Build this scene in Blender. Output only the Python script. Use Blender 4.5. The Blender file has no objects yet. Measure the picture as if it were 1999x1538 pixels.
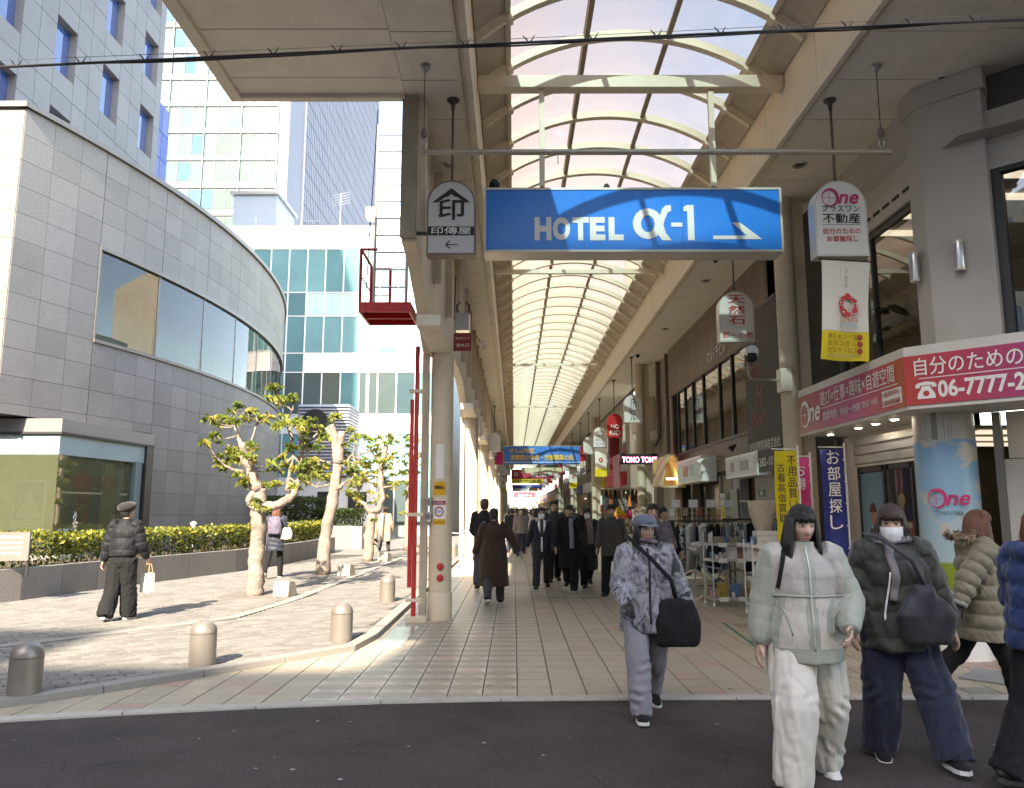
import bpy, bmesh, math, random
import numpy as np
from mathutils import Vector, Matrix, noise as mnoise
R = math.radians
random.seed(7)
S = bpy.context.scene
COL = S.collection
# ------------------------------------------------------------------ camera, sky, sun, exposure
cam = bpy.data.cameras.new('camera'); cam.lens = 27.28; cam.sensor_width = 36; cam.clip_end = 3000; cam.clip_start = 0.05
co = bpy.data.objects.new('camera', cam); COL.objects.link(co)
co.location = (0, 0, 1.6); co.rotation_euler = (R(98.45), 0, R(0.13)); S.camera = co
SUN = Vector((-0.281, -1.366, 1.0)).normalized()
W = bpy.data.worlds.new('World'); S.world = W; W.use_nodes = True
nt = W.node_tree; nt.nodes.clear()
sky = nt.nodes.new('ShaderNodeTexSky'); sky.sky_type = 'NISHITA'; sky.sun_disc = False
sky.sun_elevation = math.asin(SUN.z); sky.sun_rotation = math.atan2(SUN.x, SUN.y); sky.air_density = 1.0; sky.dust_density = 1.0; sky.ozone_density = 1.6
bg = nt.nodes.new('ShaderNodeBackground'); bg.inputs[1].default_value = 0.15
wo = nt.nodes.new('ShaderNodeOutputWorld'); nt.links.new(sky.outputs[0], bg.inputs[0]); nt.links.new(bg.outputs[0], wo.inputs[0])
sl = bpy.data.lights.new('sun', 'SUN'); sl.energy = 2.35; sl.angle = R(0.53); sl.color = (1, 0.985, 0.955)
so = bpy.data.objects.new('sun', sl); COL.objects.link(so); so.rotation_euler = SUN.to_track_quat('Z', 'Y').to_euler()
S.view_settings.view_transform = 'Standard'; S.view_settings.look = 'None'; S.view_settings.gamma = 1; S.view_settings.exposure = 2.92; S.view_settings.use_white_balance = True; S.view_settings.white_balance_temperature = 8300; S.view_settings.white_balance_tint = 13
S.view_settings.use_curve_mapping = False
S.render.engine = 'CYCLES'
cy = S.cycles
cy.use_denoising = True; cy.max_bounces = 10; cy.diffuse_bounces = 5; cy.glossy_bounces = 4; cy.transmission_bounces = 6; cy.transparent_max_bounces = 24
cy.caustics_reflective = False; cy.caustics_refractive = False; cy.sample_clamp_indirect = 6

# ------------------------------------------------------------------ materials
MATS = {}
def N(t, ty, **kw):
    n = t.nodes.new(ty)
    for k, v in kw.items():
        if k in n.inputs: n.inputs[k].default_value = v
        else: setattr(n, k, v)
    return n
def rgb(c): return (c[0], c[1], c[2], 1)
def M(name, col, rough=0.6, metal=0.0, var=0.1, vs=2.0, bump=0.0, bs=60.0, emit=0, spec=0.5, dirt=0.0, ds=0.7, coat=0.0, space='Object', sheen=0.0):
    """principled with blotchy tint variation, optional fine bump and dirt stains"""
    if name in MATS: return MATS[name]
    m = bpy.data.materials.new(name); m.use_nodes = True; t = m.node_tree; L = t.links.new
    p = t.nodes['Principled BSDF']
    p.inputs['Roughness'].default_value = rough; p.inputs['Metallic'].default_value = metal
    p.inputs['Specular IOR Level'].default_value = spec
    p.inputs['Coat Weight'].default_value = coat; p.inputs['Sheen Weight'].default_value = sheen
    p.inputs['Base Color'].default_value = rgb(col)
    tc = N(t, 'ShaderNodeTexCoord')
    src = tc.outputs[space]
    if space == 'World':
        pass
    if var > 0:
        n = N(t, 'ShaderNodeTexNoise', Scale=vs, Detail=5.0, Roughness=0.65); L(src, n.inputs['Vector'])
        mr = N(t, 'ShaderNodeMapRange'); mr.inputs[1].default_value = 0.3; mr.inputs[2].default_value = 0.7
        mr.inputs[3].default_value = 1 - var; mr.inputs[4].default_value = 1 + var
        L(n.outputs[0], mr.inputs[0])
        mx = N(t, 'ShaderNodeVectorMath', operation='SCALE'); mx.inputs[0].default_value = col[:3]
        L(mr.outputs[0], mx.inputs['Scale']); out = mx.outputs[0]
        if dirt > 0:
            n2 = N(t, 'ShaderNodeTexNoise', Scale=ds, Detail=8.0, Roughness=0.7); L(src, n2.inputs['Vector'])
            r2 = N(t, 'ShaderNodeMapRange'); r2.inputs[1].default_value = 0.52; r2.inputs[2].default_value = 0.75; r2.inputs[3].default_value = 0; r2.inputs[4].default_value = dirt
            L(n2.outputs[0], r2.inputs[0])
            m2 = N(t, 'ShaderNodeMix', data_type='RGBA'); L(r2.outputs[0], m2.inputs[0]); L(out, m2.inputs[6])
            m2.inputs[7].default_value = (col[0] * .35, col[1] * .32, col[2] * .28, 1); out = m2.outputs[2]
        L(out, p.inputs['Base Color'])
    if bump > 0:
        b = N(t, 'ShaderNodeTexNoise', Scale=bs, Detail=4.0); L(src, b.inputs['Vector'])
        bm_ = N(t, 'ShaderNodeBump', Strength=bump, Distance=0.02); L(b.outputs[0], bm_.inputs['Height']); L(bm_.outputs[0], p.inputs['Normal'])
    if emit:
        p.inputs['Emission Color'].default_value = rgb(col); p.inputs['Emission Strength'].default_value = emit
    MATS[name] = m
    return m
def glassmat(name, tint, refl=1.0, rough=0.02):
    """thin pane: fresnel mirror over tinted see-through"""
    if name in MATS: return MATS[name]
    m = bpy.data.materials.new(name); m.use_nodes = True; t = m.node_tree; t.nodes.clear(); L = t.links.new
    o = N(t, 'ShaderNodeOutputMaterial'); mx = N(t, 'ShaderNodeMixShader')
    tr = N(t, 'ShaderNodeBsdfTransparent'); tr.inputs[0].default_value = rgb(tint)
    gl = N(t, 'ShaderNodeBsdfGlossy'); gl.inputs['Roughness'].default_value = rough; gl.inputs[0].default_value = (refl, refl, refl, 1)
    fr = N(t, 'ShaderNodeFresnel'); fr.inputs[0].default_value = 1.9
    L(fr.outputs[0], mx.inputs[0]); L(tr.outputs[0], mx.inputs[1]); L(gl.outputs[0], mx.inputs[2]); L(mx.outputs[0], o.inputs[0])
    MATS[name] = m; return m
def facadeglass(name, col, rough=0.06, spec=1.0, var=0.15, vs=0.25):
    return M(name, col, rough=rough, spec=spec * .4, var=var, vs=vs)

# ------------------------------------------------------------------ mesh builder
class MB:
    def __init__(s): s.v = []; s.f = []; s.m = []
    def add(s, vs, fs, m=0):
        o = len(s.v); s.v.extend([tuple(p) for p in vs])
        for f in fs: s.f.append(tuple(i + o for i in f)); s.m.append(m)
        return s
    def poly(s, pts, m=0): return s.add(pts, [tuple(range(len(pts)))], m)
    def bx(s, x0, x1, y0, y1, z0, z1, m=0):
        if x0 > x1: x0, x1 = x1, x0
        if y0 > y1: y0, y1 = y1, y0
        if z0 > z1: z0, z1 = z1, z0
        return s.add([(x0, y0, z0), (x1, y0, z0), (x1, y1, z0), (x0, y1, z0), (x0, y0, z1), (x1, y0, z1), (x1, y1, z1), (x0, y1, z1)],
                     [(3, 2, 1, 0), (4, 5, 6, 7), (0, 1, 5, 4), (1, 2, 6, 5), (2, 3, 7, 6), (3, 0, 4, 7)], m)
    def box(s, c, d, rz=0, m=0, rx=0):
        o = len(s.v); h = [k / 2 for k in d]; s.bx(-h[0], h[0], -h[1], h[1], -h[2], h[2], m)
        T = Matrix.Translation(c) @ Matrix.Rotation(rz, 4, 'Z') @ Matrix.Rotation(rx, 4, 'X')
        for i in range(o, len(s.v)): s.v[i] = tuple(T @ Vector(s.v[i]))
        return s
    def tube(s, pts, r, n=8, m=0, caps=True, flat=None):
        """swept tube along pts; r number or list (or list of (rx,ry))"""
        pts = [Vector(p) for p in pts]; k = len(pts)
        rs = r if isinstance(r, (list, tuple)) else [r] * k
        t0 = (pts[1] - pts[0]).normalized()
        up = Vector((0, 0, 1)) if abs(t0.z) < 0.9 else Vector((0, 1, 0))
        if flat is not None: up = Vector(flat)
        a = t0.cross(up).normalized(); o = len(s.v)
        for i in range(k):
            if i == 0: t = pts[1] - pts[0]
            elif i == k - 1: t = pts[-1] - pts[-2]
            else: t = (pts[i + 1] - pts[i]).normalized() + (pts[i] - pts[i - 1]).normalized()
            if t.length < 1e-9: t = t0.copy()
            t.normalize(); a = (a - t * a.dot(t))
            if a.length < 1e-6: a = t.orthogonal()
            a.normalize(); b = t.cross(a)
            q = rs[i]; qx, qy = q if isinstance(q, (list, tuple)) else (q, q)
            for j in range(n):
                w = 2 * math.pi * j / n
                s.v.append(tuple(pts[i] + a * (qx * math.cos(w)) + b * (qy * math.sin(w))))
        for i in range(k - 1):
            for j in range(n):
                j2 = (j + 1) % n
                s.f.append((o + i * n + j, o + i * n + j2, o + (i + 1) * n + j2, o + (i + 1) * n + j)); s.m.append(m)
        if caps:
            s.f.append(tuple(o + j for j in reversed(range(n)))); s.m.append(m)
            s.f.append(tuple(o + (k - 1) * n + j for j in range(n))); s.m.append(m)
        return s
    def lathe(s, prof, c=(0, 0, 0), n=20, m=0):
        """prof = [(r,z)...] bottom to top"""
        o = len(s.v); k = len(prof)
        for r, z in prof:
            for j in range(n):
                w = 2 * math.pi * j / n; s.v.append((c[0] + r * math.cos(w), c[1] + r * math.sin(w), c[2] + z))
        for i in range(k - 1):
            for j in range(n):
                j2 = (j + 1) % n; s.f.append((o + i * n + j, o + i * n + j2, o + (i + 1) * n + j2, o + (i + 1) * n + j)); s.m.append(m)
        s.f.append(tuple(o + j for j in reversed(range(n)))); s.m.append(m)
        s.f.append(tuple(o + (k - 1) * n + j for j in range(n))); s.m.append(m)
        return s
    def prism(s, pts, a0, a1, axis='y', m=0):
        """extrude 2D polygon: axis y -> pts are (x,z); axis x -> (y,z); axis z -> (x,y)"""
        def P(p, a): return (p[0], a, p[1]) if axis == 'y' else ((a, p[0], p[1]) if axis == 'x' else (p[0], p[1], a))
        n = len(pts); o = len(s.v)
        s.v += [P(p, a0) for p in pts] + [P(p, a1) for p in pts]
        ar = sum(pts[i][0] * pts[(i + 1) % n][1] - pts[(i + 1) % n][0] * pts[i][1] for i in range(n))
        fl = (ar > 0) ^ (axis == 'y') ^ (a1 < a0)
        F = [tuple(range(n - 1, -1, -1)), tuple(range(n, 2 * n))] + [(i, (i + 1) % n, n + (i + 1) % n, n + i) for i in range(n)]
        for f in F:
            f = tuple(o + i for i in f); s.f.append(f if fl else f[::-1]); s.m.append(m)
        return s
    def xf(s, T, o=0):
        for i in range(o, len(s.v)): s.v[i] = tuple(T @ Vector(s.v[i]))
        return s
    def mesh(s, name, mats, smooth=False):
        me = bpy.data.meshes.new(name); me.from_pydata(s.v, [], s.f)
        if not isinstance(mats, (list, tuple)): mats = [mats]
        for q in mats: me.materials.append(q)
        if len(mats) > 1: me.polygons.foreach_set('material_index', s.m)
        if smooth: me.polygons.foreach_set('use_smooth', [True] * len(me.polygons))
        me.update(); return me
    def build(s, name, mats, parent=None, smooth=False, loc=None, rz=0, bevel=0, autosm=False):
        o = bpy.data.objects.new(name, s.mesh(name, mats, smooth)); COL.objects.link(o)
        if parent is not None: o.parent = parent
        if loc is not None: o.location = loc
        if rz: o.rotation_euler.z = rz
        if bevel:
            b = o.modifiers.new('bevel', 'BEVEL'); b.width = bevel; b.segments = 2; b.limit_method = 'ANGLE'; b.angle_limit = R(35)
        if autosm:
            o.data.polygons.foreach_set('use_smooth', [True] * len(o.data.polygons))
            o.data.set_sharp_from_angle(angle=R(autosm if autosm is not True else 35))
        return o
def tag(o, label=None, cat=None, group=None, kind=None):
    if label: o['label'] = label
    if cat: o['category'] = cat
    if group: o['group'] = group
    if kind: o['kind'] = kind
    return o
def thing(name, label, cat, loc=(0, 0, 0), rz=0, group=None):
    o = bpy.data.objects.new(name, None); COL.objects.link(o); o.location = loc; o.rotation_euler.z = rz
    o.empty_display_size = 0.1
    return tag(o, label, cat, group)
def struct(o): o['kind'] = 'structure'; return o
def inst(src, parent, loc=None, rz=None, mats=None):
    c = src.copy(); COL.objects.link(c); c.parent = parent
    if loc is not None: c.location = loc
    if rz is not None: c.rotation_euler.z = rz
    return c
def kids(o): return [c for c in bpy.data.objects if c.parent == o]
def dup(root, loc=None, rz=None, label=None, group=None, ch=None):
    r = root.copy(); COL.objects.link(r)
    if loc is not None: r.location = loc
    if rz is not None: r.rotation_euler.z = rz
    if label: r['label'] = label
    if group: r['group'] = group
    for c in kids(root):
        d = c.copy(); COL.objects.link(d); d.parent = r
        for g in kids(c):
            e = g.copy(); COL.objects.link(e); e.parent = d
    return r
FR = {'front': Matrix.Rotation(R(90), 4, 'X'),
      'side': Matrix.Rotation(R(-90), 4, 'Z') @ Matrix.Rotation(R(90), 4, 'X'),
      'diag': Matrix.Rotation(R(-45), 4, 'Z') @ Matrix.Rotation(R(90), 4, 'X'),
      'right': Matrix.Rotation(R(90), 4, 'Z') @ Matrix.Rotation(R(90), 4, 'X')}
def text(s, mat, parent, loc, face='front', w=None, h=None, bold=0.0, shear=0.0, ext=0.003, mirror=False, name='lettering', vertical=False, sp=1.0):
    if vertical: s = '\n'.join(s)
    cjk = any(ord(c) > 0x2e80 for c in s); fat = bold if cjk else 0; bold = 0 if cjk else bold
    c = bpy.data.curves.new('lettering', 'FONT'); c.body = s; c.size = 1; c.offset = bold; c.shear = shear; c.align_x = 'CENTER'
    c.resolution_u = 3; c.space_line = 0.95 if vertical else 1.1; c.space_character = sp
    o = bpy.data.objects.new('lettering', c); COL.objects.link(o)
    dg = bpy.context.evaluated_depsgraph_get()
    me = bpy.data.meshes.new_from_object(o.evaluated_get(dg)); bpy.data.objects.remove(o); bpy.data.curves.remove(c)
    n = len(me.vertices)
    if n == 0: return None
    a = np.empty(n * 3, np.float32); me.vertices.foreach_get('co', a); a = a.reshape(-1, 3)
    lo, hi = a.min(0), a.max(0); a -= (lo + hi) / 2; d = hi - lo
    sx = w / d[0] if w else None; sy = h / d[1] if h else None
    sx = sx or sy; sy = sy or sx
    if mirror: sx = -sx
    a[:, 0] *= sx; a[:, 1] *= sy
    a[:, 2] = 0
    fat *= 1.3 * abs(sy) * d[1] / max(1, s.count('\n') + 1)
    T = np.array(FR[face] if isinstance(face, str) else face)[:3, :3]
    nrm = T @ np.array([0, 0, 1.0])
    a = a @ T.T + nrm * ext
    me.vertices.foreach_set('co', a.astype(np.float32).ravel()); me.materials.clear(); me.materials.append(mat); me.update()
    if fat:
        bm = bmesh.new(); bm.from_mesh(me); tx = T @ np.array([1.0, 0, 0]); ty = T @ np.array([0, 1.0, 0]); g0 = list(bm.verts) + list(bm.edges) + list(bm.faces)
        for i, (dx, dy) in enumerate(((-1, 0), (1, 0), (0, 1), (0, -1))):
            r = bmesh.ops.duplicate(bm, geom=g0); v = Vector(tx * dx * fat * .5 + ty * dy * fat * .4 + nrm * .0005 * (i + 1))
            bmesh.ops.translate(bm, verts=[e for e in r['geom'] if isinstance(e, bmesh.types.BMVert)], vec=v)
        bm.to_mesh(me); bm.free()
    o = bpy.data.objects.new(name, me); COL.objects.link(o); o.parent = parent; o.location = loc
    return o
def pieces(name, items, parent, stuffname=None, limit=300):
    """items = list of (MB, mats); first `limit` become objects, the rest one joined stuff mesh"""
    for mb, mt in items[:limit]: mb.build(name, mt, parent)
    rest = items[limit:]
    if rest:
        J = MB(); mats = []
        for mb, mt in rest:
            if mt not in mats: mats.append(mt)
            J.add(mb.v, mb.f, mats.index(mt))
        o = J.build(stuffname or name, mats, parent); o['kind'] = 'stuff'
def rbox(x0, x1, y0, y1, z0, z1): return MB().bx(x0, x1, y0, y1, z0, z1)
# ================================================================== MATERIALS
m_beige = M('cream paint', (0.66, 0.56, 0.42), 0.5, var=0.08, vs=1.5, dirt=0.42, ds=1.6)
m_soffit = M('soffit panel', (0.80, 0.765, 0.68), 0.6, var=0.06, vs=0.8, dirt=0.30, ds=0.7)
m_fascia = M('fascia panel', (0.76, 0.70, 0.58), 0.55, var=0.07, vs=1.0, dirt=0.38, ds=1.1)
m_infill = M('infill panel', (0.50, 0.44, 0.35), 0.6, var=0.12, vs=1.5, dirt=0.3)
m_dark = M('dark recess', (0.02, 0.019, 0.018), 0.7, var=0)
m_black = M('black metal', (0.025, 0.024, 0.024), 0.45, var=0.1)
m_rib = M('rib cream', (0.72, 0.64, 0.50), 0.4, var=0.08, vs=2, dirt=0.15)
m_steel = M('grey steel', (0.42, 0.41, 0.39), 0.38, metal=0.7, var=0.08)
m_pipe = M('galvanised pipe', (0.45, 0.40, 0.33), 0.4, metal=0.5, var=0.15, vs=4)
m_white = M('white paint', (0.80, 0.79, 0.76), 0.4, var=0.03)
m_alu = M('anodised aluminium', (0.55, 0.55, 0.54), 0.3, metal=0.8, var=0.04)
m_red = M('red paint', (0.50, 0.03, 0.035), 0.4, var=0.1, vs=3)
m_concrete = M('concrete', (0.36, 0.34, 0.31), 0.85, var=0.12, vs=1.2, bump=0.15, bs=80, dirt=0.25)
# vault sheets: clear when seen square on, milky when seen at a slant, sun-aged
def vaultmat():
    m = bpy.data.materials.new('vault polycarbonate'); m.use_nodes = True; t = m.node_tree; t.nodes.clear(); L = t.links.new
    o = N(t, 'ShaderNodeOutputMaterial')
    tr = N(t, 'ShaderNodeBsdfTransparent'); tr.inputs[0].default_value = (0.195, 0.295, 0.335, 1)
    tl = N(t, 'ShaderNodeBsdfTranslucent'); tl.inputs[0].default_value = (0.40, 0.275, 0.185, 1)
    df = N(t, 'ShaderNodeBsdfDiffuse'); df.inputs[0].default_value = (0.31, 0.245, 0.175, 1)
    gl = N(t, 'ShaderNodeBsdfGlossy'); gl.inputs['Roughness'].default_value = 0.05
    a = N(t, 'ShaderNodeMixShader'); a.inputs[0].default_value = 0.25; L(tl.outputs[0], a.inputs[1]); L(df.outputs[0], a.inputs[2])
    lw = N(t, 'ShaderNodeLayerWeight'); lw.inputs[0].default_value = 0.5
    tc = N(t, 'ShaderNodeTexCoord'); n = N(t, 'ShaderNodeTexNoise', Scale=0.8, Detail=5.0); L(tc.outputs['Object'], n.inputs['Vector'])
    mr = N(t, 'ShaderNodeMapRange'); mr.inputs[1].default_value = 0.3; mr.inputs[2].default_value = 0.75; mr.inputs[3].default_value = 0.10; mr.inputs[4].default_value = 0.86
    L(lw.outputs['Facing'], mr.inputs[0])
    ad = N(t, 'ShaderNodeMath', operation='MULTIPLY_ADD'); ad.inputs[1].default_value = 0.25; L(n.outputs[0], ad.inputs[0]); L(mr.outputs[0], ad.inputs[2])
    sb = N(t, 'ShaderNodeMath', operation='SUBTRACT'); sb.inputs[1].default_value = 0.12; sb.use_clamp = True; L(ad.outputs[0], sb.inputs[0])
    b = N(t, 'ShaderNodeMixShader'); L(sb.outputs[0], b.inputs[0]); L(tr.outputs[0], b.inputs[1]); L(a.outputs[0], b.inputs[2])
    fr = N(t, 'ShaderNodeFresnel'); fr.inputs[0].default_value = 1.35
    c = N(t, 'ShaderNodeMixShader'); L(fr.outputs[0], c.inputs[0]); L(b.outputs[0], c.inputs[1]); L(gl.outputs[0], c.inputs[2])
    L(c.outputs[0], o.inputs[0]); return m
m_vault = vaultmat()

# ================================================================== GROUND
g = MB().poly([(-700, -300, -0.06), (700, -300, -0.06), (700, 1200, -0.06), (-700, 1200, -0.06)]).build('ground', M('city ground', (0.30, 0.29, 0.27), 0.9, var=0.15, vs=0.05)); struct(g)
def asphalt():
    m = M('brown asphalt', (0.052, 0.037, 0.035), 0.85, var=0.28, vs=1.3, bump=0.7, bs=220, dirt=0.45, ds=0.9)
    t = m.node_tree; L = t.links.new; p = t.nodes['Principled BSDF']
    tc = N(t, 'ShaderNodeTexCoord'); v = N(t, 'ShaderNodeTexVoronoi', Scale=130.0); L(tc.outputs['Object'], v.inputs['Vector'])
    old = p.inputs['Base Color'].links[0].from_socket
    mx = N(t, 'ShaderNodeMix', data_type='RGBA', blend_type='MULTIPLY'); mx.inputs[0].default_value = 1.0
    mr = N(t, 'ShaderNodeMapRange'); mr.inputs[3].default_value = 0.65; mr.inputs[4].default_value = 1.5; L(v.outputs['Color'], mr.inputs[0])
    L(old, mx.inputs[6]); L(mr.outputs[0], mx.inputs[7]); n2 = N(t, 'ShaderNodeTexNoise', Scale=1.6, Detail=4.0); L(tc.outputs['Object'], n2.inputs['Vector']); va = N(t, 'ShaderNodeVectorMath', operation='ADD'); L(tc.outputs['Object'], va.inputs[0]); L(n2.outputs['Color'], va.inputs[1])
    ve = N(t, 'ShaderNodeTexVoronoi', feature='DISTANCE_TO_EDGE', Scale=0.42); L(va.outputs[0], ve.inputs['Vector'])   # hairline cracks
    r2 = N(t, 'ShaderNodeMapRange'); r2.inputs[1].default_value = 0.0; r2.inputs[2].default_value = 0.006; r2.inputs[3].default_value = 0.55; r2.inputs[4].default_value = 1.0; L(ve.outputs['Distance'], r2.inputs[0])
    m4 = N(t, 'ShaderNodeMix', data_type='RGBA', blend_type='MULTIPLY'); m4.inputs[0].default_value = 1.0; L(mx.outputs[2], m4.inputs[6]); L(r2.outputs[0], m4.inputs[7]); L(m4.outputs[2], p.inputs['Base Color'])
    return m
m_asph = asphalt()
# road edge line (X,Y): straight in front of the arcade, bending towards the camera on the left
EDGE = [(-14, 5.35), (-9, 5.55), (-4.11, 6.12), (-2.66, 6.48), (-1.35, 6.72), (-0.6, 6.8), (0.4, 6.87), (2.2, 6.90), (5.0, 6.90), (12, 6.90)]
road = MB().poly([(-60, -40, 0), (60, -40, 0), (60, 6.90, 0)] + [(x, y, 0) for x, y in EDGE[::-1]] + [(-60, 5.3, 0)]).build('road', m_asph); struct(road)
# small pale chips trodden into the asphalt
chips = MB()
for k in range(46):
    x = random.uniform(-4.5, 5); y = random.uniform(4.7, 6.5); a = random.uniform(0, 3); s = random.uniform(.006, .02)
    pts = [(x + s * math.cos(a + q) * random.uniform(.5, 1.2), y + s * 1.0 * math.sin(a + q) * random.uniform(.5, 1.2), 0.004) for q in (0, 1.2, 2.4, 3.9, 5)]
    chips.poly(pts)
o = chips.build('road_litter', M('chewing gum', (0.34, 0.33, 0.32), 0.9, var=0.1)); tag(o, 'pale flecks of gum and grit trodden into the asphalt', 'litter', kind='stuff')
# kerb stones
m_kerb = M('kerb stone', (0.42, 0.40, 0.35), 0.8, var=0.12, vs=6, bump=0.2, bs=120, dirt=0.3)
kerb = thing('kerb', '', 'kerb'); kerb['kind'] = 'structure'
def along(pl, d):
    for (x0, y0), (x1, y1) in zip(pl[:-1], pl[1:]):
        l = math.hypot(x1 - x0, y1 - y0)
        if d <= l: return (x0 + (x1 - x0) * d / l, y0 + (y1 - y0) * d / l), ((x1 - x0) / l, (y1 - y0) / l)
        d -= l
    return (x1, y1), ((x1 - x0) / l, (y1 - y0) / l)
L_edge = sum(math.hypot(a[0] - b[0], a[1] - b[1]) for a, b in zip(EDGE[:-1], EDGE[1:]))
d = 0.0
while d < L_edge - 1:
    (x0, y0), t0 = along(EDGE, d + .004); (x1, y1), t1 = along(EDGE, d + .996)
    w = 0.115
    MB().prism([(x0, y0), (x1, y1), (x1 - t1[1] * w, y1 + t1[0] * w), (x0 - t0[1] * w, y0 + t0[0] * w)], -0.05, 0.022, 'z').build('kerb_stone', m_kerb, kerb, bevel=0.006)
    d += 1.0
# ---- arcade floor tiles
TP = 0.302; TX0 = 0.03
def tilemat(name, col, pat=0.0):
    m = M(name, col, 0.46, var=0.10, vs=3, dirt=0.22, ds=1.4, spec=0.5, bump=0.03, bs=15)
    if pat:
        t = m.node_tree; L = t.links.new; p = t.nodes['Principled BSDF']; old = p.inputs['Base Color'].links[0].from_socket
        ge = N(t, 'ShaderNodeNewGeometry'); sx = N(t, 'ShaderNodeSeparateXYZ'); L(ge.outputs['Position'], sx.inputs[0])
        def cell(sock, off):
            a = N(t, 'ShaderNodeMath', operation='SUBTRACT'); a.inputs[1].default_value = off; L(sock, a.inputs[0])
            b = N(t, 'ShaderNodeMath', operation='DIVIDE'); b.inputs[1].default_value = TP; L(a.outputs[0], b.inputs[0])
            c = N(t, 'ShaderNodeMath', operation='FRACT'); L(b.outputs[0], c.inputs[0])
            e = N(t, 'ShaderNodeMath', operation='SUBTRACT'); e.inputs[1].default_value = 0.5; L(c.outputs[0], e.inputs[0])
            f = N(t, 'ShaderNodeMath', operation='ABSOLUTE'); L(e.outputs[0], f.inputs[0]); return f.outputs[0]
        u = cell(sx.outputs[0], TX0); v = cell(sx.outputs[1], 6.98)
        # distance from the middle of the tile's top/bottom edges -> concave star round the side joints
        hv = N(t, 'ShaderNodeMath', operation='SUBTRACT'); hv.inputs[0].default_value = 0.5; L(v, hv.inputs[1])
        cb = N(t, 'ShaderNodeCombineXYZ'); L(u, cb.inputs[0]); L(hv.outputs[0], cb.inputs[1])
        ln = N(t, 'ShaderNodeVectorMath', operation='LENGTH'); L(cb.outputs[0], ln.inputs[0])
        d1 = N(t, 'ShaderNodeMath', operation='SUBTRACT'); d1.inputs[1].default_value = 0.46; L(ln.outputs['Value'], d1.inputs[0])
        st = N(t, 'ShaderNodeMapRange'); st.inputs[1].default_value = -0.01; st.inputs[2].default_value = 0.02; L(d1.outputs[0], st.inputs[0])
        d2 = N(t, 'ShaderNodeMath', operation='GREATER_THAN'); d2.inputs[1].default_value = 0.462; L(u, d2.inputs[0])
        mxm = N(t, 'ShaderNodeMath', operation='MAXIMUM'); L(st.outputs[0], mxm.inputs[0]); L(d2.outputs[0], mxm.inputs[1])
        # worn away in patches
        tc = N(t, 'ShaderNodeTexCoord'); n = N(t, 'ShaderNodeTexNoise', Scale=9.0, Detail=6.0); L(tc.outputs['Object'], n.inputs['Vector'])
        wr = N(t, 'ShaderNodeMapRange'); wr.inputs[1].default_value = 0.35; wr.inputs[2].default_value = 0.6; wr.inputs[3].default_value = 0.45; wr.inputs[4].default_value = 1; L(n.outputs[0], wr.inputs[0])
        mm = N(t, 'ShaderNodeMath', operation='MULTIPLY'); L(mxm.outputs[0], mm.inputs[0]); L(wr.outputs[0], mm.inputs[1])
        m3 = N(t, 'ShaderNodeMath', operation='MULTIPLY'); m3.inputs[1].default_value = pat; L(mm.outputs[0], m3.inputs[0])
        mx = N(t, 'ShaderNodeMix', data_type='RGBA'); L(m3.outputs[0], mx.inputs[0]); L(old, mx.inputs[6]); mx.inputs[7].default_value = (0.66, 0.61, 0.52, 1)
        L(mx.outputs[2], p.inputs['Base Color'])
    return m
TM = {'b': [tilemat('floor tile beige %d' % i, c) for i, c in enumerate([(0.39, 0.33, 0.24), (0.405, 0.345, 0.255), (0.375, 0.32, 0.235)])],
      'p': [tilemat('floor tile pink', (0.41, 0.285, 0.225))], 'g': [tilemat('floor tile green grey', (0.22, 0.21, 0.16))],
      'o': [tilemat('patterned tile %d' % i, c, 0.5) for i, c in enumerate([(0.32, 0.275, 0.21), (0.335, 0.29, 0.22)])],
      'q': [tilemat('patterned tile pink', (0.43, 0.31, 0.25), 0.75)], 'f': [tilemat('patterned tile faint', (0.38, 0.325, 0.24), 0.22)]}
afloor = MB().poly([(-9, 5.6, 0.0), (-4.11, 6.2, 0.0), (-1.35, 6.8, 0), (-0.6, 6.88, 0.0), (14, 6.9, 0.0), (14, 260, 0.0), (-1.78, 260, 0.0), (-1.78, 9.0, 0), (-4.0, 6.6, 0)]).build('arcade_floor', M('grout', (0.20, 0.165, 0.12), 0.9, var=0.1)); struct(afloor)
def wedge_y(x):
    pl = [(-9, 5.85), (-5.0, 6.12), (-4.05, 6.62), (-3.66, 7.06), (-2.92, 7.9), (-1.7, 9.6)]
    for (x0, y0), (x1, y1) in zip(pl[:-1], pl[1:]):
        if x0 <= x <= x1: return y0 + (y1 - y0) * (x - x0) / (x1 - x0) + .12
    return -9
def edge_y(x):
    for (x0, y0), (x1, y1) in zip(EDGE[:-1], EDGE[1:]):
        if x0 <= x <= x1: return y0 + (y1 - y0) * (x - x0) / (x1 - x0) + .12
    return 7
items = []; rr = random.Random(3)
j = 0
y = 6.985 - 4 * TP
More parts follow.
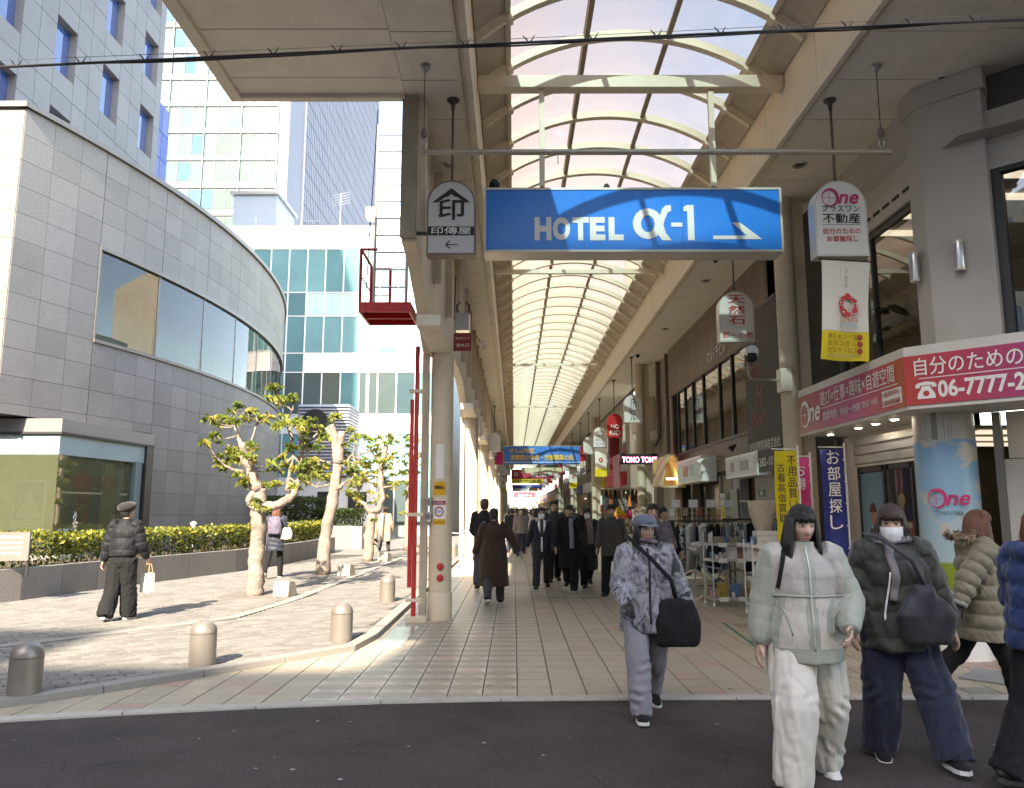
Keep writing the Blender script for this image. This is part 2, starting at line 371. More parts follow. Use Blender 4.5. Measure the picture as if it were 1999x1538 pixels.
while y < 46:
    for k in range(-16, 26 if y < 9 else 17):
        x = TX0 + k * TP
        if k < -6 and y > max(wedge_y(x), wedge_y(x + TP)) + .03: continue
        ya = max(y, max(edge_y(x), edge_y(x + TP)) - .10)
        if ya > y + TP - .03: continue
        q = rr.random()
        key = 'b'
        if k < -6: key = 'p' if q < .06 else 'b'
        elif k <= -2: key = 'q' if q < 0.1 else 'o'
        elif k in (-1,): key = 'o'
        elif k in (0,): key = 'f' if q < .6 else 'b'
        elif q < 0.12: key = 'p'
        elif q < 0.15: key = 'g'
        mt = rr.choice(TM[key]); gp = 0.0028; z = 0.02 + rr.uniform(-.0008, .0008)
        b = MB(); c = 0.004
        x0, x1, y0, y1 = x + gp, x + TP - gp, ya + .0012, y + TP - .0012
        b.add([(x0, y0, 0.004), (x1, y0, 0.004), (x1, y1, 0.004), (x0, y1, 0.004), (x0 + c, y0 + c, z), (x1 - c, y0 + c, z), (x1 - c, y1 - c, z), (x0 + c, y1 - c, z)],
              [(4, 5, 6, 7), (0, 1, 5, 4), (1, 2, 6, 5), (2, 3, 7, 6), (3, 0, 4, 7)])
        items.append((b, mt))
    y += TP
pieces('floor_tile', items, afloor, 'floor_tile', 298)
MB().poly([(-1.7, 46, 0.02), (5, 46, 0.02), (5, 260, 0.02), (-1.7, 260, 0.02)]).build('far_paving', TM['b'][0], afloor)
MB().bx(-0.02, 0.02, -1.4, 1.4, 0, 0.003).build('boundary_line', M('green line paint', (0.05, 0.17, 0.11), 0.6, var=0.2, vs=5), afloor, loc=(2.85, 9.9, 0.022), rz=R(-4))

spots = MB()
for k in range(120):
    x = random.uniform(-1.5, 4.8); y = 7.2 + 9 * random.random() ** 1.6; s = random.uniform(.008, .026); a = random.uniform(0, 3)
    spots.poly([(x + s * random.uniform(.6, 1.2) * math.cos(a + q), y + s * random.uniform(.6, 1.2) * math.sin(a + q), 0.0235) for q in (0, .9, 1.8, 2.8, 3.7, 4.6, 5.5)])
o = spots.build('floor_stains', M('old gum', (0.16, 0.14, 0.115), 0.8, var=0.2)); tag(o, 'dark trodden gum spots on the arcade tiles', 'stains', kind='stuff')
# ---- plaza
ED = [(-1.72, 80), (-1.66, 9.2), (-2.92, 7.72), (-3.66, 6.92), (-4.05, 6.5), (-5.0, 6.0), (-14, 5.55)]
plaza = MB().prism([(-30, 5.5)] + [(-14, 5.68), (-5.0, 6.15), (-4.05, 6.62), (-3.66, 7.04), (-2.92, 7.86), (-1.80, 9.22), (-1.82, 80), (-30, 80)], -0.05, 0.045, 'z').build('plaza', M('paving mortar', (0.07, 0.063, 0.054), 0.9, var=0.15)); struct(plaza)
m_pav = [M('paver %d' % i, c, 0.8, var=0.14, vs=7, bump=0.25, bs=140, dirt=0.2, ds=1.0) for i, c in enumerate([(0.185, 0.176, 0.16), (0.16, 0.152, 0.138), (0.21, 0.20, 0.182)])]
m_band = M('granite band', (0.25, 0.24, 0.22), 0.75, var=0.1, vs=30, bump=0.1, bs=200, dirt=0.2)
# edge band stones along the plaza outline
def band(pl, w, z, st, name='band_stone'):
    Lp = sum(math.hypot(a[0] - b[0], a[1] - b[1]) for a, b in zip(pl[:-1], pl[1:])); d = 0
    n = 0
    while d < Lp - .1 and n < 120:
        e = min(d + st, Lp)
        (x0, y0), t0 = along(pl, d + .004); (x1, y1), t1 = along(pl, e - .004)
        MB().prism([(x0, y0), (x1, y1), (x1 + t1[1] * w, y1 - t1[0] * w), (x0 + t0[1] * w, y0 - t0[0] * w)], 0.0, z, 'z').build(name, m_band, plaza, bevel=0.004)
        d = e; n += 1
band([(-14, 5.56), (-5.0, 6.02), (-4.05, 6.50), (-3.66, 6.92), (-2.92, 7.72), (-1.68, 9.2), (-1.70, 40)], -0.16, 0.085, 0.9)
band([(-12, 7.2), (-5.76, 9.05), (-3.98, 11.4), (-3.72, 13.5), (-3.5, 27), (-3.3, 40)], -0.2, 0.066, 0.8)
# pavers between bands, running bond turned 45 degrees to the arcade in front, square further in
def inside(x, y):
    if y < 5.9: return False
    # outside the outline?
    pl = [(-14, 5.78), (-5.0, 6.25), (-4.05, 6.70), (-3.66, 7.12), (-2.92, 7.94), (-1.86, 9.24)]
    if x > -1.92: return False
    if y < 9.24:
        for (x0, y0), (x1, y1) in zip(pl[:-1], pl[1:]):
            if x0 <= x <= x1 and y < y0 + (y1 - y0) * (x - x0) / (x1 - x0): return False
    pb = [(-12, 7.2), (-5.76, 9.05), (-3.98, 11.4), (-3.72, 13.5), (-3.5, 27), (-3.3, 40)]
    for (x0, y0), (x1, y1) in zip(pb[:-1], pb[1:]):
        L2 = (x1 - x0) ** 2 + (y1 - y0) ** 2; t = ((x - x0) * (x1 - x0) + (y - y0) * (y1 - y0)) / L2
        if -0.02 <= t <= 1.02:
            dd = ((x - x0) * -(y1 - y0) + (y - y0) * (x1 - x0)) / math.sqrt(L2)
            if -0.05 < dd < 0.26: return False
    for tx, ty in ((-4.7, 14.45), (-4.55, 18.9), (-4.38, 23.8), (-3.98, 29.6)):
        if abs(x - tx) < .58 and abs(y - ty) < .58: return False
    return True
items = []
ca, sa = math.cos(R(40)), math.sin(R(40))
PW, PH = 0.235, 0.115
for i in range(-160, 160):
    for jj in range(-60, 330):
        u = (i + (0.5 if jj % 2 else 0)) * PW; v = jj * PH
        x = -8 + u * ca - v * sa; y = 6 + u * sa + v * ca
        if not (-10.5 < x < -1.9 and 5.9 < y < 27): continue
        if not inside(x, y): continue
        if x < -8.9 + (y - 13.3) * .3 - 0.1 and y > 13: continue
        items.append((x, y))
items.sort(key=lambda p: p[1] + abs(p[0] + 4) * .3)
its = []
for x, y in items:
    b = MB(); z = 0.06 + random.uniform(-.0015, .0015); h, k2, c = PW / 2 - .005, PH / 2 - .005, 0.005
    pts = [(-h, -k2, .04), (h, -k2, .04), (h, k2, .04), (-h, k2, .04), (-h + c, -k2 + c, z), (h - c, -k2 + c, z), (h - c, k2 - c, z), (-h + c, k2 - c, z)]
    b.add([(x + p[0] * ca - p[1] * sa, y + p[0] * sa + p[1] * ca, p[2]) for p in pts], [(4, 5, 6, 7), (0, 1, 5, 4), (1, 2, 6, 5), (2, 3, 7, 6), (3, 0, 4, 7)])
    its.append((b, random.choice(m_pav)))
pieces('paver', its, plaza, 'paver', 280)
MB().poly([(-9, 27, .058), (-1.9, 27, .058), (-1.9, 78, .058), (-9, 78, .058)]).build('far_paving', m_pav[0], plaza)
# steel drain grate by the arcade column
gt = MB(); gt.bx(-1.62, -1.3, 9.3, 10.9, 0.0, 0.024)
o = gt.build('drain_cover', M('drain glass steel', (0.30, 0.36, 0.36), 0.25, metal=0.5, var=0.1)); tag(o, 'grey green metal drain cover beside the plaza kerb', 'drain cover')
# ================================================================== ARCADE ROOF
ZS = 6.66
arc = thing('arcade_roof', 'cream arcade roof with glazed barrel vault over the shopping street', 'arcade roof')
VC = Vector((1.6, 0, 5.04)); VR = 3.25; A1 = R(40.25); A0 = R(31.9)
RS = 1.12; Y0 = 4.50   # first rib
NR = 102
def arcp(a, r): return (VC.x + r * math.sin(a), VC.z + r * math.cos(a))
def arcbox(mb, a0, a1, r0, r1, y0, y1, n=18, m=0):
    o = len(mb.v)
    for i in range(n + 1):
        a = a0 + (a1 - a0) * i / n
        for r, yy in ((r0, y0), (r1, y0), (r1, y1), (r0, y1)):
            p = arcp(a, r); mb.v.append((p[0], yy, p[1]))
    for i in range(n):
        for k in range(4):
            k2 = (k + 1) % 4; mb.f.append((o + i * 4 + k, o + i * 4 + k2, o + i * 4 + 4 + k2, o + i * 4 + 4 + k)); mb.m.append(m)
    mb.f.append((o, o + 3, o + 2, o + 1)); mb.f.append((o + n * 4, o + n * 4 + 1, o + n * 4 + 2, o + n * 4 + 3)); mb.m += [m, m]
b = MB(); arcbox(b, -A0, A0, VR - .11, VR - .005, -.04, .04); arcbox(b, -A0, A0, VR - .125, VR - .11, -.055, .055)
for s_ in (-1, 1): arcbox(b, s_ * A0, s_ * A1, VR - .13, VR - .005, -.035, .035, 3); arcbox(b, s_ * (A0 - .012), s_ * (A0 + .012), VR - .16, VR - .11, -.07, .07, 1)
rib = b.build('rib', m_rib, arc, loc=(0, Y0, 0))
for i in range(1, NR): inst(rib, arc, (0, Y0 + i * RS, 0))
# panes: three bays between ribs
PA = (-A0, -R(10.4), R(10.4), A0)
def pane_mb(k, y0, y1, n=5):
    mb = MB(); a0, a1 = PA[k] + .004, PA[k + 1] - .004
    for i in range(n + 1):
        p = arcp(a0 + (a1 - a0) * i / n, VR + .004); mb.v += [(p[0], y0, p[1]), (p[0], y1, p[1])]
    for i in range(n): mb.f.append((2 * i, 2 * i + 1, 2 * i + 3, 2 * i + 2)); mb.m.append(0)
    return mb
NP = 36
for k in range(3):
    src = pane_mb(k, .005, RS - .005).build('pane', m_vault, arc, smooth=True, loc=(0, Y0, 0))
    for i in range(1, NP): inst(src, arc, (0, Y0 + i * RS, 0))
    J = MB()
    for i in range(NP, NR - 1): q = pane_mb(k, Y0 + i * RS + .005, Y0 + (i + 1) * RS - .005); J.add(q.v, q.f)
    o = J.build('far_pane', m_vault, arc, smooth=True); o['kind'] = 'stuff'
for s_ in (-1, 1):
    def infill_mb(y0, y1):
        q = MB(); arcbox(q, s_ * (A0 + .006), s_ * A1, VR - .03, VR, y0, y1, 2); return q
    src = infill_mb(.045, RS - .045).build('infill_panel', m_infill, arc, loc=(0, Y0, 0))
    for i in range(1, NP): inst(src, arc, (0, Y0 + i * RS, 0))
    J = MB()
    for i in range(NP, NR - 1): q = infill_mb(Y0 + i * RS + .02, Y0 + (i + 1) * RS - .02); J.add(q.v, q.f)
    o = J.build('far_infill_panel', m_infill, arc); o['kind'] = 'stuff'
YE = Y0 + NR * RS
pu = MB()
for a in (-R(10.4), R(10.4)):
    arcbox(pu, a - .011, a + .011, VR - .09, VR - .002, 4.5, YE, 1)
pu.build('purlin', M('purlin bronze', (0.30, 0.25, 0.18), 0.5, var=0.1), arc)
for s_ in (-1, 1):
    q = MB(); arcbox(q, s_ * (A0 - .018), s_ * (A0 + .006), VR - .06, VR + .01, 4.5, YE, 1); q.build('eaves_rail', m_infill, arc)
# fascias with stepped gutter moulding
for s_, xi, xo, nm in ((-1, -0.5, -0.65, 0), (1, 3.70, 3.84, 1)):
    yy = 5.0; idx = 0; src = None
    while yy < YE:
        ln = 1.9
        if yy < 46:
            if src is None: src = MB().bx(min(xi, xi + s_ * .05), max(xi, xi + s_ * .05), .006, ln - .006, 0.10, 0.90).build('fascia_panel', m_fascia, arc, loc=(0, yy, ZS))
            else: inst(src, arc, (0, yy, ZS))
            yy += ln
        else:
            MB().bx(min(xi, xi + s_ * .05), max(xi, xi + s_ * .05), 0, YE - yy, 0.10, .90).build('fascia_panel', m_fascia, arc, loc=(0, yy, ZS)); break
    q = MB()
    q.bx(xi - s_ * .004, xi + s_ * .06, 4.7, YE, ZS - .02, ZS + .095)            # lower lip
    q.bx(xi + s_ * .06, xo - s_ * .03, 4.7, YE, ZS + .03, ZS + .09)
    q.bx(xo - s_ * .03, xo, 4.7, YE, ZS - .03, ZS + .10)
    q.build('gutter_moulding', m_fascia, arc)
    q = MB().bx(xi + s_ * .055, xi + s_ * .12, 4.7, YE, ZS + .1, ZS + .98); q.build('fascia_backing', m_dark, arc)
    q = MB(); q.bx(xi - s_ * .03, xi + s_ * .2, 4.7, YE, ZS + .9, ZS + .98); q.build('ledge', m_infill, arc)
# soffits: panels pitched so that seams fall every 0.95 m
PP = 0.95
def soffit(x0, x1, ya, yb, name='soffit_panel'):
    n = int(round((yb - ya) / PP)); src = None
    for i in range(n):
        if src is None: src = MB().bx(x0, x1, .008, PP - .008, 0, .03).build(name, m_soffit, arc, loc=(0, ya, ZS))
        else: inst(src, arc, (0, ya + i * PP, ZS))
soffit(-1.33, -0.655, 4.8, 4.8 + 36 * PP); soffit(3.845, 5.05, 4.8, 4.8 + 36 * PP)
MB().bx(-1.33, -.655, 4.8 + 36 * PP, YE, ZS, ZS + .03).build('far_soffit', m_soffit, arc)
MB().bx(3.845, 5.05, 4.8 + 36 * PP, YE, ZS, ZS + .03).build('far_soffit', m_soffit, arc)
soffit(-3.36, -1.335, .95, .95 + 8 * PP)  # unseen front of the left wing, run forward to shade the first column
MB().bx(-3.36, -1.335, 8.53, 8.90, ZS, ZS + .03).build('soffit_panel', m_soffit, arc)
soffit(5.055, 8, 4.75, 4.75 + 4 * PP)
bk = MB(); bk.bx(-3.45, -.56, .96, 8.95, ZS + .04, ZS + .5); bk.bx(3.8, 8, 4.76, 9, ZS + .04, ZS + .5); bk.bx(-1.33, -.56, 8.95, YE, ZS + .04, ZS + .5); bk.bx(3.8, 5.3, 9, YE, ZS + .04, ZS + .5)
bk.build('roof_deck', m_dark, arc)
# edge trim of the left wing
q = MB(); q.bx(-3.50, -3.362, .8, 9.0, ZS - .05, ZS + .62); q.bx(-3.36, -.66, .8, .94, ZS - .05, ZS + .62); q.bx(3.85, 8, 4.6, 4.74, ZS - .05, ZS + .62); q.bx(-3.36, -1.34, 8.905, 9.0, ZS - .05, ZS + .62); q.build('canopy_edge', m_fascia, arc)
# cross beam with two hangers for the sign
q = MB(); q.bx(-.49, 3.69, 9.86, 10.04, 7.30, 7.48); q.build('cross_beam', m_rib, arc, bevel=.008)
for x in (0.385, 2.70): MB().bx(x - .035, x + .035, 9.915, 9.985, 5.9, 7.30).build('hanger_post', m_rib, arc)
for yb in (18.5, 31, 44):
    MB().bx(-.49, 3.69, yb, yb + .1, 7.36, 7.46).build('cross_beam', m_rib, arc)
# ---- side spandrel wall (left) over the columns
CY = [11.63 + 8.4 * i for i in range(13)]
m_span = M('spandrel paint', (0.66, 0.57, 0.44), 0.5, var=0.07, vs=1.2, dirt=0.3, ds=1.0)
def spandrel(ya, yb, first):
    pts = []
    if first:
        for t in range(0, 9):
            u = t / 8; pts.append((9.02 + u * 2.4, 4.80 - .85 * (u ** 2) * (3 - 2 * u) ** .6))
        pts[-1] = (11.42, 3.93)
        pts += [(11.84, 3.93), (11.84, ZS), (9.02, ZS)]
    else:
        a = []
        for t in range(0, 9): u = t / 8; a.append((ya + u * 2.2, 3.93 + .65 * math.sin(u * math.pi / 2)))
        for t in range(8, -1, -1): u = t / 8; a.append((yb - u * 2.2, 3.93 + .65 * math.sin(u * math.pi / 2)))
        pts = a + [(yb + .42, 3.93), (yb + .42, ZS), (ya, ZS)]
    return MB().prism(pts, -1.36, -1.19, 'x')
spandrel(0, 0, True).build('spandrel', m_span, arc)
for i in range(len(CY) - 1): spandrel(CY[i] + .213, CY[i + 1] - .21, False).build('spandrel', m_span, arc)
# stiffening studs under the soffit along the spandrel, a conduit
q = MB()
for i in range(20): q.bx(-1.188, -1.08, 9.05 + i * 2.1, 9.17 + i * 2.1, 4.95, ZS)
q.build('stud', m_span, arc)
MB().bx(-1.37, -1.185, 8.93, 9.01, 4.84, ZS).build('end_post', M('end post', (0.33, 0.29, 0.23), .5, var=.15, vs=3, dirt=.4), arc)
# ---- columns
def column(x, y, top, label, group, capital=True, r=.168):
    t = thing('arcade_column', label, 'column', (x, y, 0), group=group)
    MB().lathe([(r, 0.14), (r, top)], n=24).build('shaft', m_beige, t, autosm=40)
    MB().lathe([(r + .012, 0.0), (r + .012, .40), (r + .004, .41)], n=24).build('base_sleeve', m_beige, t, autosm=40)
    if capital: MB().bx(-.17, .14, -1.93, .3, top - .005, top + .14).build('capital', m_fascia, t, bevel=.006)
    return t
for i, y in enumerate(CY):
    c = column(-1.08, y, 3.935, ['nearest left cream arcade column with red knobs and warning plates', 'sunlit cream column behind the brown coat, second on the left side'][i] if i < 2 else 'plain cream arcade column further down the left side', 'left arcade columns')
    if i == 0: col1 = c
    if i < 6:
        MB().bx(-.30, -.20, -.06, .06, 0, 3.95).build('square_duct', m_beige, c)
rc = []
for i, y in enumerate([12.25, 27.0, 42.8, 59, 75]):
    c = column(4.42, y, 6.7, ['nearest right cream arcade column behind the pink shop sign', 'right cream column with the white sign hanging in front', 'third right cream column beyond the brown building', 'plain cream right column deep in the arcade', 'plain cream right column deep in the arcade'][i], 'right arcade columns', capital=False, r=.155); rc.append(c)
    MB().bx(.16, .34, -.02, .14, 0, 6.66).build('square_duct', m_beige, c)
# ================================================================== LEFT: stone shop building with a curved wall
def stonemat(name, col, sp=1.0):
    m = M(name, col, 0.6, var=0.12, vs=0.6, bump=0.10, bs=90, dirt=0.30, ds=0.6)
    t = m.node_tree; L = t.links.new; p = t.nodes['Principled BSDF']; old = p.inputs['Base Color'].links[0].from_socket
    tc = N(t, 'ShaderNodeTexCoord'); v = N(t, 'ShaderNodeTexNoise', Scale=38.0, Detail=6.0, Roughness=0.8); L(tc.outputs['Object'], v.inputs['Vector'])
    mr = N(t, 'ShaderNodeMapRange'); mr.inputs[1].default_value = 0.35; mr.inputs[2].default_value = 0.65; mr.inputs[3].default_value = 1 - .3 * sp; mr.inputs[4].default_value = 1 + .3 * sp; L(v.outputs[0], mr.inputs[0])
    mx = N(t, 'ShaderNodeVectorMath', operation='SCALE'); L(old, mx.inputs[0]); L(mr.outputs[0], mx.inputs['Scale']); L(mx.outputs[0], p.inputs['Base Color'])
    return m
m_st = [stonemat('granite cladding %d' % i, c) for i, c in enumerate([(0.195, 0.186, 0.173), (0.18, 0.172, 0.160), (0.21, 0.20, 0.187)])]
m_joint = M('dark joint', (0.06, 0.058, 0.058), 0.9, var=0)
m_cop = M('coping metal', (0.17, 0.155, 0.14), 0.45, metal=0.3, var=0.1)
CB = thing('shop_building', 'grey granite shop building with a curved wall and long curved window', 'building')
CC = Vector((-39.1, 25.9, 0)); CR = 29.9; T0 = R(-19.1); DT = .775 / CR
ZT = 10.43
def cp(th, r, z): return (CC.x + r * math.cos(th), CC.y + r * math.sin(th), z)
def curved(mb, t0, t1, r0, r1, z0, z1, n=3, m=0):
    o = len(mb.v)
    for i in range(n + 1):
        a = t0 + (t1 - t0) * i / n
        mb.v += [cp(a, r0, z0), cp(a, r1, z0), cp(a, r1, z1), cp(a, r0, z1)]
    for i in range(n):
        for k in range(4):
            k2 = (k + 1) % 4; mb.f.append((o + 4 * i + k, o + 4 * i + 4 + k, o + 4 * i + 4 + k2, o + 4 * i + k2)); mb.m.append(m)
    mb.f += [(o, o + 1, o + 2, o + 3), (o + 4 * n + 3, o + 4 * n + 2, o + 4 * n + 1, o + 4 * n)]; mb.m += [m, m]
    return mb
WI0, WI1 = 3, 60
items = []
rr = random.Random(5)
for row in range(17):
    z1 = ZT - row * .6; z0 = z1 - .6
    for i in range(0, 34):
        z0 = z1 - .6
        if 4 <= row < 8 and i >= WI0: continue
        if i < 6:
            if z1 < 3.7: continue
            z0 = max(z0, 3.6)
        g1 = .010 if i % 3 == 0 else .004; g2 = .010 if i % 3 == 2 else .004
        b = curved(MB(), T0 + i * DT + g1 / CR, T0 + (i + 1) * DT - g2 / CR, CR - .03, CR + rr.uniform(-.001, .001), z0 + .004, z1 - .004, 2)
        vis = i < 25
        items.append((0 if vis else 1, len(items), b, m_st[rr.randrange(3)]))
items.sort(key=lambda q: (q[0], q[1]))
pieces('stone_panel', [(q[2], q[3]) for q in items], CB, 'stone_panel', 290)
b = MB()
curved(b, T0 + .002, T0 + 34 * DT, CR - .6, CR - .028, 8.03, ZT, 40); curved(b, T0 + 5.8 * DT, T0 + 34 * DT, CR - .6, CR - .028, 3.0, 5.63, 40); curved(b, T0 + .002, T0 + 5.8 * DT, CR - .6, CR - .028, 3.6, 5.63, 8)
curved(b, T0 + .002, T0 + WI0 * DT, CR - .6, CR - .028, 5.63, 8.03, 6); curved(b, T0 + 5.8 * DT, T0 + 34 * DT, CR - .6, CR - .028, 0, 3.0, 40)
b.build('wall', m_joint, CB)
# coping, sills
b = MB(); curved(b, T0 - .002, T0 + 34 * DT, CR - .5, CR + .09, ZT + .005, ZT + .13, 60); b.build('coping', m_cop, CB)
b = MB(); curved(b, T0 + WI0 * DT, T0 + 34 * DT, CR - .3, CR + .05, 5.60, 5.68, 50); curved(b, T0 + WI0 * DT, T0 + 34 * DT, CR - .3, CR + .03, 7.93, 8.03, 50); curved(b, T0 + WI0 * DT, T0 + WI0 * DT + .05 / CR, CR - .3, CR + .02, 5.68, 7.93, 1)
b.build('window_frame', m_cop, CB)
m_cg = glassmat('curved shop glass', (0.55, 0.70, 0.68), .6, 0.015)
m_in = M('shop interior wall', (0.40, 0.46, 0.43), 0.8, var=0.15, vs=0.8)
k = WI0
while k < 30:
    b = MB(); n = 4; o = 0
    for i in range(n + 1):
        a = T0 + k * DT + (3 * DT) * i / n
        b.v += [cp(a, CR - .06, 5.68), cp(a, CR - .06, 7.93)]
    for i in range(n): b.f.append((2 * i, 2 * i + 2, 2 * i + 3, 2 * i + 1)); b.m.append(0)
    b.build('window_pane', m_cg, CB, smooth=True)
    curved(MB(), T0 + (k + 3) * DT - .03 / CR, T0 + (k + 3) * DT + .03 / CR, CR - .14, CR - .05, 5.68, 7.93, 1).build('mullion', m_cop, CB)
    k += 3
b = MB(); curved(b, T0 + WI0 * DT, T0 + 34 * DT, CR - 2.6, CR - 2.5, 5.5, 8.1, 30); curved(b, T0 + WI0 * DT, T0 + 34 * DT, CR - 2.6, CR - .3, 5.5, 5.6, 30); curved(b, T0 + WI0 * DT, T0 + 34 * DT, CR - 2.6, CR - .3, 8.06, 8.12, 30)
b.build('interior_wall', m_in, CB)
curved(MB(), T0 + .01, T0 + 34 * DT, CR - 14, CR - .62, ZT - .3, ZT - .1, 40).build('flat_roof', m_concrete, CB)
# sunlit end wall to the left of the corner
ex, ey, _ = cp(T0, CR, 0)
items = []
for row in range(11):
    z1 = ZT - row * .6
    for i in range(5):
        x1 = ex - .02 - i * .775
        items.append((rbox(x1 - .767, x1, ey - .0, ey + .03, z1 - .596, z1 - .004), m_st[rr.randrange(3)]))
pieces('end_panel', items, CB)
MB().bx(ex - 12, ex - .02, ey + .03, ey + .5, 3.64, ZT).build('end_wall', m_joint, CB)
MB().bx(ex - 12, ex + .06, ey - .08, ey + .4, ZT + .005, ZT + .13).build('end_coping', m_cop, CB)
MB().bx(ex - 12, ex - .1, ey + .03, ey + 6, 3.62, 3.75).build('overhang', m_concrete, CB)
# display window under the overhang
DX, DY = -9.89, 16.85; DE = (-9.60, 20.55)
m_lint = M('lintel bronze', (0.24, 0.225, 0.21), 0.4, metal=0.3, var=0.06); m_blind = M('blue grey blind', (0.24, 0.33, 0.34), 0.5, var=0.06)
def wallalong(mb, z0, z1, th, off=0.0):
    # L-shaped strip: transverse run then the run along the arcade
    x0, y0 = DX + off, DY - off; x1, y1 = DE[0] + off, DE[1]
    mb.prism([(-16, y0), (x0, y0), (x1, y1), (x1 - th, y1), (x0 - th, y0 + th), (-16, y0 + th)], z0, z1, 'z'); return mb
wallalong(MB(), 3.27, 3.56, .5, .05).build('lintel', m_lint, CB)
wallalong(MB(), 3.22, 3.27, .5, .07).build('lintel_trim', m_black, CB)
wallalong(MB(), 2.78, 3.22, .12, .01).build('blind', m_blind, CB)
wallalong(MB(), 0.0, .62, .4, .02).build('plinth', m_st[0], CB)
m_dg = glassmat('display glass', (0.84, 0.92, 0.76), 0.9, 0.01)
t_ = m_dg.node_tree; o_ = [n for n in t_.nodes if n.type == 'OUTPUT_MATERIAL'][0]; s_ = o_.inputs[0].links[0].from_socket   # olive tone mixed in, painting the bright reflected light on the pane
df_ = N(t_, 'ShaderNodeBsdfDiffuse'); df_.inputs[0].default_value = (.34, .38, .22, 1); mx_ = N(t_, 'ShaderNodeMixShader'); mx_.inputs[0].default_value = .17; t_.links.new(s_, mx_.inputs[1]); t_.links.new(df_.outputs[0], mx_.inputs[2]); t_.links.new(mx_.outputs[0], o_.inputs[0])
b = MB(); b.poly([(-15, DY, .62), (DX, DY, .62), (DX, DY, 2.78), (-15, DY, 2.78)]); b.build('display_pane', m_dg, CB)
b = MB(); b.poly([(DX, DY, .62), (DE[0] - .1, DE[1] - .4, .62), (DE[0] - .1, DE[1] - .4, 2.78), (DX, DY, 2.78)]); b.build('display_pane', m_dg, CB)
MB().bx(DE[0] - .3, DE[0] + .05, DE[1] - .35, DE[1] + .02, 0.0, 3.24).build('door_post', m_black, CB)
MB().bx(DE[0] - .14, DE[0] - .02, DE[1] - .75, DE[1] - .42, .6, 2.8).build('jamb', M('blue grey jamb', (0.12, 0.18, 0.20), .4, var=.05), CB)
b = MB(); b.bx(-16, -11.3, DY + 1.1, DY + 1.2, 0, 3.1); b.bx(-11.35, -11.25, DY + 1.1, DY + 3.8, 0, 3.1); b.bx(-16, -9.8, DY + .05, DY + 3.9, .5, .62)
b.build('display_back', M('display olive wall', (0.60, 0.60, 0.38), .8, var=.25, vs=.7), CB)
# easel with a dress poster, red poster, pale curtain, notice
def poster(name, label, loc, w, h, th, base, mats, extra=None, face='front', rz=0, cat='poster', group=None):
    t = thing(name, label, cat, loc, rz, group)
    MB().bx(-w / 2, w / 2, 0, th, 0, h).build('board', mats, t)
    return t
m_paper = M('paper', (0.78, 0.77, 0.74), 0.7, var=0.04)
ea = thing('easel_sign', 'white easel holding a wedding dress poster inside the display window', 'easel sign', (-10.75, 17.35, .62))
MB().bx(-.36, .36, 0, .03, .55, 1.62).build('board', m_paper, ea)
b = MB(); b.tube([(-.28, .01, .55), (-.36, .1, -.0)], .014, 6); b.tube([(.28, .01, .55), (.36, .1, 0)], .014, 6); b.tube([(0, .04, 1.5), (0, .4, 0)], .014, 6); b.build('stand_leg', m_white, ea)
b = MB(); b.poly([(-.31, -.002, .75), (.31, -.002, .75), (.31, -.002, 1.57), (-.31, -.002, 1.57)]); b.build('photo', M('grey blue photo', (.22, .27, .28), .5, var=.5, vs=6), ea)
b = MB(); b.poly([(-.06, -.004, 1.42), (.05, -.004, 1.42), (.09, -.004, 1.2), (.30, -.004, .80), (.1, -.004, .76), (-.28, -.004, .79), (-.09, -.004, 1.2)]); b.build('dress', m_paper, ea)
pr_ = thing('window_poster', 'red poster with white lettering inside the display window', 'poster', (-10.05, 18.2, 1.3))
MB().bx(-.01, .01, -.3, .3, 0, 1.2).build('sheet', M('poster red', (.45, .08, .05), .6, var=.2), pr_)
text('SALE', m_white, pr_, (.012, 0, .35), 'right', w=.45)
ct = MB(); 
for i in range(14): ct.tube([(-10.02 + .02 * math.sin(i * 2.1), 19.0 + i * .055, .66), (-10.02, 19.05 + i * .03, 2.7)], .035, 6)
o = ct.build('curtain', M('cream curtain', (.60, .56, .42), .8, var=.1)); tag(o, 'pale gathered curtain at the right end of the display window', 'curtain')
nt_ = thing('notice', 'small white notice on the display window beside the curtain', 'notice', (-9.70, 19.2, .85)); MB().bx(-.005, .005, -.22, .22, 0, .5).build('sheet', m_paper, nt_)
MB().bx(.006, .008, -.1, .1, .05, .3).build('photo', M('photo grey', (.2, .2, .2), .6, var=.4, vs=12), nt_)
nm = thing('shop_lettering', 'thin white shop name lettering on the display glass', 'lettering', (-9.845, 17.6, 1.12))
text('YUMI KATSURA', m_white, nm, (0, 0, 0), FR['right'], w=1.25, bold=.01)
b = MB(); b.tube([(0, 0, .18), (.0, .05, .33), (0, -.03, .42)], .012, 5); b.tube([(0, .02, .18), (0, -.06, .3), (0, .04, .40)], .012, 5); b.build('emblem', m_white, nm)

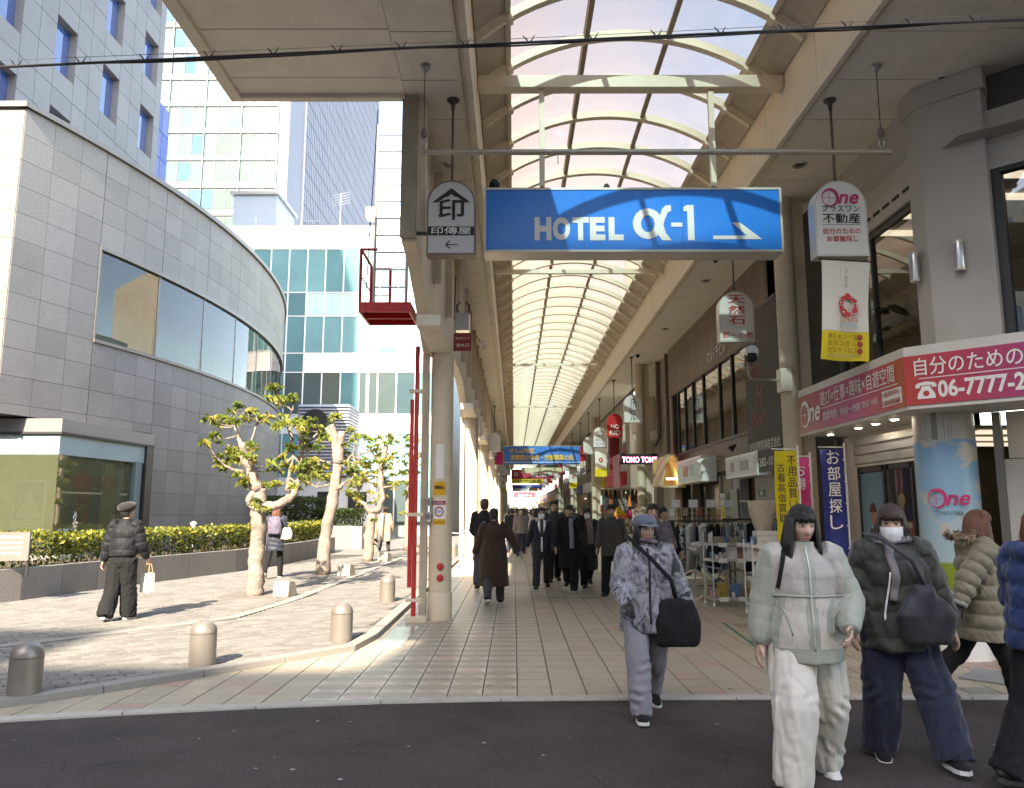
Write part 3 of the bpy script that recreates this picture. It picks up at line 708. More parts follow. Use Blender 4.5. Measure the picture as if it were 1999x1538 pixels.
# ================================================================== planter wall, hedge, trees
PL = [(-9.6, 11.2), (-8.5, 13.3), (-8.05, 15.5), (-7.45, 17.7), (-6.85, 20), (-6.55, 24), (-6.5, 28.8)]
pw = thing('planter_wall', 'low granite planter wall along the plaza below the clipped hedge', 'planter wall')
Lp = sum(math.hypot(a[0] - b[0], a[1] - b[1]) for a, b in zip(PL[:-1], PL[1:])); d = 0.0
while d < Lp - .2:
    e = min(d + .9, Lp); (x0, y0), t0 = along(PL, d + .004); (x1, y1), t1 = along(PL, e - .004); w = .14
    MB().prism([(x0, y0), (x1, y1), (x1 - t1[1] * w, y1 + t1[0] * w), (x0 - t0[1] * w, y0 + t0[0] * w)], 0, .60, 'z').build('stone_slab', m_st[int(d * 3) % 3], pw, bevel=.006)
    d = e
b = MB().prism([(x + .0, y + .0) for x, y in [(p[0] - .1, p[1] + .05) for p in PL]] + [(-8.5, 29), (-9.4, 21), (-9.7, 17), (-12, 16.4), (-13, 11)], 0.0, .52, 'z'); b.build('soil', M('planter soil', (.06, .045, .03), .95, var=.3, vs=8, bump=.5, bs=30), pw)
def leafmat(name, col, tr=0.35):
    m = bpy.data.materials.new(name); m.use_nodes = True; t = m.node_tree; L = t.links.new; p = t.nodes['Principled BSDF']; o = [n for n in t.nodes if n.type == 'OUTPUT_MATERIAL'][0]
    p.inputs['Base Color'].default_value = rgb(col); p.inputs['Roughness'].default_value = .4; p.inputs['Specular IOR Level'].default_value = .4
    tl = N(t, 'ShaderNodeBsdfTranslucent'); tl.inputs[0].default_value = (col[0] * 1.6, col[1] * 1.5, col[2] * .8, 1)
    mx = N(t, 'ShaderNodeMixShader'); mx.inputs[0].default_value = tr; L(p.outputs[0], mx.inputs[1]); L(tl.outputs[0], mx.inputs[2]); L(mx.outputs[0], o.inputs[0]); return m
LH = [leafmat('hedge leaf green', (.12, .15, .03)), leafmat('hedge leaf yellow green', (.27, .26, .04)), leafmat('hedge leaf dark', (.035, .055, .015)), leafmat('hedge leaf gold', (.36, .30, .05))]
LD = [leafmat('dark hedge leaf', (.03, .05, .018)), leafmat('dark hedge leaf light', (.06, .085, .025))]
m_twig = M('hedge twig', (.07, .05, .03), .9, var=.2)
def leafcards(pts, mats, wts, size, rg, up=.5):
    """pts: list of (p, normal); one bent card per point"""
    b = MB()
    for p, nrm in pts:
        s_ = size * rg.uniform(.6, 1.3)
        d_ = (Vector((rg.gauss(0, 1), rg.gauss(0, 1), rg.gauss(0, 1))).normalized() * .9 + Vector(nrm) * up + Vector((0, 0, .3))).normalized()
        sd = d_.cross(Vector((rg.gauss(0, 1), rg.gauss(0, 1), rg.gauss(0, 1)))).normalized() * s_ * .32
        P = Vector(p); a = P + d_ * s_ * .5 + d_.cross(sd) * .25; e = P + d_ * s_
        m_ = rg.choices(range(len(mats)), wts)[0]
        b.add([tuple(P), tuple(a + sd), tuple(e), tuple(a - sd)], [(0, 1, 2, 3)], m_)
    return b
def hedge_run(name, label, pl, width, z0, z1, n, mats, wts, size, seed):
    """clipped hedge: leafy skin with depth over a dark twiggy core, loose and gappy at the foot"""
    rg = random.Random(seed); t = thing(name, label, 'hedge')
    Lp = sum(math.hypot(a[0] - b[0], a[1] - b[1]) for a, b in zip(pl[:-1], pl[1:])); pts = []
    for _ in range(n):
        d = rg.uniform(0, Lp); (x, y), tg = along(pl, d); nx, ny = -tg[1], tg[0]
        bump = .09 * mnoise.noise((d * 1.3, seed, 0)) + .05 * mnoise.noise((d * 4, seed, 3))
        q = rg.random(); zt = z1 + bump
        if q < .42: u = rg.uniform(0, width); z = zt - abs(rg.gauss(0, .05)); nrm = (0, 0, 1)
        elif q < .85: u = abs(rg.gauss(0, .07)) + .02 * math.sin(d * 5); z = rg.uniform(z0, zt); nrm = (-nx, -ny, .3); u += .10 * (zt - z) / (zt - z0) * (1 + mnoise.noise((d * 2, z * 3, 9)))
        else: u = rg.uniform(.1, width); z = rg.uniform(z0, zt); nrm = (0, 0, 1)
        if z < z0 + .25 and rg.random() < .45 + .5 * mnoise.noise((d * 2.2, 5, seed)): continue
        pts.append(((x + nx * u, y + ny * u, z), nrm))
    def key(p): return p
    # tips catch the yellow new growth near the top
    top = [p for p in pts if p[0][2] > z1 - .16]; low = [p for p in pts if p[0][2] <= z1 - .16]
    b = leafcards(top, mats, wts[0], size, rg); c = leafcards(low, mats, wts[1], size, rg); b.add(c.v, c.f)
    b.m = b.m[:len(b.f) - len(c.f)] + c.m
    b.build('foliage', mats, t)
    tw = MB()
    for _ in range(int(Lp * 9)):
        d = rg.uniform(0, Lp); (x, y), tg = along(pl, d); nx, ny = -tg[1], tg[0]; u = rg.uniform(.12, width * .8)
        tw.tube([(x + nx * u, y + ny * u, z0 - .05), (x + nx * u + rg.uniform(-.08, .08), y + ny * u + rg.uniform(-.08, .08), (z0 + z1) / 2), (x + nx * u + rg.uniform(-.15, .15), y + ny * u + rg.uniform(-.15, .15), z1 - .05)], [.012, .009, .005], 5)
    tw.build('stem', m_twig, t)['kind'] = 'stuff'
    return t
HP = [(p[0] - .28, p[1] + .08) for p in PL]
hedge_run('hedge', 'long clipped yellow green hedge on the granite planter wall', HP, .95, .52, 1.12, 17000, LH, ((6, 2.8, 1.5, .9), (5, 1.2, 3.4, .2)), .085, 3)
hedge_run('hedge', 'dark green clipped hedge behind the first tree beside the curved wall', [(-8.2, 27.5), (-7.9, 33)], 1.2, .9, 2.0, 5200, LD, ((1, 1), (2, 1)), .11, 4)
MB().bx(-9.2, -8.05, 27.4, 33, 0, .92).build('planter_block', m_st[1]); tag(bpy.data.objects['planter_block'], 'plain granite planter under the dark hedge behind the first tree', 'planter')
p2 = thing('planter_block', 'polished granite planter block with dark hedge between second and third tree', 'planter', (-7.15, 31.2, 0))
MB().bx(-.75, .75, 0, 2.0, 0, .95).build('stone_slab', m_st[0], p2, bevel=.01); MB().bx(.755, 1.15, -.1, 1.9, 0, .93).build('stone_slab', M('brown granite', (.34, .27, .22), .5, var=.1), p2, bevel=.01)
hedge_run('hedge', 'small dark hedge on the polished granite block', [(-7.9, 31.35), (-6.1, 31.35)], 1.4, .92, 1.55, 3600, LD, ((1, 1), (2, 1)), .11, 6)
# trees --------------------------------------------------------------
LT = [leafmat('tree leaf', (.15, .20, .045)), leafmat('tree leaf light', (.26, .30, .07)), leafmat('tree leaf yellow', (.38, .34, .10)), leafmat('tree leaf dark', (.055, .09, .025))]
def barkmat():
    m = M('pale bark', (.235, .195, .165), .85, var=.32, vs=7, bump=1.0, bs=26, dirt=.85, ds=5); return m
m_bark = barkmat(); m_cut = M('sawn wood', (.52, .38, .22), .8, var=.1)
def rosette(b, c, rg, r=.16, n=20):
    c = Vector(c); ax = Vector((rg.gauss(0, .35), rg.gauss(0, .35), 1)).normalized()
    tone = rg.choices(range(4), (4, 4.5, 2.4, 1.2))[0]
    for i in range(n):
        w = rg.uniform(0, 6.283); el = rg.uniform(-.25, 1.1); l = r * rg.uniform(.75, 1.25)
        side = ax.orthogonal().normalized(); side.rotate(Matrix.Rotation(w, 3, ax))
        d_ = (side * math.cos(el) + ax * math.sin(el)).normalized(); wd = d_.cross(ax).normalized() * l * .10
        mid = c + d_ * l * .55 + Vector((0, 0, .01)); tip = c + d_ * l * .98 - Vector((0, 0, l * rg.uniform(.15, .55)))
        m_ = tone if rg.random() < .7 else rg.randrange(4)
        b.add([tuple(c), tuple(mid + wd), tuple(tip), tuple(mid - wd)], [(0, 1, 2), (0, 2, 3)], m_)
def knobby(b, pts, rs, rg, n=12, sub=5):
    P = [Vector(p) for p in pts]; out = []; ro = []
    for i in range(len(P) - 1):
        for k in range(sub):
            u = k / sub; q = P[i].lerp(P[i + 1], u); q += Vector((rg.gauss(0, .008), rg.gauss(0, .008), 0)); out.append(q)
            ro.append((rs[i] * (1 - u) + rs[i + 1] * u) * rg.uniform(.93, 1.08))
    out.append(P[-1]); ro.append(rs[-1]); o = len(b.v); b.tube(out, ro, n)
    for i in range(o, len(b.v)):
        q = Vector(b.v[i]); nz = mnoise.noise(q * 7) * .012 + mnoise.noise(q * 18) * .006; kn = max(0, mnoise.noise(q * 5 + Vector((3, 1, 7))) - .32) * .10; b.v[i] = tuple(q + Vector((nz + kn * math.copysign(1, q.x), -nz - kn, 0)))
def tree(label, base, trunk, limbs, ros, seed, ncl=1.0):
    """trunk/limbs: (points, radii) relative to the base; ros: rosette centres"""
    rg = random.Random(seed); t = thing('street_tree', label, 'tree', base, group='pollarded trees along the plaza')
    b = MB(); knobby(b, trunk[0], trunk[1], rg, 16, 6); b.build('trunk', m_bark, t, smooth=True)
    for pts, rs in limbs:
        b = MB(); knobby(b, pts, rs, rg, 9, 4); l = b.build('limb', m_bark, t, smooth=True)
        if rs[-1] > .05:
            e = Vector(pts[-1]); dr = (e - Vector(pts[-2])).normalized(); q = MB().tube([e - dr * .002, e + dr * .006], rs[-1] * .82, 12); q.build('sawn_end', m_cut, l)
    b = MB(); tw = MB(); allp = [Vector(p) for pts, rs in limbs + [trunk] for p in pts[1:]]
    for c in ros:
        c = Vector(c)
        for k in range(rg.choice((2, 3, 3))): rosette(b, c + Vector((rg.gauss(0, .07), rg.gauss(0, .12), rg.gauss(0, .05))), rg, rg.uniform(.10, .155), 24)
        nr = min(allp, key=lambda p: (p - c).length)
        if (nr - c).length < .9: tw.tube([nr, nr.lerp(c, .55) + Vector((0, rg.gauss(0, .04), -.04)), c], [.02, .012, .008], 5)
    b.build('crown', LT, t); tw.build('twig', m_bark, t)['kind'] = 'stuff'
    return t
def z4(zx, zy, dy=0): return ((zx - 660) * .00152, dy, 1.67 + (1450 - zy) * .00155)
rg = random.Random(11)
T1 = [(100, 470), (60, 500), (150, 440), (350, 460), (400, 340), (470, 380), (540, 400), (600, 380), (170, 690), (110, 790), (250, 820), (120, 970), (90, 1000), (220, 920), (320, 940), (500, 1130), (540, 1220), (470, 1190), (580, 810), (600, 940), (750, 960), (780, 1060), (930, 960), (960, 1000), (880, 1260), (720, 190), (780, 190), (820, 250), (880, 120), (980, 180), (880, 460), (1080, 480), (1040, 560), (1170, 620), (1230, 560), (1100, 500), (1060, 760), (1000, 800), (1200, 740), (1380, 540), (1420, 660), (1180, 960), (1290, 980), (1150, 1030), (1280, 1120), (1210, 1200), (1390, 1030), (690, 1500), (1050, 1200), (1230, 1020), (1330, 1000), (300, 860)]
tree('pollarded tree with two forked limbs nearest on the plaza', (-4.70, 14.45, .05),
     ([(0, 0, 0), (0, 0, .5), (.01, 0, 1.1), (.0, 0, 1.55), (.02, 0, 1.95)], [.165, .14, .132, .138, .118]),
     [([z4(640, 1300), z4(560, 1060, -.02), z4(480, 960, -.05), z4(455, 745, -.12)], [.13, .10, .095, .062]),
      ([z4(430, 800, -.05), z4(360, 650), z4(320, 540, .05)], [.05, .035, .022]), ([z4(520, 800), z4(540, 680), z4(570, 520, .05), z4(600, 480)], [.035, .022, .018, .012]),
      ([z4(450, 1090), z4(330, 1060, -.1), z4(250, 1010, -.15)], [.05, .03, .018]), ([z4(420, 930), z4(350, 860, .1)], [.03, .015]),
      ([z4(700, 1500), z4(860, 1490), z4(1010, 1410, .05), z4(1080, 1310, .08)], [.10, .085, .08, .075]),
      ([z4(1000, 1320, .05), z4(1010, 1150), z4(1070, 900, -.1)], [.06, .042, .03]), ([z4(1090, 1310, .08), z4(1110, 1050, .1), z4(1150, 760, .15), z4(1330, 590, .2)], [.055, .038, .03, .012]),
      ([z4(1040, 900), z4(1010, 680, .1), z4(950, 500, .15), z4(970, 330, .2), z4(860, 250, .2)], [.03, .028, .024, .018, .010]), ([z4(970, 350, .2), z4(990, 200, .25)], [.015, .008]),
      ([z4(620, 1320), z4(570, 1400, -.12), z4(560, 1490, -.1)], [.09, .07, .04])],
     [z4(x, y, rg.gauss(0, .30)) for x, y in T1], 1)
def z5(zx, zy, zc, x0, zb, dy=0): k = zc / 1515 / 4.8; return ((zx - x0) * k, dy, zb + (1500 - zy) * k * 1.02)
q2 = lambda x, y, dy=0: z5(x, y, 18.4, 120, .22, dy)
R2 = [(150, 150), (190, 120), (30, 340), (40, 400), (240, 430), (300, 420), (410, 330), (510, 340), (340, 220), (150, 660), (120, 700), (350, 580), (420, 600), (330, 640), (20, 640), (60, 680), (-60, 740), (350, 700), (420, 760), (480, 700), (280, 480), (-80, 640), (470, 560), (-60, 560), (400, 860), (340, 830)]
tree('tall leaning tree with a sawn top and few leaves, second on the plaza', (-4.55, 18.9, .05),
     ([(0, 0, 0), q2(130, 1250), q2(180, 950), q2(215, 720), q2(230, 560), q2(190, 330), q2(160, 190)], [.175, .14, .13, .12, .11, .10, .075]),
     [([q2(230, 560), q2(240, 400), q2(255, 260)], [.13, .11, .085]), ([q2(230, 800), q2(300, 750, -.1), q2(400, 780, -.15), q2(450, 790)], [.06, .045, .03, .02]), ([q2(160, 300), q2(110, 220, -.05)], [.06, .055]),
      ([q2(290, 560), q2(360, 470, .1), q2(380, 400, .1)], [.03, .02, .014]), ([q2(150, 760), q2(20, 780, .1), q2(-90, 720)], [.03, .02, .012]), ([q2(160, 560), q2(40, 520), q2(-40, 560)], [.03, .015, .01])],
     [q2(x, y, rg.gauss(0, .35)) for x, y in R2], 2)
q3 = lambda x, y, dy=0: z5(x, y, 23.4, 560, .1, dy)
R3 = [(640, 400), (700, 380), (760, 400), (720, 440), (560, 470), (520, 490), (620, 490), (690, 560), (760, 560), (800, 600), (600, 600), (540, 600), (480, 600), (440, 640), (560, 660), (660, 640), (720, 640), (640, 720), (560, 740), (490, 780), (420, 800), (560, 830), (480, 840), (640, 800), (720, 820), (800, 830), (830, 850), (600, 900), (680, 880), (450, 990), (590, 980), (640, 1150), (800, 740), (850, 720), (360, 820), (340, 860), (690, 930), (510, 700), (580, 1380), (760, 680), (400, 720), (620, 560)]
tree('bushy pollarded tree with a dense crown, third on the plaza', (-4.38, 23.8, .05),
     ([(0, 0, 0), q3(565, 1300), q3(590, 1100), q3(610, 1060)], [.17, .145, .135, .125]),
     [([q3(620, 1080), q3(680, 960), q3(660, 830), q3(660, 700), q3(690, 540), q3(710, 440)], [.13, .10, .09, .085, .08, .07]), ([q3(570, 1090), q3(520, 1010, -.1), q3(470, 985, -.1)], [.09, .06, .04]),
      ([q3(670, 640), q3(560, 520, .1), q3(430, 540, .2)], [.04, .03, .015]), ([q3(650, 760), q3(560, 730), q3(400, 800, -.2)], [.04, .025, .015]), ([q3(680, 700), q3(800, 620, .2)], [.035, .015]), ([q3(600, 960), q3(500, 910), q3(390, 880)], [.03, .02, .012]), ([q3(670, 860), q3(800, 840)], [.03, .015])],
     [q3(x, y, rg.gauss(0, .4)) for x, y in R3], 3)
q4 = lambda x, y, dy=0: z5(x, y, 29.2, 930, .35, dy)
R4 = [(870, 500), (900, 560), (960, 560), (880, 620), (980, 640), (930, 700), (960, 760), (880, 780), (920, 860), (980, 880), (860, 860), (820, 960), (880, 960), (940, 980), (900, 1060), (1000, 740), (1040, 700), (1040, 820), (860, 700), (990, 560), (870, 1230)]
tree('slender tree with a sparse pale crown, farthest on the plaza beside the red pipe', (-3.98, 29.6, .05),
     ([(0, 0, 0), q4(935, 1200), q4(945, 950), q4(950, 750), q4(940, 580)], [.17, .15, .12, .09, .04]),
     [([q4(945, 900), q4(880, 760), q4(850, 640)], [.05, .03, .015]), ([q4(950, 800), q4(1030, 700)], [.04, .015]), ([q4(945, 960), q4(860, 900), q4(820, 950)], [.04, .02, .012])],
     [q4(x, y, rg.gauss(0, .4)) for x, y in R4], 4)
stk = MB().tube([(-5.0, 28.3, 0.05), (-4.93, 28.35, 2.2)], [.05, .045], 8).build('tree_stake', M('stake wood', (.50, .34, .20), .8, var=.15, vs=6)); tag(stk, 'orange brown wooden stake in front of the beige coat', 'stake')
# tree pits and stone name wedges
for i, (x, y) in enumerate(((-4.7, 14.45), (-4.55, 18.9), (-4.38, 23.8), (-3.98, 29.6))):
    o = MB().prism([(-.55, -.55), (.55, -.55), (.55, .55), (-.55, .55)], 0.03, .062, 'z').build('tree_pit', M('pit grating', (.16, .145, .125), .8, var=.2, vs=8, bump=.5, bs=40), loc=(x, y, 0)); struct(o)
m_wedge = M('wedge granite', (.29, .26, .22), .7, var=.1, vs=20, bump=.15, bs=90)
for i, (x, y) in enumerate(((-4.12, 14.35), (-3.92, 18.6), (-3.85, 23.6), (-3.55, 29))):
    t = thing('stone_marker', ['wedge shaped stone name marker beside the nearest tree', 'wedge shaped stone marker beside the leaning second tree', 'wedge shaped stone marker beside the bushy third tree', 'wedge shaped stone marker beside the farthest tree'][i], 'stone marker', (x, y, .06), R(-18), 'stone markers by the trees')
    MB().prism([(-.15, 0), (.15, 0), (.06, .25), (-.12, .27)], -.16, .16, 'x').build('block', m_wedge, t, bevel=.005)
    Tm = Matrix.Rotation(math.atan2(.27, .03), 4, 'X')
    if i < 2:
        for k in range(3): text('ヤマモモの木'[:6 - k], m_cut, t, (0.02, -.142 + .01 + k * .006, .19 - k * .05), Matrix.Rotation(R(84), 4, 'X'), w=.2, ext=.004)
# bollards
m_bol = M('taupe metallic paint', (.25, .225, .195), .38, metal=.45, var=.08, vs=4, dirt=.15)
bl = ['scuffed dark bollard at the left edge standing in shade', 'taupe domed bollard standing alone at the plaza front', 'taupe bollard at the corner of the raised plaza kerb', 'taupe bollard nearest the red pipe', 'small taupe bollard seen beyond the nearest arcade column']
for i, (x, y) in enumerate(((-4.08, 6.75), (-3.10, 8.02), (-2.04, 9.50), (-2.13, 13.43), (-1.98, 26.1))):
    t = thing('bollard', bl[i], 'bollard', (x, y, .05), group='domed bollards along the plaza edge')
    r = .128
    MB().lathe([(r, 0), (r, .325)], n=32).build('post', m_bol, t, autosm=40)
    MB().lathe([(r - .004, .327), (r - .004, .333), (r, .335)] + [(r * math.cos(a), .335 + r * .95 * math.sin(a)) for a in [R(q) for q in range(8, 90, 8)]], n=32).build('dome', m_bol, t, autosm=50)
# planter sign, garden lamp
t = thing('planter_sign', 'grey rectangular notice board on posts in the hedge at the left edge', 'notice board', (-8.43, 13.25, .5))
MB().bx(-.5, .3, -.02, .02, .25, .72).build('board', M('board grey', (.15, .14, .125), .6, var=.1), t)
for x in (-.4, .27): MB().bx(x - .015, x + .015, .021, .05, 0, .6).build('leg', m_black, t)
for k in range(4): text('お願い 植込みに入らないで下さい'[k * 3:k * 3 + 9], m_white, t, (-.02, -.021, .64 - k * .09), w=.4, ext=.002)
MB().bx(-.45, -.32, -.024, -.021, .5, .62).build('sticker', m_paper, t)
t = thing('garden_lamp', 'small white capped lamp above the hedge', 'garden lamp', (-8.15, 20.0, .5))
MB().lathe([(.03, 0), (.03, .62), (.055, .63), (.055, .72)], n=12).build('post', m_white, t, autosm=40); MB().lathe([(.08, .725), (.08, .75), (.02, .80)], n=14).build('cap', m_white, t, autosm=40)

# ================================================================== towers behind
def paneled_face(root, name, mats, x0, x1, z0, z1, dx, dz, y, gap=.02, th=.05, skip=None, limit=300, rgs=1):
    rg = random.Random(rgs); it = []
    nx = int(round((x1 - x0) / dx)); nz = int(round((z1 - z0) / dz))
    for j in range(nz):
        for i in range(nx):
            if skip and skip(i, j): continue
            it.append((MB().bx(x0 + i * dx + gap, x0 + (i + 1) * dx - gap, y, y + th, z0 + j * dz + gap, z0 + (j + 1) * dz - gap), mats[rg.randrange(len(mats))]))
    pieces(name, it, root, name, limit)
# grey stone office tower upper left, facade along the street at X = -19.5
ot = thing('office_tower', 'grey stone office tower with deep square windows at the upper left', 'office tower')
m_ow = [stonemat('tower cladding %d' % i, c, .4) for i, c in enumerate([(.155, .155, .16), (.148, .148, .153), (.163, .163, .168)])]
m_bluegl = M('blue window glass', (.015, .05, .17), .05, var=.1, spec=1.0, coat=.5)
XT = -19.5; BAY = 3.7; FL = 4.15; ZA = 21.4
yw = [20.1 + BAY * i for i in range(-1, 6)]   # window centres along Y
near = []
for f in range(-5, 8):
    zc = ZA + (f) * FL
    for i, yc in enumerate(yw):
        off = 0
        y0, y1 = yc - BAY / 2, min(yc + BAY / 2, 39.7)
        vis = -3 <= f <= 3 and y0 > 24
        # window 1.5 wide, 2.2 high; cladding: two panels between windows, one strip above and below
        for (a, b_) in ((y0, yc - .75), (yc + .75, y1)):
            for k in range(3):
                near.append((0 if vis else 1, MB().bx(XT - .06, XT, a + .012, b_ - .012, zc - 2.075 + k * 1.3833 + .012, zc - .6917 + k * 1.3833 - .012)))
        for (a, b_) in ((zc - 2.075, zc - 1.2), (zc + 1.2, zc + 2.075)):
            near.append((0 if vis else 1, MB().bx(XT - .06, XT, yc - .738, yc + .738, a + .012, b_ - .012)))
        if f >= -3 and f <= 4 and y0 > 20:
            fr = MB().bx(XT - .40, XT - .33, yc - .78, yc + .78, zc - 1.22, zc + 1.22).build('window', m_bluegl, ot)
            q = MB(); q.bx(XT - .34, XT - .045, yc - .80, yc - .752, zc - 1.24, zc + 1.24); q.bx(XT - .34, XT - .045, yc + .752, yc + .80, zc - 1.24, zc + 1.24); q.bx(XT - .34, XT - .045, yc - .75, yc + .75, zc - 1.26, zc - 1.202); q.bx(XT - .34, XT - .045, yc - .75, yc + .75, zc + 1.202, zc + 1.26)
            q.build('reveal', m_lint, fr)
near.sort(key=lambda q: q[0]); pieces('cladding_panel', [(q[1], m_ow[i % 3]) for i, q in enumerate(near)], ot, 'cladding_panel', 290)
yend = 39.7
MB().bx(XT - 12, XT - .41, -5, yend, 0, 50).build('core_wall', m_joint, ot)
MB().bx(XT - 1, XT - .06, -5, yw[0] - BAY / 2, 0, 50).build('side_wall', m_ow[0], ot)
MB().bx(XT - .62, XT - .01, yend - .01, yend + .3, 0, 50).build('corner_wall', m_ow[0], ot)
b = thing('office_annex', 'blue tinted annex beside the grey office tower', 'building')
m_bt = [M('blue tile %d' % i, c, .5, var=.08, spec=.2) for i, c in enumerate([(.10, .14, .30), (.115, .15, .32), (.07, .11, .32)])]
it = []
for j in range(12):
    for i in range(3): it.append((MB().bx(-20.25, -20.2, 40.1 + i * .85 + .015, 40.1 + (i + 1) * .85 - .015, 24.6 - (j + 1) * 1.6 + .02, 24.6 - j * 1.6 - .02), m_bt[(i * 2 + j) % 3]))
pieces('wall_panel', it, b); MB().bx(-26, -20.26, 40.1, 42.65, 0, 24.7).build('core_wall', m_bt[0], b)
# glass curtain wall tower
m_rwh = M('white flank', (.8, .8, .8), .6, var=.02)
gtw = thing('glass_tower', 'tall pale glass curtain wall tower behind the grey office tower', 'tower')
m_gp = [M('tower pane %d' % i, c, .45, var=.14, vs=.15, spec=.03) for i, c in enumerate([(.095, .15, .16), (.08, .135, .165), (.085, .14, .12), (.055, .11, .16), (.095, .15, .13)])]
GX1, GX0, GY, FLG = -30.6, -50.0, 95.0, 3.75
it = []; sp_ = []
rg = random.Random(2)
for f in range(20):
    z0 = 5 + f * FLG
    for i in range(12):
        x1 = GX1 - .15 - i * 1.6
        c = 2 if (f < 12 and i < 5 and f > 6) else (4 if (f <= 7 and (i < 5 or i > 9)) else rg.choice((0, 0, 1, 3)))
        it.append((0 if 4 <= f < 18 else 1, MB().bx(x1 - 1.53, x1, GY, GY + .06, z0 + 1.05, z0 + 3.6), m_gp[c]))
    sp_.append(MB().bx(GX1 - 19.3, GX1, GY - .01, GY + .05, z0 + .28, z0 + .95)); sp_.append(MB().bx(GX1 - 19.3, GX1 + .06, GY - .14, GY + .05, z0 + .06, z0 + .2))
it.sort(key=lambda q: q[0]); pieces('pane', [(q[1], q[2]) for q in it], gtw, 'pane', 240)
m_sp = M('pale spandrel', (.16, .215, .235), .25, var=.05); m_spd = M('tower band', (.03, .05, .058), .4, var=.05)
for i, q in enumerate(sp_): q.build('spandrel' if i % 2 == 0 else 'band', m_sp if i % 2 == 0 else m_spd, gtw)
b = MB()
for i in range(13): b.bx(GX1 - .15 - i * 1.6 + .0, GX1 - .15 - i * 1.6 + .10, GY - .07, GY + .05, 5, 80)
b.build('mullion', m_spd, gtw)
b = MB()
for i in range(5): b.bx(GX1 - .15 - i * 4.8, GX1 - .05 - i * 4.8, GY - .25, GY + .04, 5, 80)
b.build('fin', m_sp, gtw)
MB().bx(GX0, GX1, GY + .06, GY + 4, 0, 80).build('core_wall', m_sp, gtw); MB().bx(GX0, GX1 - 6, GY + 4.01, GY + 24, 0, 79).build('core_wall', m_sp, gtw); MB().bx(GX1, GX1 + .1, GY + .2, GY + 4, 0, 80).build('flank', m_rwh, gtw)
# ribbed white tower
rt = thing('ribbed_tower', 'white tower with a long ribbed blue grey flank behind the teal office', 'tower')
m_rw = M('tower white', (.5, .51, .53), .6, var=.03); m_rg = M('ribbed flank', (.165, .18, .225), .6, var=.06, vs=.1); m_rd = M('rib groove', (.11, .125, .16), .7, var=.05)
MB().bx(-44, -34.6, 110, 186, 0, 105).build('core_wall', m_rd, rt); MB().bx(-44, -34.25, 109.6, 110, 0, 105).build('front_wall', m_rw, rt)
MB().bx(-34.6, -34.3, 110.01, 119, 0, 104.5).build('plain_flank', m_rg, rt); MB().bx(-34.6, -34.1, 119.2, 119.7, 0, 104.8).build('edge_fin', m_rw, rt)
src = None
rg = random.Random(4)
for i in range(58):
    b = MB(); y0 = 120.2 + i * 1.13
    z = 0
    while z < 104:
        h = 2.9; b.bx(-34.6, -34.3 + rg.uniform(0, .03), y0, y0 + .8, z + .06, z + h); z += 3.0
    b.build('rib', m_rg, rt)
# teal office
to = thing('teal_office', 'low office with teal glass bands and a white parapet beyond the trees', 'office building')
TY = 45.0; TXa, TXb = -19.5, -3.6
m_teal = [facadeglass('teal pane %d' % i, c) for i, c in enumerate([(.12, .27, .285), (.15, .31, .325), (.10, .23, .25), (.19, .34, .35)])]
m_tealw = facadeglass('sunlit teal pane', (.42, .58, .57)); m_tdk = [facadeglass('dark pane %d' % i, c) for i, c in enumerate([(.07, .10, .10), (.10, .12, .10), (.05, .09, .10)])]
m_tsp = facadeglass('teal spandrel', (.085, .185, .205)); m_wsp = M('white and sunlit spandrel', (.75, .76, .74), .4, var=.03)
MB().bx(TXa, TXb, TY + .35, TY + 18, 0, 17.2).build('core_wall', M('office interior', (.25, .3, .3), .8, var=.1), to)
MB().bx(TXa, TXb + .02, TY - .05, TY + 18, 17.15, 18.6).build('parapet', m_wsp, to)
MW = 1.1
# floors: (z0,z1,kind)
rows = [(14.45, 17.1, 'teal'), (13.0, 14.4, 'sp'), (10.75, 12.95, 'teal2'), (9.6, 10.7, 'sp2'), (7.1, 9.55, 'dark'), (6.0, 7.05, 'wsp'), (3.3, 5.95, 'teal3'), (0.9, 3.25, 'dark')]
n = int((TXb - TXa) / MW); it = []; rg = random.Random(8)
for z0, z1, kd in rows:
    for i in range(n):
        x0 = TXb - (i + 1) * MW; right = i < 7  # right-hand spandrels and some panes paler: sunlight on the facade put into colour
        if kd in ('teal', 'teal2'): mt = m_teal[3 if (right and i in (1, 4)) else rg.randrange(3)]
        elif kd == 'sp': mt = m_tealw if i < 8 else m_tsp
        elif kd == 'sp2': mt = m_wsp if i < 8 else m_tsp
        elif kd == 'wsp': mt = m_wsp if i < 10 else m_tsp
        elif kd == 'teal3': mt = m_teal[1 if i % 3 else 3]
        else: mt = m_tdk[rg.randrange(3)] if i % 4 != 1 else m_teal[2]
        it.append((MB().bx(x0 + .03, x0 + MW - .03, TY + .02 + rg.uniform(0, .01), TY + .07, z0, z1), mt))
pieces('pane', it, to)
q = MB()
for i in range(n + 1): x = TXb - i * MW; q.bx(x - .035, x + .035, TY - .03, TY + .1, .5, 17.15)
q.build('mullion', m_white, to)
q = MB()
for z0, z1, kd in rows: q.bx(TXa, TXb, TY - .018, TY + .09, z1 - .0, z1 + .055)
q.build('transom', m_white, to)
text('BEAUTY CLINIC', m_steel, to, (TXb - 2.6, TY - .0, 5.0), w=3.2)
for k, x in enumerate((-8.6, -5.2)): MB().lathe([(.22, 7.1), (.22, 9.5)], (x, TY + .22, 0), 12).build('interior_column', m_white, to, autosm=40)
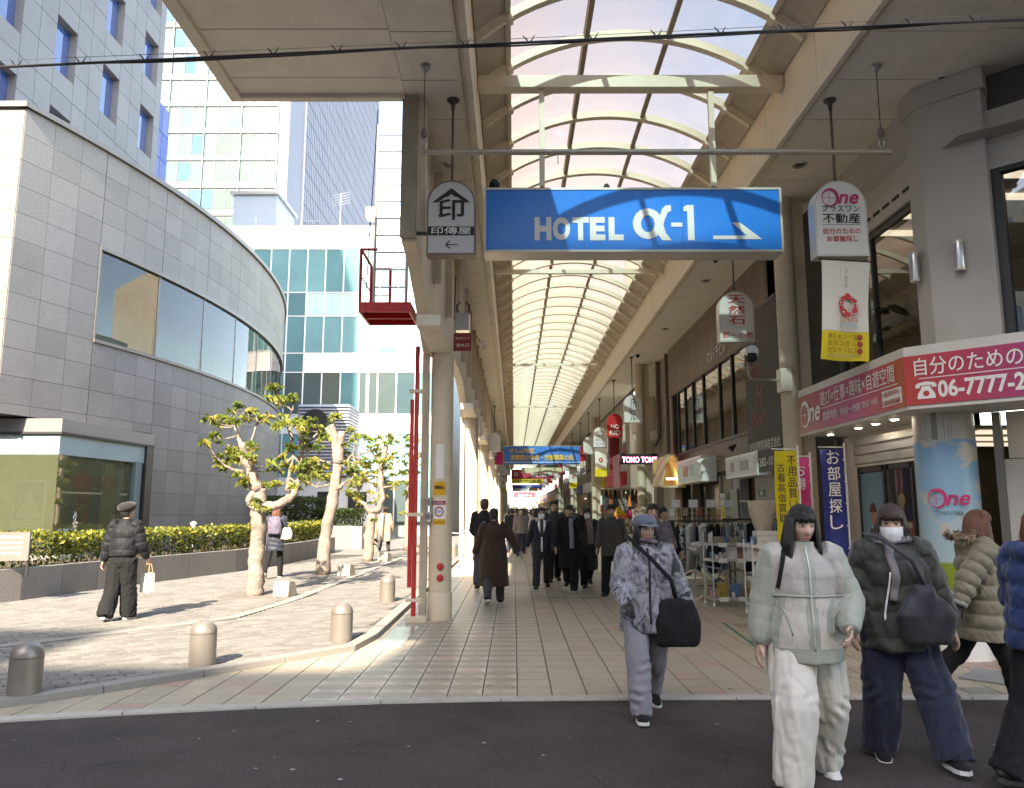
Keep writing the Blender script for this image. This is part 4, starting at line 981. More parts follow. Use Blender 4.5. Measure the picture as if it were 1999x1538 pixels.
# roof: plant room, antenna, camera frame
MB().bx(-18.2, -15.4, TY + 3, TY + 7, 18.6, 21.8).build('plant_room', M('plant room', (.33, .38, .42), .6, var=.05), to); MB().bx(-18.4, -15.2, TY + 2.8, TY + 7.2, 21.81, 22.0).build('plant_roof', m_steel, to)
q = MB(); q.tube([(-11, TY + 2, 18.6), (-11, TY + 2, 21.5)], .03, 5)
for k in range(5): q.tube([(-11.6, TY + 2, 20.6 + k * .18), (-10.4, TY + 2, 20.9 + k * .18)], .018, 4)
q.tube([(-16, TY + 1, 18.6), (-16, TY + 1, 19.5)], .03, 5); q.tube([(-13.2, TY + 1, 19.3), (-11.8, TY + 1, 19.3)], .04, 5); q.tube([(-13.2, TY + 1, 18.6), (-13.2, TY + 1, 19.3)], .03, 5)
q.build('antenna', m_steel, to)
q = MB(); q.bx(-9.2, -6.6, TY + 1, TY + 2, 19.6, 20.2); q.tube([(-7, TY + 1.5, 18.6), (-7, TY + 1.5, 19.6)], .05, 5); q.tube([(-8.8, TY + 1.5, 18.6), (-8.2, TY + 1.5, 19.6)], .05, 5); q.build('roof_duct', m_white, to)
# louvred plant box with round duct mouth
lb = thing('louvre_box', 'white louvred plant enclosure with a black round duct opening', 'plant enclosure', (-9.4, 38, 0))
m_lou = M('louvre white', (.36, .37, .40), .45, var=.04)
MB().bx(-1.2, 1.2, .1, 2.6, 3.2, 6.75).build('core', M('louvre core', (.35, .36, .4), .6, var=.05), lb)
src = None
for k in range(22):
    z = 3.25 + k * .16
    if src is None: src = MB().prism([(-.02, 0), (.12, .05), (.12, .13), (.1, .13)], -1.25, 1.25, 'x').build('slat', m_lou, lb, loc=(0, 0, z))
    else: inst(src, lb, (0, 0, z))
src = None
for k in range(22):
    z = 3.25 + k * .16
    if src is None: src = MB().bx(1.2, 1.28, .12, 2.6, 0, .12).build('side_slat', m_lou, lb, loc=(0, 0, z))
    else: inst(src, lb, (0, 0, z))
b = MB().lathe([(.62, 0), (.62, .12)], n=28); b.build('duct_mouth', m_dark, lb).matrix_local = Matrix.Translation((-.35, -.1, 5.85)) @ Matrix.Rotation(R(90), 4, 'X')
MB().bx(-2.2, 2.6, .3, 2.8, 0, 3.15).build('base_wall', m_wsp, lb); 
for x in (-.2, 1.3): MB().bx(x, x + .9, .22, .29, 1.5, 2.45).build('sign_panel', m_dark, lb)
# bluish shuttered building seen between the left columns
bb = thing('shutter_building', 'blue grey building with a gabled top between the left columns', 'building')
MB().prism([(-9.5, 0), (-2.4, 0), (-2.4, 5.6), (-4.2, 6.9), (-9.5, 6.9)], 60, 70, 'y').build('wall', M('blue grey wall', (.30, .33, .40), .6, var=.06), bb)
MB().bx(-4.6, -3.8, 59.9, 60, 0, 3.0).build('door', m_dark, bb); MB().bx(-3.7, -2.6, 59.92, 60, 0, 4.6).build('panel', M('reddish panel', (.22, .15, .15), .6, var=.1), bb)
wbk = thing('far_white_building', 'white building behind the teal office glimpsed past the left columns', 'building')
MB().bx(-14, -6.2, 78, 90, 0, 8).build('wall', M('white render wall', (.72, .71, .69), .7, var=.05), wbk)
MB().bx(-6.2, -6.1, 77.9, 90, 5, 8).build('edge', m_alu, wbk)
# ================================================================== BUILDINGS BEHIND THE CAMERA (their shade falls on the road)
m_bk = M('rear facade', (.68, .63, .56), .8, var=.1, vs=.3)
def rear(label, x0, x1, y0, y1, h):
    t = thing('street_building', label, 'building'); MB().bx(x0, x1, y0, y1, 0, h).build('wall', m_bk, t)
    n = int((x1 - x0) / 3); 
    for i in range(n):
        for k in range(int(h / 3.6)): 
            fr = MB().bx(x0 + 1 + i * 3, x0 + 2.6 + i * 3, y1, y1 + .04, 1 + k * 3.6, 2.8 + k * 3.6).build('window', m_bluegl, t)
    return t
rear('tall pale street building across the road behind the viewer', -12.4, -8.36, -37, -25, 24.2)
rear('tallest street building across the road with the arcade beyond', -8.35, 34, -37, -25, 30.7)
rear('pale office block across the road at the far left', -50, -12.41, -38, -25.2, 26.1)

# ================================================================== RIGHT: corner estate agent
m_gc = M('grey render', (.50, .465, .42), .75, var=.06, vs=1.2, bump=.05, bs=60, dirt=.25, ds=.8)
m_gd = M('dark grey render', (.10, .092, .085), .8, var=.1)
def tilewall(name, col, sc=12.0, mort=(.2, .19, .17)):
    m = M(name, col, .4, var=.08, vs=2, dirt=.15)
    t = m.node_tree; L = t.links.new; p = t.nodes['Principled BSDF']; old = p.inputs['Base Color'].links[0].from_socket
    tc = N(t, 'ShaderNodeTexCoord'); sp_ = N(t, 'ShaderNodeSeparateXYZ'); L(tc.outputs['Object'], sp_.inputs[0])
    ad = N(t, 'ShaderNodeMath', operation='ADD'); L(sp_.outputs[0], ad.inputs[0]); L(sp_.outputs[1], ad.inputs[1])
    cb = N(t, 'ShaderNodeCombineXYZ'); L(ad.outputs[0], cb.inputs[0]); L(sp_.outputs[2], cb.inputs[1])
    br = N(t, 'ShaderNodeTexBrick', Scale=sc); br.offset = 0; br.inputs['Mortar Size'].default_value = .035; br.inputs['Brick Width'].default_value = .5; br.inputs['Row Height'].default_value = .5
    L(cb.outputs[0], br.inputs['Vector']); mx = N(t, 'ShaderNodeMix', data_type='RGBA'); L(br.outputs['Fac'], mx.inputs[0]); L(old, mx.inputs[6]); mx.inputs[7].default_value = rgb(mort); L(mx.outputs[2], p.inputs['Base Color'])
    b = N(t, 'ShaderNodeBump', Strength=.4, Distance=.004); b.invert = True; L(br.outputs['Fac'], b.inputs['Height']); L(b.outputs[0], p.inputs['Normal']); return m
m_mos = tilewall('white mosaic', (.50, .49, .46), 24)
m_room = M('room wall', (.17, .15, .095), .8, var=.1); m_ceil = M('room ceiling', (.3, .29, .27), .8, var=0)
m_wg = glassmat('shop window glass', (.86, .88, .84), 1.0, .01)
DG = (math.sqrt(.5), -math.sqrt(.5)); NRM = (-math.sqrt(.5), -math.sqrt(.5))
CX0, CY0 = 5.0, 8.85
def dpt(t, off=0): return (CX0 + DG[0] * t + NRM[0] * off, CY0 + DG[1] * t + NRM[1] * off)
def dbox(mb, t0, t1, o0, o1, z0, z1, m=0):
    a, b_, c, d_ = dpt(t0, o1), dpt(t1, o1), dpt(t1, o0), dpt(t0, o0)
    return mb.prism([a, b_, c, d_], z0, z1, 'z', m)
CS = thing('corner_shop', 'corner estate agent with grey pillar, big upper windows and chamfered pink sign front', 'shop building')
b = MB(); b.bx(5.0, 5.3, 9.0, 11.7, 5.75, 7.2); dbox(b, .35, 6, -.3, 0, 5.75, 6.15); b.build('beam', m_gc, CS)
b = MB(); dbox(b, .6, 6, -.35, -.18, 6.15, 7.2); b.build('recess_wall', m_gd, CS)
b = MB(); b.bx(4.94, 5.0, 9.0, 11.7, 5.42, 5.74); b.build('vent_ledge', m_gc, CS, bevel=.01)
for k in range(9): MB().bx(4.93, 4.938, 9.2 + k * .27, 9.38 + k * .27, 5.56, 5.60).build('vent_slot', m_dark, CS)
b = MB(); 
for k in range(46): b.tube([(4.99, 9.05 + k * .055, 6.0), (4.94, 9.05 + k * .055, 6.12)], .004, 4)
b.build('bird_spikes', m_steel, CS)
# pillar with two visible faces
P0, P1 = (4.88, 9.12), (4.88, 8.80); P2 = dpt(.62, .10)
MB().prism([P0, P1, (P2[0], P2[1]), (P2[0] + .3, P2[1] + .3), (5.3, 9.12)], 3.15, 6.63, 'z').build('pillar', m_gc, CS, bevel=.012)
MB().prism([(4.84, 9.14), (4.84, 8.78), (P2[0] + .01, P2[1] - .05), (P2[0] + .3, P2[1] + .3), (5.3, 9.14)], 6.40, 6.655, 'z').build('pillar_head', m_gc, CS)
# upper windows
b = MB(); b.bx(4.985, 5.04, 9.12, 11.7, 5.32, 5.42); b.bx(4.985, 5.04, 11.5, 11.7, 3.3, 5.32); b.bx(4.985, 5.04, 9.12, 9.17, 3.3, 5.32); b.bx(4.985, 5.04, 10.42, 10.46, 3.3, 5.32); b.bx(4.95, 5.06, 9.12, 11.7, 3.28, 3.36); b.build('window_frame', m_black, CS)
MB().poly([(5.02, 11.5, 3.3), (5.02, 9.17, 3.3), (5.02, 9.17, 5.32), (5.02, 11.5, 5.32)]).build('window_pane', m_wg, CS)
b = MB(); dbox(b, .62, 6, -.12, -.02, 5.45, 5.76); b.build('head_panel', m_gc, CS)
b = MB(); dbox(b, .62, .72, -.16, -.03, 3.3, 5.45); dbox(b, .62, 6, -.16, -.04, 5.40, 5.45); dbox(b, .62, 6, -.16, -.02, 3.22, 3.32); b.build('window_frame', m_black, CS)
a, c = dpt(.72, -.1), dpt(6, -.1)
MB().poly([(a[0], a[1], 3.3), (c[0], c[1], 3.3), (c[0], c[1], 5.42), (a[0], a[1], 5.42)]).build('window_pane', m_wg, CS)
# room behind the upper windows
b = MB(); b.poly([(5.05, 8.3, 3.2), (12, 3, 3.2), (12, 11.7, 3.2), (5.05, 11.7, 3.2)]); b.build('room_floor', m_room, CS)
b = MB(); b.poly([(5.05, 8.3, 5.8), (12, 3, 5.8), (12, 11.7, 5.8), (5.05, 11.7, 5.8)]); b.build('room_ceiling', m_ceil, CS)
b = MB(); b.bx(8.4, 8.5, 6.4, 11.7, 3.2, 5.8); b.bx(5.1, 8.4, 11.6, 11.68, 3.2, 5.8); b.bx(7.0, 7.3, 9.6, 10.6, 3.2, 5.8); b.build('room_wall', m_room, CS)
MB().bx(8.3, 8.39, 6.9, 8.6, 3.9, 5.2).build('picture', M('dark picture', (.05, .05, .06), .4, var=.1), CS); MB().bx(8.27, 8.29, 6.9, 8.2, 4.0, 5.1).build('screen', M('blue screen', (.16, .26, .55), .5, var=.2), CS)
b = MB()
for k in range(4): b.bx(5.6, 8.0, 9.2 + k * .7, 9.32 + k * .7, 5.74, 5.79)
b.build('ceiling_light', M('tube light', (1, .95, .85), .5, var=0, emit=.12), CS)
MB().bx(5.3, 12, 2.5, 14, 6.7, 9.5).build('upper_storey', m_gc, CS)
# indoor plants (monstera leaves)
def monstera(label, base, n, h, sp_, seed):
    rg = random.Random(seed); t = thing('potted_plant', label, 'plant', base)
    MB().lathe([(.12, 0), (.16, .3), (.17, .31)], n=14).build('pot', m_white, t)
    st = MB(); lf = MB()
    for k in range(n):
        w = rg.uniform(0, 6.28); l = rg.uniform(.4, 1) * sp_; z = rg.uniform(.4, 1) * h
        tip = Vector((math.cos(w) * l, math.sin(w) * l, z)); st.tube([(0, 0, .25), tip * .5 + Vector((0, 0, .35)), tip], .008, 4)
        dr = Vector((math.cos(w), math.sin(w), -.6)).normalized(); sd = Vector((-math.sin(w), math.cos(w), 0)); s = rg.uniform(.12, .2)
        pts = []
        for q in range(11):
            u = q / 10; wd = math.sin(u * math.pi) ** .6 * (1 if q % 2 == 0 else .72); pts.append(tip + dr * (u * 2 * s - .3 * s) + sd * wd * s)
        pts2 = []
        for q in range(9, 0, -1):
            u = q / 10; wd = math.sin(u * math.pi) ** .6 * (1 if q % 2 == 0 else .72); pts2.append(tip + dr * (u * 2 * s - .3 * s) - sd * wd * s)
        lf.poly([tuple(p) for p in pts + pts2])
    st.build('stem', m_twig, t)['kind'] = 'stuff'; lf.build('leaves', leafmat('indoor leaf', (.03, .055, .022), .15), t); return t
monstera('large leafy plant behind the narrow upper window', (5.75, 10.3, 3.2), 44, 1.5, .85, 1)
monstera('dark leaved plant low behind the wide upper window', (6.75, 8.3, 3.2), 16, .7, .5, 2)
# twin wall lamps on the pillar
for i, (x, y) in enumerate(((4.80, 8.98), (P2[0] * .45 + 4.88 * .55 - .02, P2[1] * .45 + 8.80 * .55 - .06))):
    t = thing('wall_lamp', ['silver up and down lamp on the shaded side of the grey pillar', 'silver up and down lamp on the front of the grey pillar'][i], 'wall lamp', (x, y, 4.28), group='pillar lamps')
    MB().lathe([(.055, 0), (.06, .02), (.06, .34), (.055, .36)], n=18).build('tube', m_alu, t, autosm=40); MB().lathe([(.062, .005), (.062, .025)], n=18).build('ring', m_rib, t); MB().lathe([(.062, .335), (.062, .352)], n=18).build('ring', m_rib, t)
    MB().tube([(.05, 0, .17), (.12, .06, .17), (.14, .1, .2)], .012, 6).build('bracket', m_alu, t)
# pink sign board wrapping the chamfer
def gradmat(name, axis, stops, a, b_):
    m = bpy.data.materials.new(name); m.use_nodes = True; t = m.node_tree; L = t.links.new; p = t.nodes['Principled BSDF']; p.inputs['Roughness'].default_value = .35
    tc = N(t, 'ShaderNodeTexCoord'); sp_ = N(t, 'ShaderNodeSeparateXYZ'); L(tc.outputs['Object'], sp_.inputs[0])
    mr = N(t, 'ShaderNodeMapRange'); mr.inputs[1].default_value = a; mr.inputs[2].default_value = b_; L(sp_.outputs[axis], mr.inputs[0])
    cr = N(t, 'ShaderNodeValToRGB'); L(mr.outputs[0], cr.inputs[0])
    e = cr.color_ramp.elements; e[0].position, e[0].color = stops[0][0], rgb(stops[0][1]); e[1].position, e[1].color = stops[-1][0], rgb(stops[-1][1])
    for s_ in stops[1:-1]: q = e.new(s_[0]); q.color = rgb(s_[1])
    L(cr.outputs[0], p.inputs['Base Color']); return m
mg_side = gradmat('sign gradient side', 1, [(0, (.50, .10, .04)), (.12, (.50, .07, .05)), (.4, (.47, .035, .20)), (.7, (.42, .04, .14)), (1, (.40, .09, .04))], 8.3, 11.45)
mg_front = gradmat('sign gradient front', 0, [(0, (.50, .04, .03)), (.18, (.48, .02, .06)), (.45, (.36, .02, .17)), (1, (.36, .02, .22))], 4.24, 6.3)
SX = 4.24
SB = thing('shop_sign', 'long pink and red sign band of the estate agent wrapping the shop corner', 'sign')
fx, fy = SX + DG[0] * 3, 8.3 + DG[1] * 3
b = MB(); b.prism([(SX, 11.45), (SX, 8.3), (fx, fy), (fx + .5, fy + .5), (5.0, 8.85), (5.0, 11.45)], 2.66, 3.34, 'z'); b.build('box', M('sign trim', (.62, .60, .56), .5, var=.04, dirt=.2), SB)
MB().bx(SX - .012, SX - .002, 8.31, 11.42, 2.70, 3.235).build('face', mg_side, SB)
o2 = .012; b = MB(); b.prism([(SX - .005, 8.295), (fx, fy), (fx + NRM[0] * o2, fy + NRM[1] * o2), (SX + NRM[0] * o2, 8.3 + NRM[1] * o2)], 2.70, 3.235, 'z'); b.build('face', mg_front, SB)
def crescent(mb, r, ri, off, T, n=28, m=0):
    o = len(mb.v)
    for i in range(n):
        w = 2 * math.pi * i / n; mb.v.append((r * math.cos(w), r * 1.12 * math.sin(w), 0)); mb.v.append((ri * math.cos(w) + off[0], ri * 1.12 * math.sin(w) + off[1], 0))
    for i in range(n):
        k = (i + 1) % n; mb.f.append((o + 2 * i, o + 2 * k, o + 2 * k + 1, o + 2 * i + 1)); mb.m.append(m)
    mb.xf(T, o)
def one_logo(parent, loc, face, w, mat, sp_=None):
    T = Matrix.Translation(loc) @ FR[face]; r = w * .24
    b = MB(); crescent(b, r, r * .78, (-r * .12, -r * .08), T @ Matrix.Translation((-w * .27, 0, .004)))
    for q in ((.7, .03), (.03, .7)):
        o = len(b.v); b.add([(-r * q[0], -r * q[1], 0), (r * q[0], -r * q[1], 0), (r * q[0], r * q[1], 0), (-r * q[0], r * q[1], 0)], [(0, 1, 2, 3)]); b.xf(T @ Matrix.Translation((-w * .30, -r * .05, .005)), o)
    b.build('logo', mat, parent)
    text('ne', mat, parent, T @ Vector((w * .22, -w * .05, .004)), face, w=w * .58, bold=.02, shear=.3)
m_sw = M('sign white', (.80, .79, .77), .5, var=.02)
one_logo(SB, (SX - .016, 10.98, 2.96), 'side', .72, m_sw)
text('遊び×仕事×趣味×自遊空間', m_sw, SB, (SX - .016, 9.55, 3.10), 'side', w=2.1, h=.20, bold=.008)
MB().bx(SX - .016, SX - .013, 8.45, 10.6, 2.965, 2.975).build('rule', m_sw, SB)
text('営業時間 / 10:00〜19:00', m_sw, SB, (SX - .016, 9.95, 2.85), 'side', w=1.15, h=.12, bold=.005)
text('定休日 / 水曜日', m_sw, SB, (SX - .016, 9.12, 2.85), 'side', w=.42, h=.085)
MB().bx(SX - .0155, SX - .013, 8.37, 8.82, 2.75, 2.93).build('panel', m_sw, SB)
text('大阪市内中心', mg_side, SB, (SX - .018, 8.6, 2.885), 'side', w=.4, h=.07, bold=.01); text('お部屋情報満載', mg_side, SB, (SX - .018, 8.6, 2.79), 'side', w=.4, h=.06, bold=.01)
def fp(t, z, o=.016): return (SX + DG[0] * t + NRM[0] * o, 8.3 + DG[1] * t + NRM[1] * o, z)
text('自分のためのお部屋探し', m_sw, SB, fp(1.04, 3.105), 'diag', w=1.87, h=.19, bold=.012)
text('06-7777-2525', m_sw, SB, fp(.855, 2.85), 'diag', w=1.07, h=.185, bold=.03)
b = MB(); a = fp(.14, 2.975); c = fp(2.1, 2.975); b.poly([a, c, (c[0], c[1], 2.984), (a[0], a[1], 2.984)]); b.build('rule', m_sw, SB)
# telephone symbol
Tp = Matrix.Translation(fp(.205, 2.845, .017)) @ FR['diag']
b = MB()
def fl(pts): o = len(b.v); b.add([(p[0], p[1], 0) for p in pts], [tuple(range(len(pts)))]); b.xf(Tp, o)
fl([(-.10, .03), (-.105, .06), (-.08, .085), (0, .097), (.08, .085), (.105, .06), (.10, .03), (.06, .035), (.055, .058), (-.055, .058), (-.06, .035)])
fl([(-.04, .05), (.04, .05), (.05, .02), (.085, -.035), (.09, -.085), (-.09, -.085), (-.085, -.035), (-.05, .02)]); b.build('telephone_symbol', m_sw, SB)
b = MB(); o = len(b.v); b.add([(.032 * math.cos(k * .524), .032 * math.sin(k * .524) - .03, .002) for k in range(12)], [tuple(range(12))]); b.xf(Tp, o); b.build('telephone_dial', mg_front, SB)
m_dl = M('downlight glow', (1, .93, .80), .5, var=0, emit=14)
for i, (x, y) in enumerate(((4.5, 11.0), (4.5, 10.1), (4.5, 9.6), (4.5, 9.12), (5.35, 7.75))):
    q = MB().lathe([(.055, -.012), (.06, 0)], (x, y, 2.658), 14); d_ = q.build('downlight_ring', m_alu, SB); MB().lathe([(.04, -.016), (.04, -.012)], (x, y, 2.658), 12).build('downlight', m_dl, d_)
# ground floor of the corner shop: shutter box, glazed doors, round poster column
b = MB(); b.bx(4.98, 5.1, 9.0, 11.7, 2.20, 2.66); b.build('shutter_box', m_gc, CS)
for k in range(3): MB().bx(4.955, 4.982, 9.0, 11.35, 2.24 + k * .13, 2.355 + k * .13).build('shutter_slat', m_alu, CS, bevel=.012)
MB().bx(4.97, 5.3, 11.3, 11.72, 0, 2.2).build('wall', m_gc, CS)
b = MB()
for y in (11.28, 10.52, 10.40, 9.78, 9.68, 9.10): b.bx(4.98, 5.06, y - .03, y + .03, 0.02, 2.2)
b.bx(4.98, 5.06, 9.1, 11.3, .02, .10); b.bx(4.98, 5.06, 9.1, 11.3, 2.12, 2.2); b.build('door_frame', m_black, CS)
for (a, c) in ((10.55, 11.25), (9.81, 10.37), (9.13, 9.65)): MB().poly([(5.02, c, .1), (5.02, a, .1), (5.02, a, 2.12), (5.02, c, 2.12)]).build('door_pane', m_wg, CS)
b = MB(); b.bx(5.0, 9, 12, 12.1, 0, 2.66); b.bx(8.0, 8.1, 8, 12, 0, 2.66); b.bx(6.2, 7.0, 8.8, 9.3, .02, 1.0); b.build('shop_interior', m_room, CS)
MB().poly([(5.05, 8.8, 2.55), (5.05, 12, 2.55), (8, 12, 2.55), (8, 8.8, 2.55)]).build('shop_ceiling', m_ceil, CS)
b = MB()
for k in range(3): b.bx(5.6, 7.5, 9.3 + k * .9, 9.42 + k * .9, 2.50, 2.54)
b.build('shop_tube_light', bpy.data.materials['tube light'], CS)
m_posky = gradmat('poster sky', 2, [(0, (.10, .20, .03)), (.16, (.22, .30, .06)), (.2, (.40, .50, .48)), (.55, (.28, .46, .56)), (1, (.13, .28, .46))], 0.62, 2.12)
q = thing('window_poster', 'tall blue sky poster of a suited man on the glass shop front', 'poster', (5.0, 10.9, 0)); MB().bx(-.006, .006, -.35, .35, .3, 2.1).build('sheet', gradmat('poster sky side', 2, [(0, (.10, .20, .10)), (.3, (.26, .36, .36)), (.7, (.16, .30, .36)), (1, (.06, .16, .24))], 0.3, 2.1), q)
m_suit = M('print suit', (.06, .055, .06), .6, var=.1); m_sk = M('print skin', (.42, .20, .14), .6, var=.1); m_hair = M('print hair', (.10, .03, .025), .6, var=.1)
b = MB(); b.poly([(-.009, .26, .35), (-.009, -.26, .35), (-.009, -.24, 1.15), (-.009, -.1, 1.35), (-.009, .1, 1.35), (-.009, .24, 1.15)]); b.build('printed_suit', m_suit, q)
b = MB(); b.poly([(-.011, .09 * math.cos(w), 1.52 + .13 * math.sin(w)) for w in [k * .524 for k in range(12)]]); b.build('printed_face', m_sk, q)
b = MB(); b.poly([(-.013, .10 * math.cos(w), 1.56 + .13 * math.sin(w)) for w in [k * .314 for k in range(11)]]); b.build('printed_hair', m_hair, q)
b = MB(); b.poly([(-.012, .06, 1.36), (-.012, -.06, 1.36), (-.012, 0, 1.1)]); b.build('printed_collar', m_sw, q)
m_rb = M('red blind print', (.30, .03, .035), .6, var=.08)
q = thing('window_poster', 'red poster with white characters on the glass door beside the round column', 'poster', (5.0, 9.39, 0)); MB().bx(-.006, .006, -.25, .25, .75, 1.72).build('sheet', m_rb, q)
for k, s_ in enumerate(('大阪市内', '徹底的に', 'こだわり', '物件情報')): text(s_, m_sw, q, (-.008, 0, 1.62 - k * .24), 'side', w=.42, h=.15, bold=.012)
q = thing('window_poster', 'brown red film band across the middle glass door', 'poster', (5.0, 10.09, 0)); MB().bx(-.006, .006, -.27, .27, .95, 1.45).build('sheet', M('brown red film', (.22, .06, .045), .6, var=.1), q); text('OPEN 10:00', m_sw, q, (-.008, 0, 1.4), 'side', w=.45, h=.06)
b = MB(); o = len(b.v); b.add([(-.009, .09 * math.cos(k * .45), 1.72 + .09 * math.sin(k * .45)) for k in range(14)], [tuple(range(14))]); b.build('round_sticker', m_room, q)
RC = thing('poster_column', 'round shop corner column wrapped in a blue sky poster over green grass', 'column', (4.86, 8.76, 0))
r = .31
MB().lathe([(r, 0), (r, 2.66)], n=36).build('shaft', m_mos, RC, autosm=40)
def wrap(mb, a0, a1, z0, z1, rr_, n=16, m=0):
    o = len(mb.v)
    for i in range(n + 1): w = a0 + (a1 - a0) * i / n; mb.v += [(rr_ * math.cos(w), rr_ * math.sin(w), z0), (rr_ * math.cos(w), rr_ * math.sin(w), z1)]
    for i in range(n): mb.f.append((o + 2 * i, o + 2 * i + 2, o + 2 * i + 3, o + 2 * i + 1)); mb.m.append(m)
    return mb
aC = math.atan2(-8.76, -4.86)
def skyposter():
    m = gradmat('wrapped poster', 2, [(0, (.20, .27, .02)), (.17, (.24, .33, .03)), (.19, (.42, .55, .56)), (.55, (.26, .45, .58)), (1, (.15, .32, .52))], .74, 2.36)
    t = m.node_tree; L = t.links.new; p = t.nodes['Principled BSDF']; old = p.inputs['Base Color'].links[0].from_socket
    tc = N(t, 'ShaderNodeTexCoord'); n = N(t, 'ShaderNodeTexNoise', Scale=3.2, Detail=3.0); mp = N(t, 'ShaderNodeMapping'); mp.inputs['Scale'].default_value = (1, 1, 1.5); mp.inputs['Location'].default_value = (.3, .2, 1.7); L(tc.outputs['Object'], mp.inputs[0]); L(mp.outputs[0], n.inputs['Vector'])
    mr = N(t, 'ShaderNodeMapRange'); mr.inputs[1].default_value = .52; mr.inputs[2].default_value = .62; L(n.outputs[0], mr.inputs[0])
    sp_ = N(t, 'ShaderNodeSeparateXYZ'); L(tc.outputs['Object'], sp_.inputs[0]); gt_ = N(t, 'ShaderNodeMath', operation='GREATER_THAN'); gt_.inputs[1].default_value = 1.25; L(sp_.outputs[2], gt_.inputs[0])
    ml = N(t, 'ShaderNodeMath', operation='MULTIPLY'); L(mr.outputs[0], ml.inputs[0]); L(gt_.outputs[0], ml.inputs[1])
    mx = N(t, 'ShaderNodeMix', data_type='RGBA'); L(ml.outputs[0], mx.inputs[0]); L(old, mx.inputs[6]); mx.inputs[7].default_value = (.52, .50, .44, 1); L(mx.outputs[2], p.inputs['Base Color']); return m
wrap(MB(), aC - 1.6, aC + 1.6, .74, 2.36, r + .004).build('poster', skyposter(), RC, smooth=True)
wrap(MB(), aC - 1.6, aC + 1.6, .0, .738, r + .004).build('white_wrap', m_sw, RC, smooth=True)
m_pk = M('logo pink', (.55, .03, .14), .5, var=.1); m_or = M('logo orange', (.60, .08, .04), .5, var=.1)
dC = Vector((math.cos(aC), math.sin(aC), 0)); FRC = Matrix.Rotation(aC + math.pi / 2, 4, 'Z') @ Matrix.Rotation(R(90), 4, 'X'); FR['col'] = FRC
LG = thing('column_logo', 'pink and orange shop logo print on the round poster column', 'logo', tuple(Vector((4.86, 8.76, 0)) + dC * (r + .006)))
one_logo(LG, (0, 0, 1.72), 'col', .40, m_pk); text('プラスワン不動産', m_suit, LG, (0, 0, 1.56), 'col', w=.26, h=.045, bold=.01); MB()
# chamfer shop front right of the column
b = MB(); dbox(b, .55, 6, -.02, .0, 2.15, 2.66); b.build('front_wall', m_gc, CS)
b = MB(); dbox(b, .42, .50, -.05, .03, 0, 2.66); b.build('jamb', M('bronze jamb', (.14, .13, .115), .4, metal=.4, var=.06), CS)
b = MB(); dbox(b, .50, .86, -.1, .0, 0, 2.14); b.build('mosaic_pier', m_mos, CS)
m_bfr = M('blue shop frame', (.04, .07, .24), .45, var=.1)
b = MB(); dbox(b, .90, 4, -.10, -.02, 2.0, 2.14); dbox(b, .90, 1.06, -.10, -.02, 0, 2.0); b.build('blue_frame', m_bfr, CS)
b = MB(); dbox(b, 1.06, 1.16, -.12, -.04, 0, 2.0); b.build('window_frame', m_black, CS)
b = MB(); a, c = dpt(1.16, -.08), dpt(4, -.08); b.poly([(a[0], a[1], .1), (c[0], c[1], .1), (c[0], c[1], 2.0), (a[0], a[1], 2.0)]); b.build('window_pane', m_wg, CS)
b = MB(); dbox(b, 1.2, 3, -.5, -.45, .6, 2.0); b.build('window_backing', M('window backing brown', (.10, .085, .075), .7, var=.2), CS)
b = MB(); dbox(b, 1.2, 2.2, -.2, -.18, 1.05, 1.42); b.build('red_panel', m_rb, CS); text('大阪', m_sw, CS, (*dpt(1.5, -.172), 1.23), 'diag', w=.5, h=.22, bold=.02)
# black wall filling the gap behind the column
o = thing('black_wall', 'black clad narrow wall between the estate agent and the brown building', 'wall'); MB().bx(5.02, 5.3, 11.75, 13.4, 0, 6.7).build('cladding', m_dark, o); MB().bx(4.98, 5.02, 13.0, 13.1, 0, 5.5).build('pipe', m_gd, o)

# ================================================================== brown building
BB = thing('brown_building', 'dark brown panelled building with a long upper window and raised white name letters', 'building')
m_br = [M('brown panel %d' % i, c, .5, var=.08, vs=2) for i, c in enumerate([(.20, .155, .12), (.185, .142, .11), (.215, .168, .13)])]
rg = random.Random(6); it = []
for i in range(24):
    y0 = 14.9 + i * .4; it.append((MB().bx(4.97, 5.03, y0 + .006, y0 + .394, 5.12, 6.66), m_br[rg.randrange(3)])); it.append((MB().bx(4.97, 5.03, y0 + .006, y0 + .394, 2.5, 3.18), m_br[rg.randrange(3)]))
pieces('wall_panel', it, BB)
MB().bx(5.03, 9, 14.9, 24.5, 0, 9).build('core_wall', M('core brown', (.07, .055, .045), .8, var=.1), BB) if False else None
b = MB(); b.bx(5.03, 5.2, 14.9, 24.5, 5.12, 9); b.bx(5.03, 5.2, 14.9, 24.5, 2.4, 3.2); b.bx(5.03, 9, 24.3, 24.5, 0, 9); b.bx(5.03, 9, 14.9, 15.1, 0, 9); b.bx(8.8, 9, 14.9, 24.5, 0, 9); b.bx(5.03, 9, 14.9, 24.5, 8.9, 9); b.bx(5.03, 9, 14.9, 24.5, 5.3, 5.4); b.bx(5.03, 9, 14.9, 24.5, 2.9, 3.0); b.build('core_wall', M('core brown', (.09, .07, .055), .8, var=.1), BB)
b = MB(); b.bx(4.94, 5.06, 15.4, 23.4, 5.08, 5.14); b.bx(4.94, 5.06, 15.4, 23.4, 3.18, 3.25)
for y in (15.45, 16.4, 17.5, 18.6, 20.2, 21.4, 22.4, 23.35): b.bx(4.97, 5.05, y - .04, y + .04, 3.25, 5.08)
b.build('window_frame', M('dark bronze', (.06, .05, .042), .4, metal=.4, var=.05), BB)
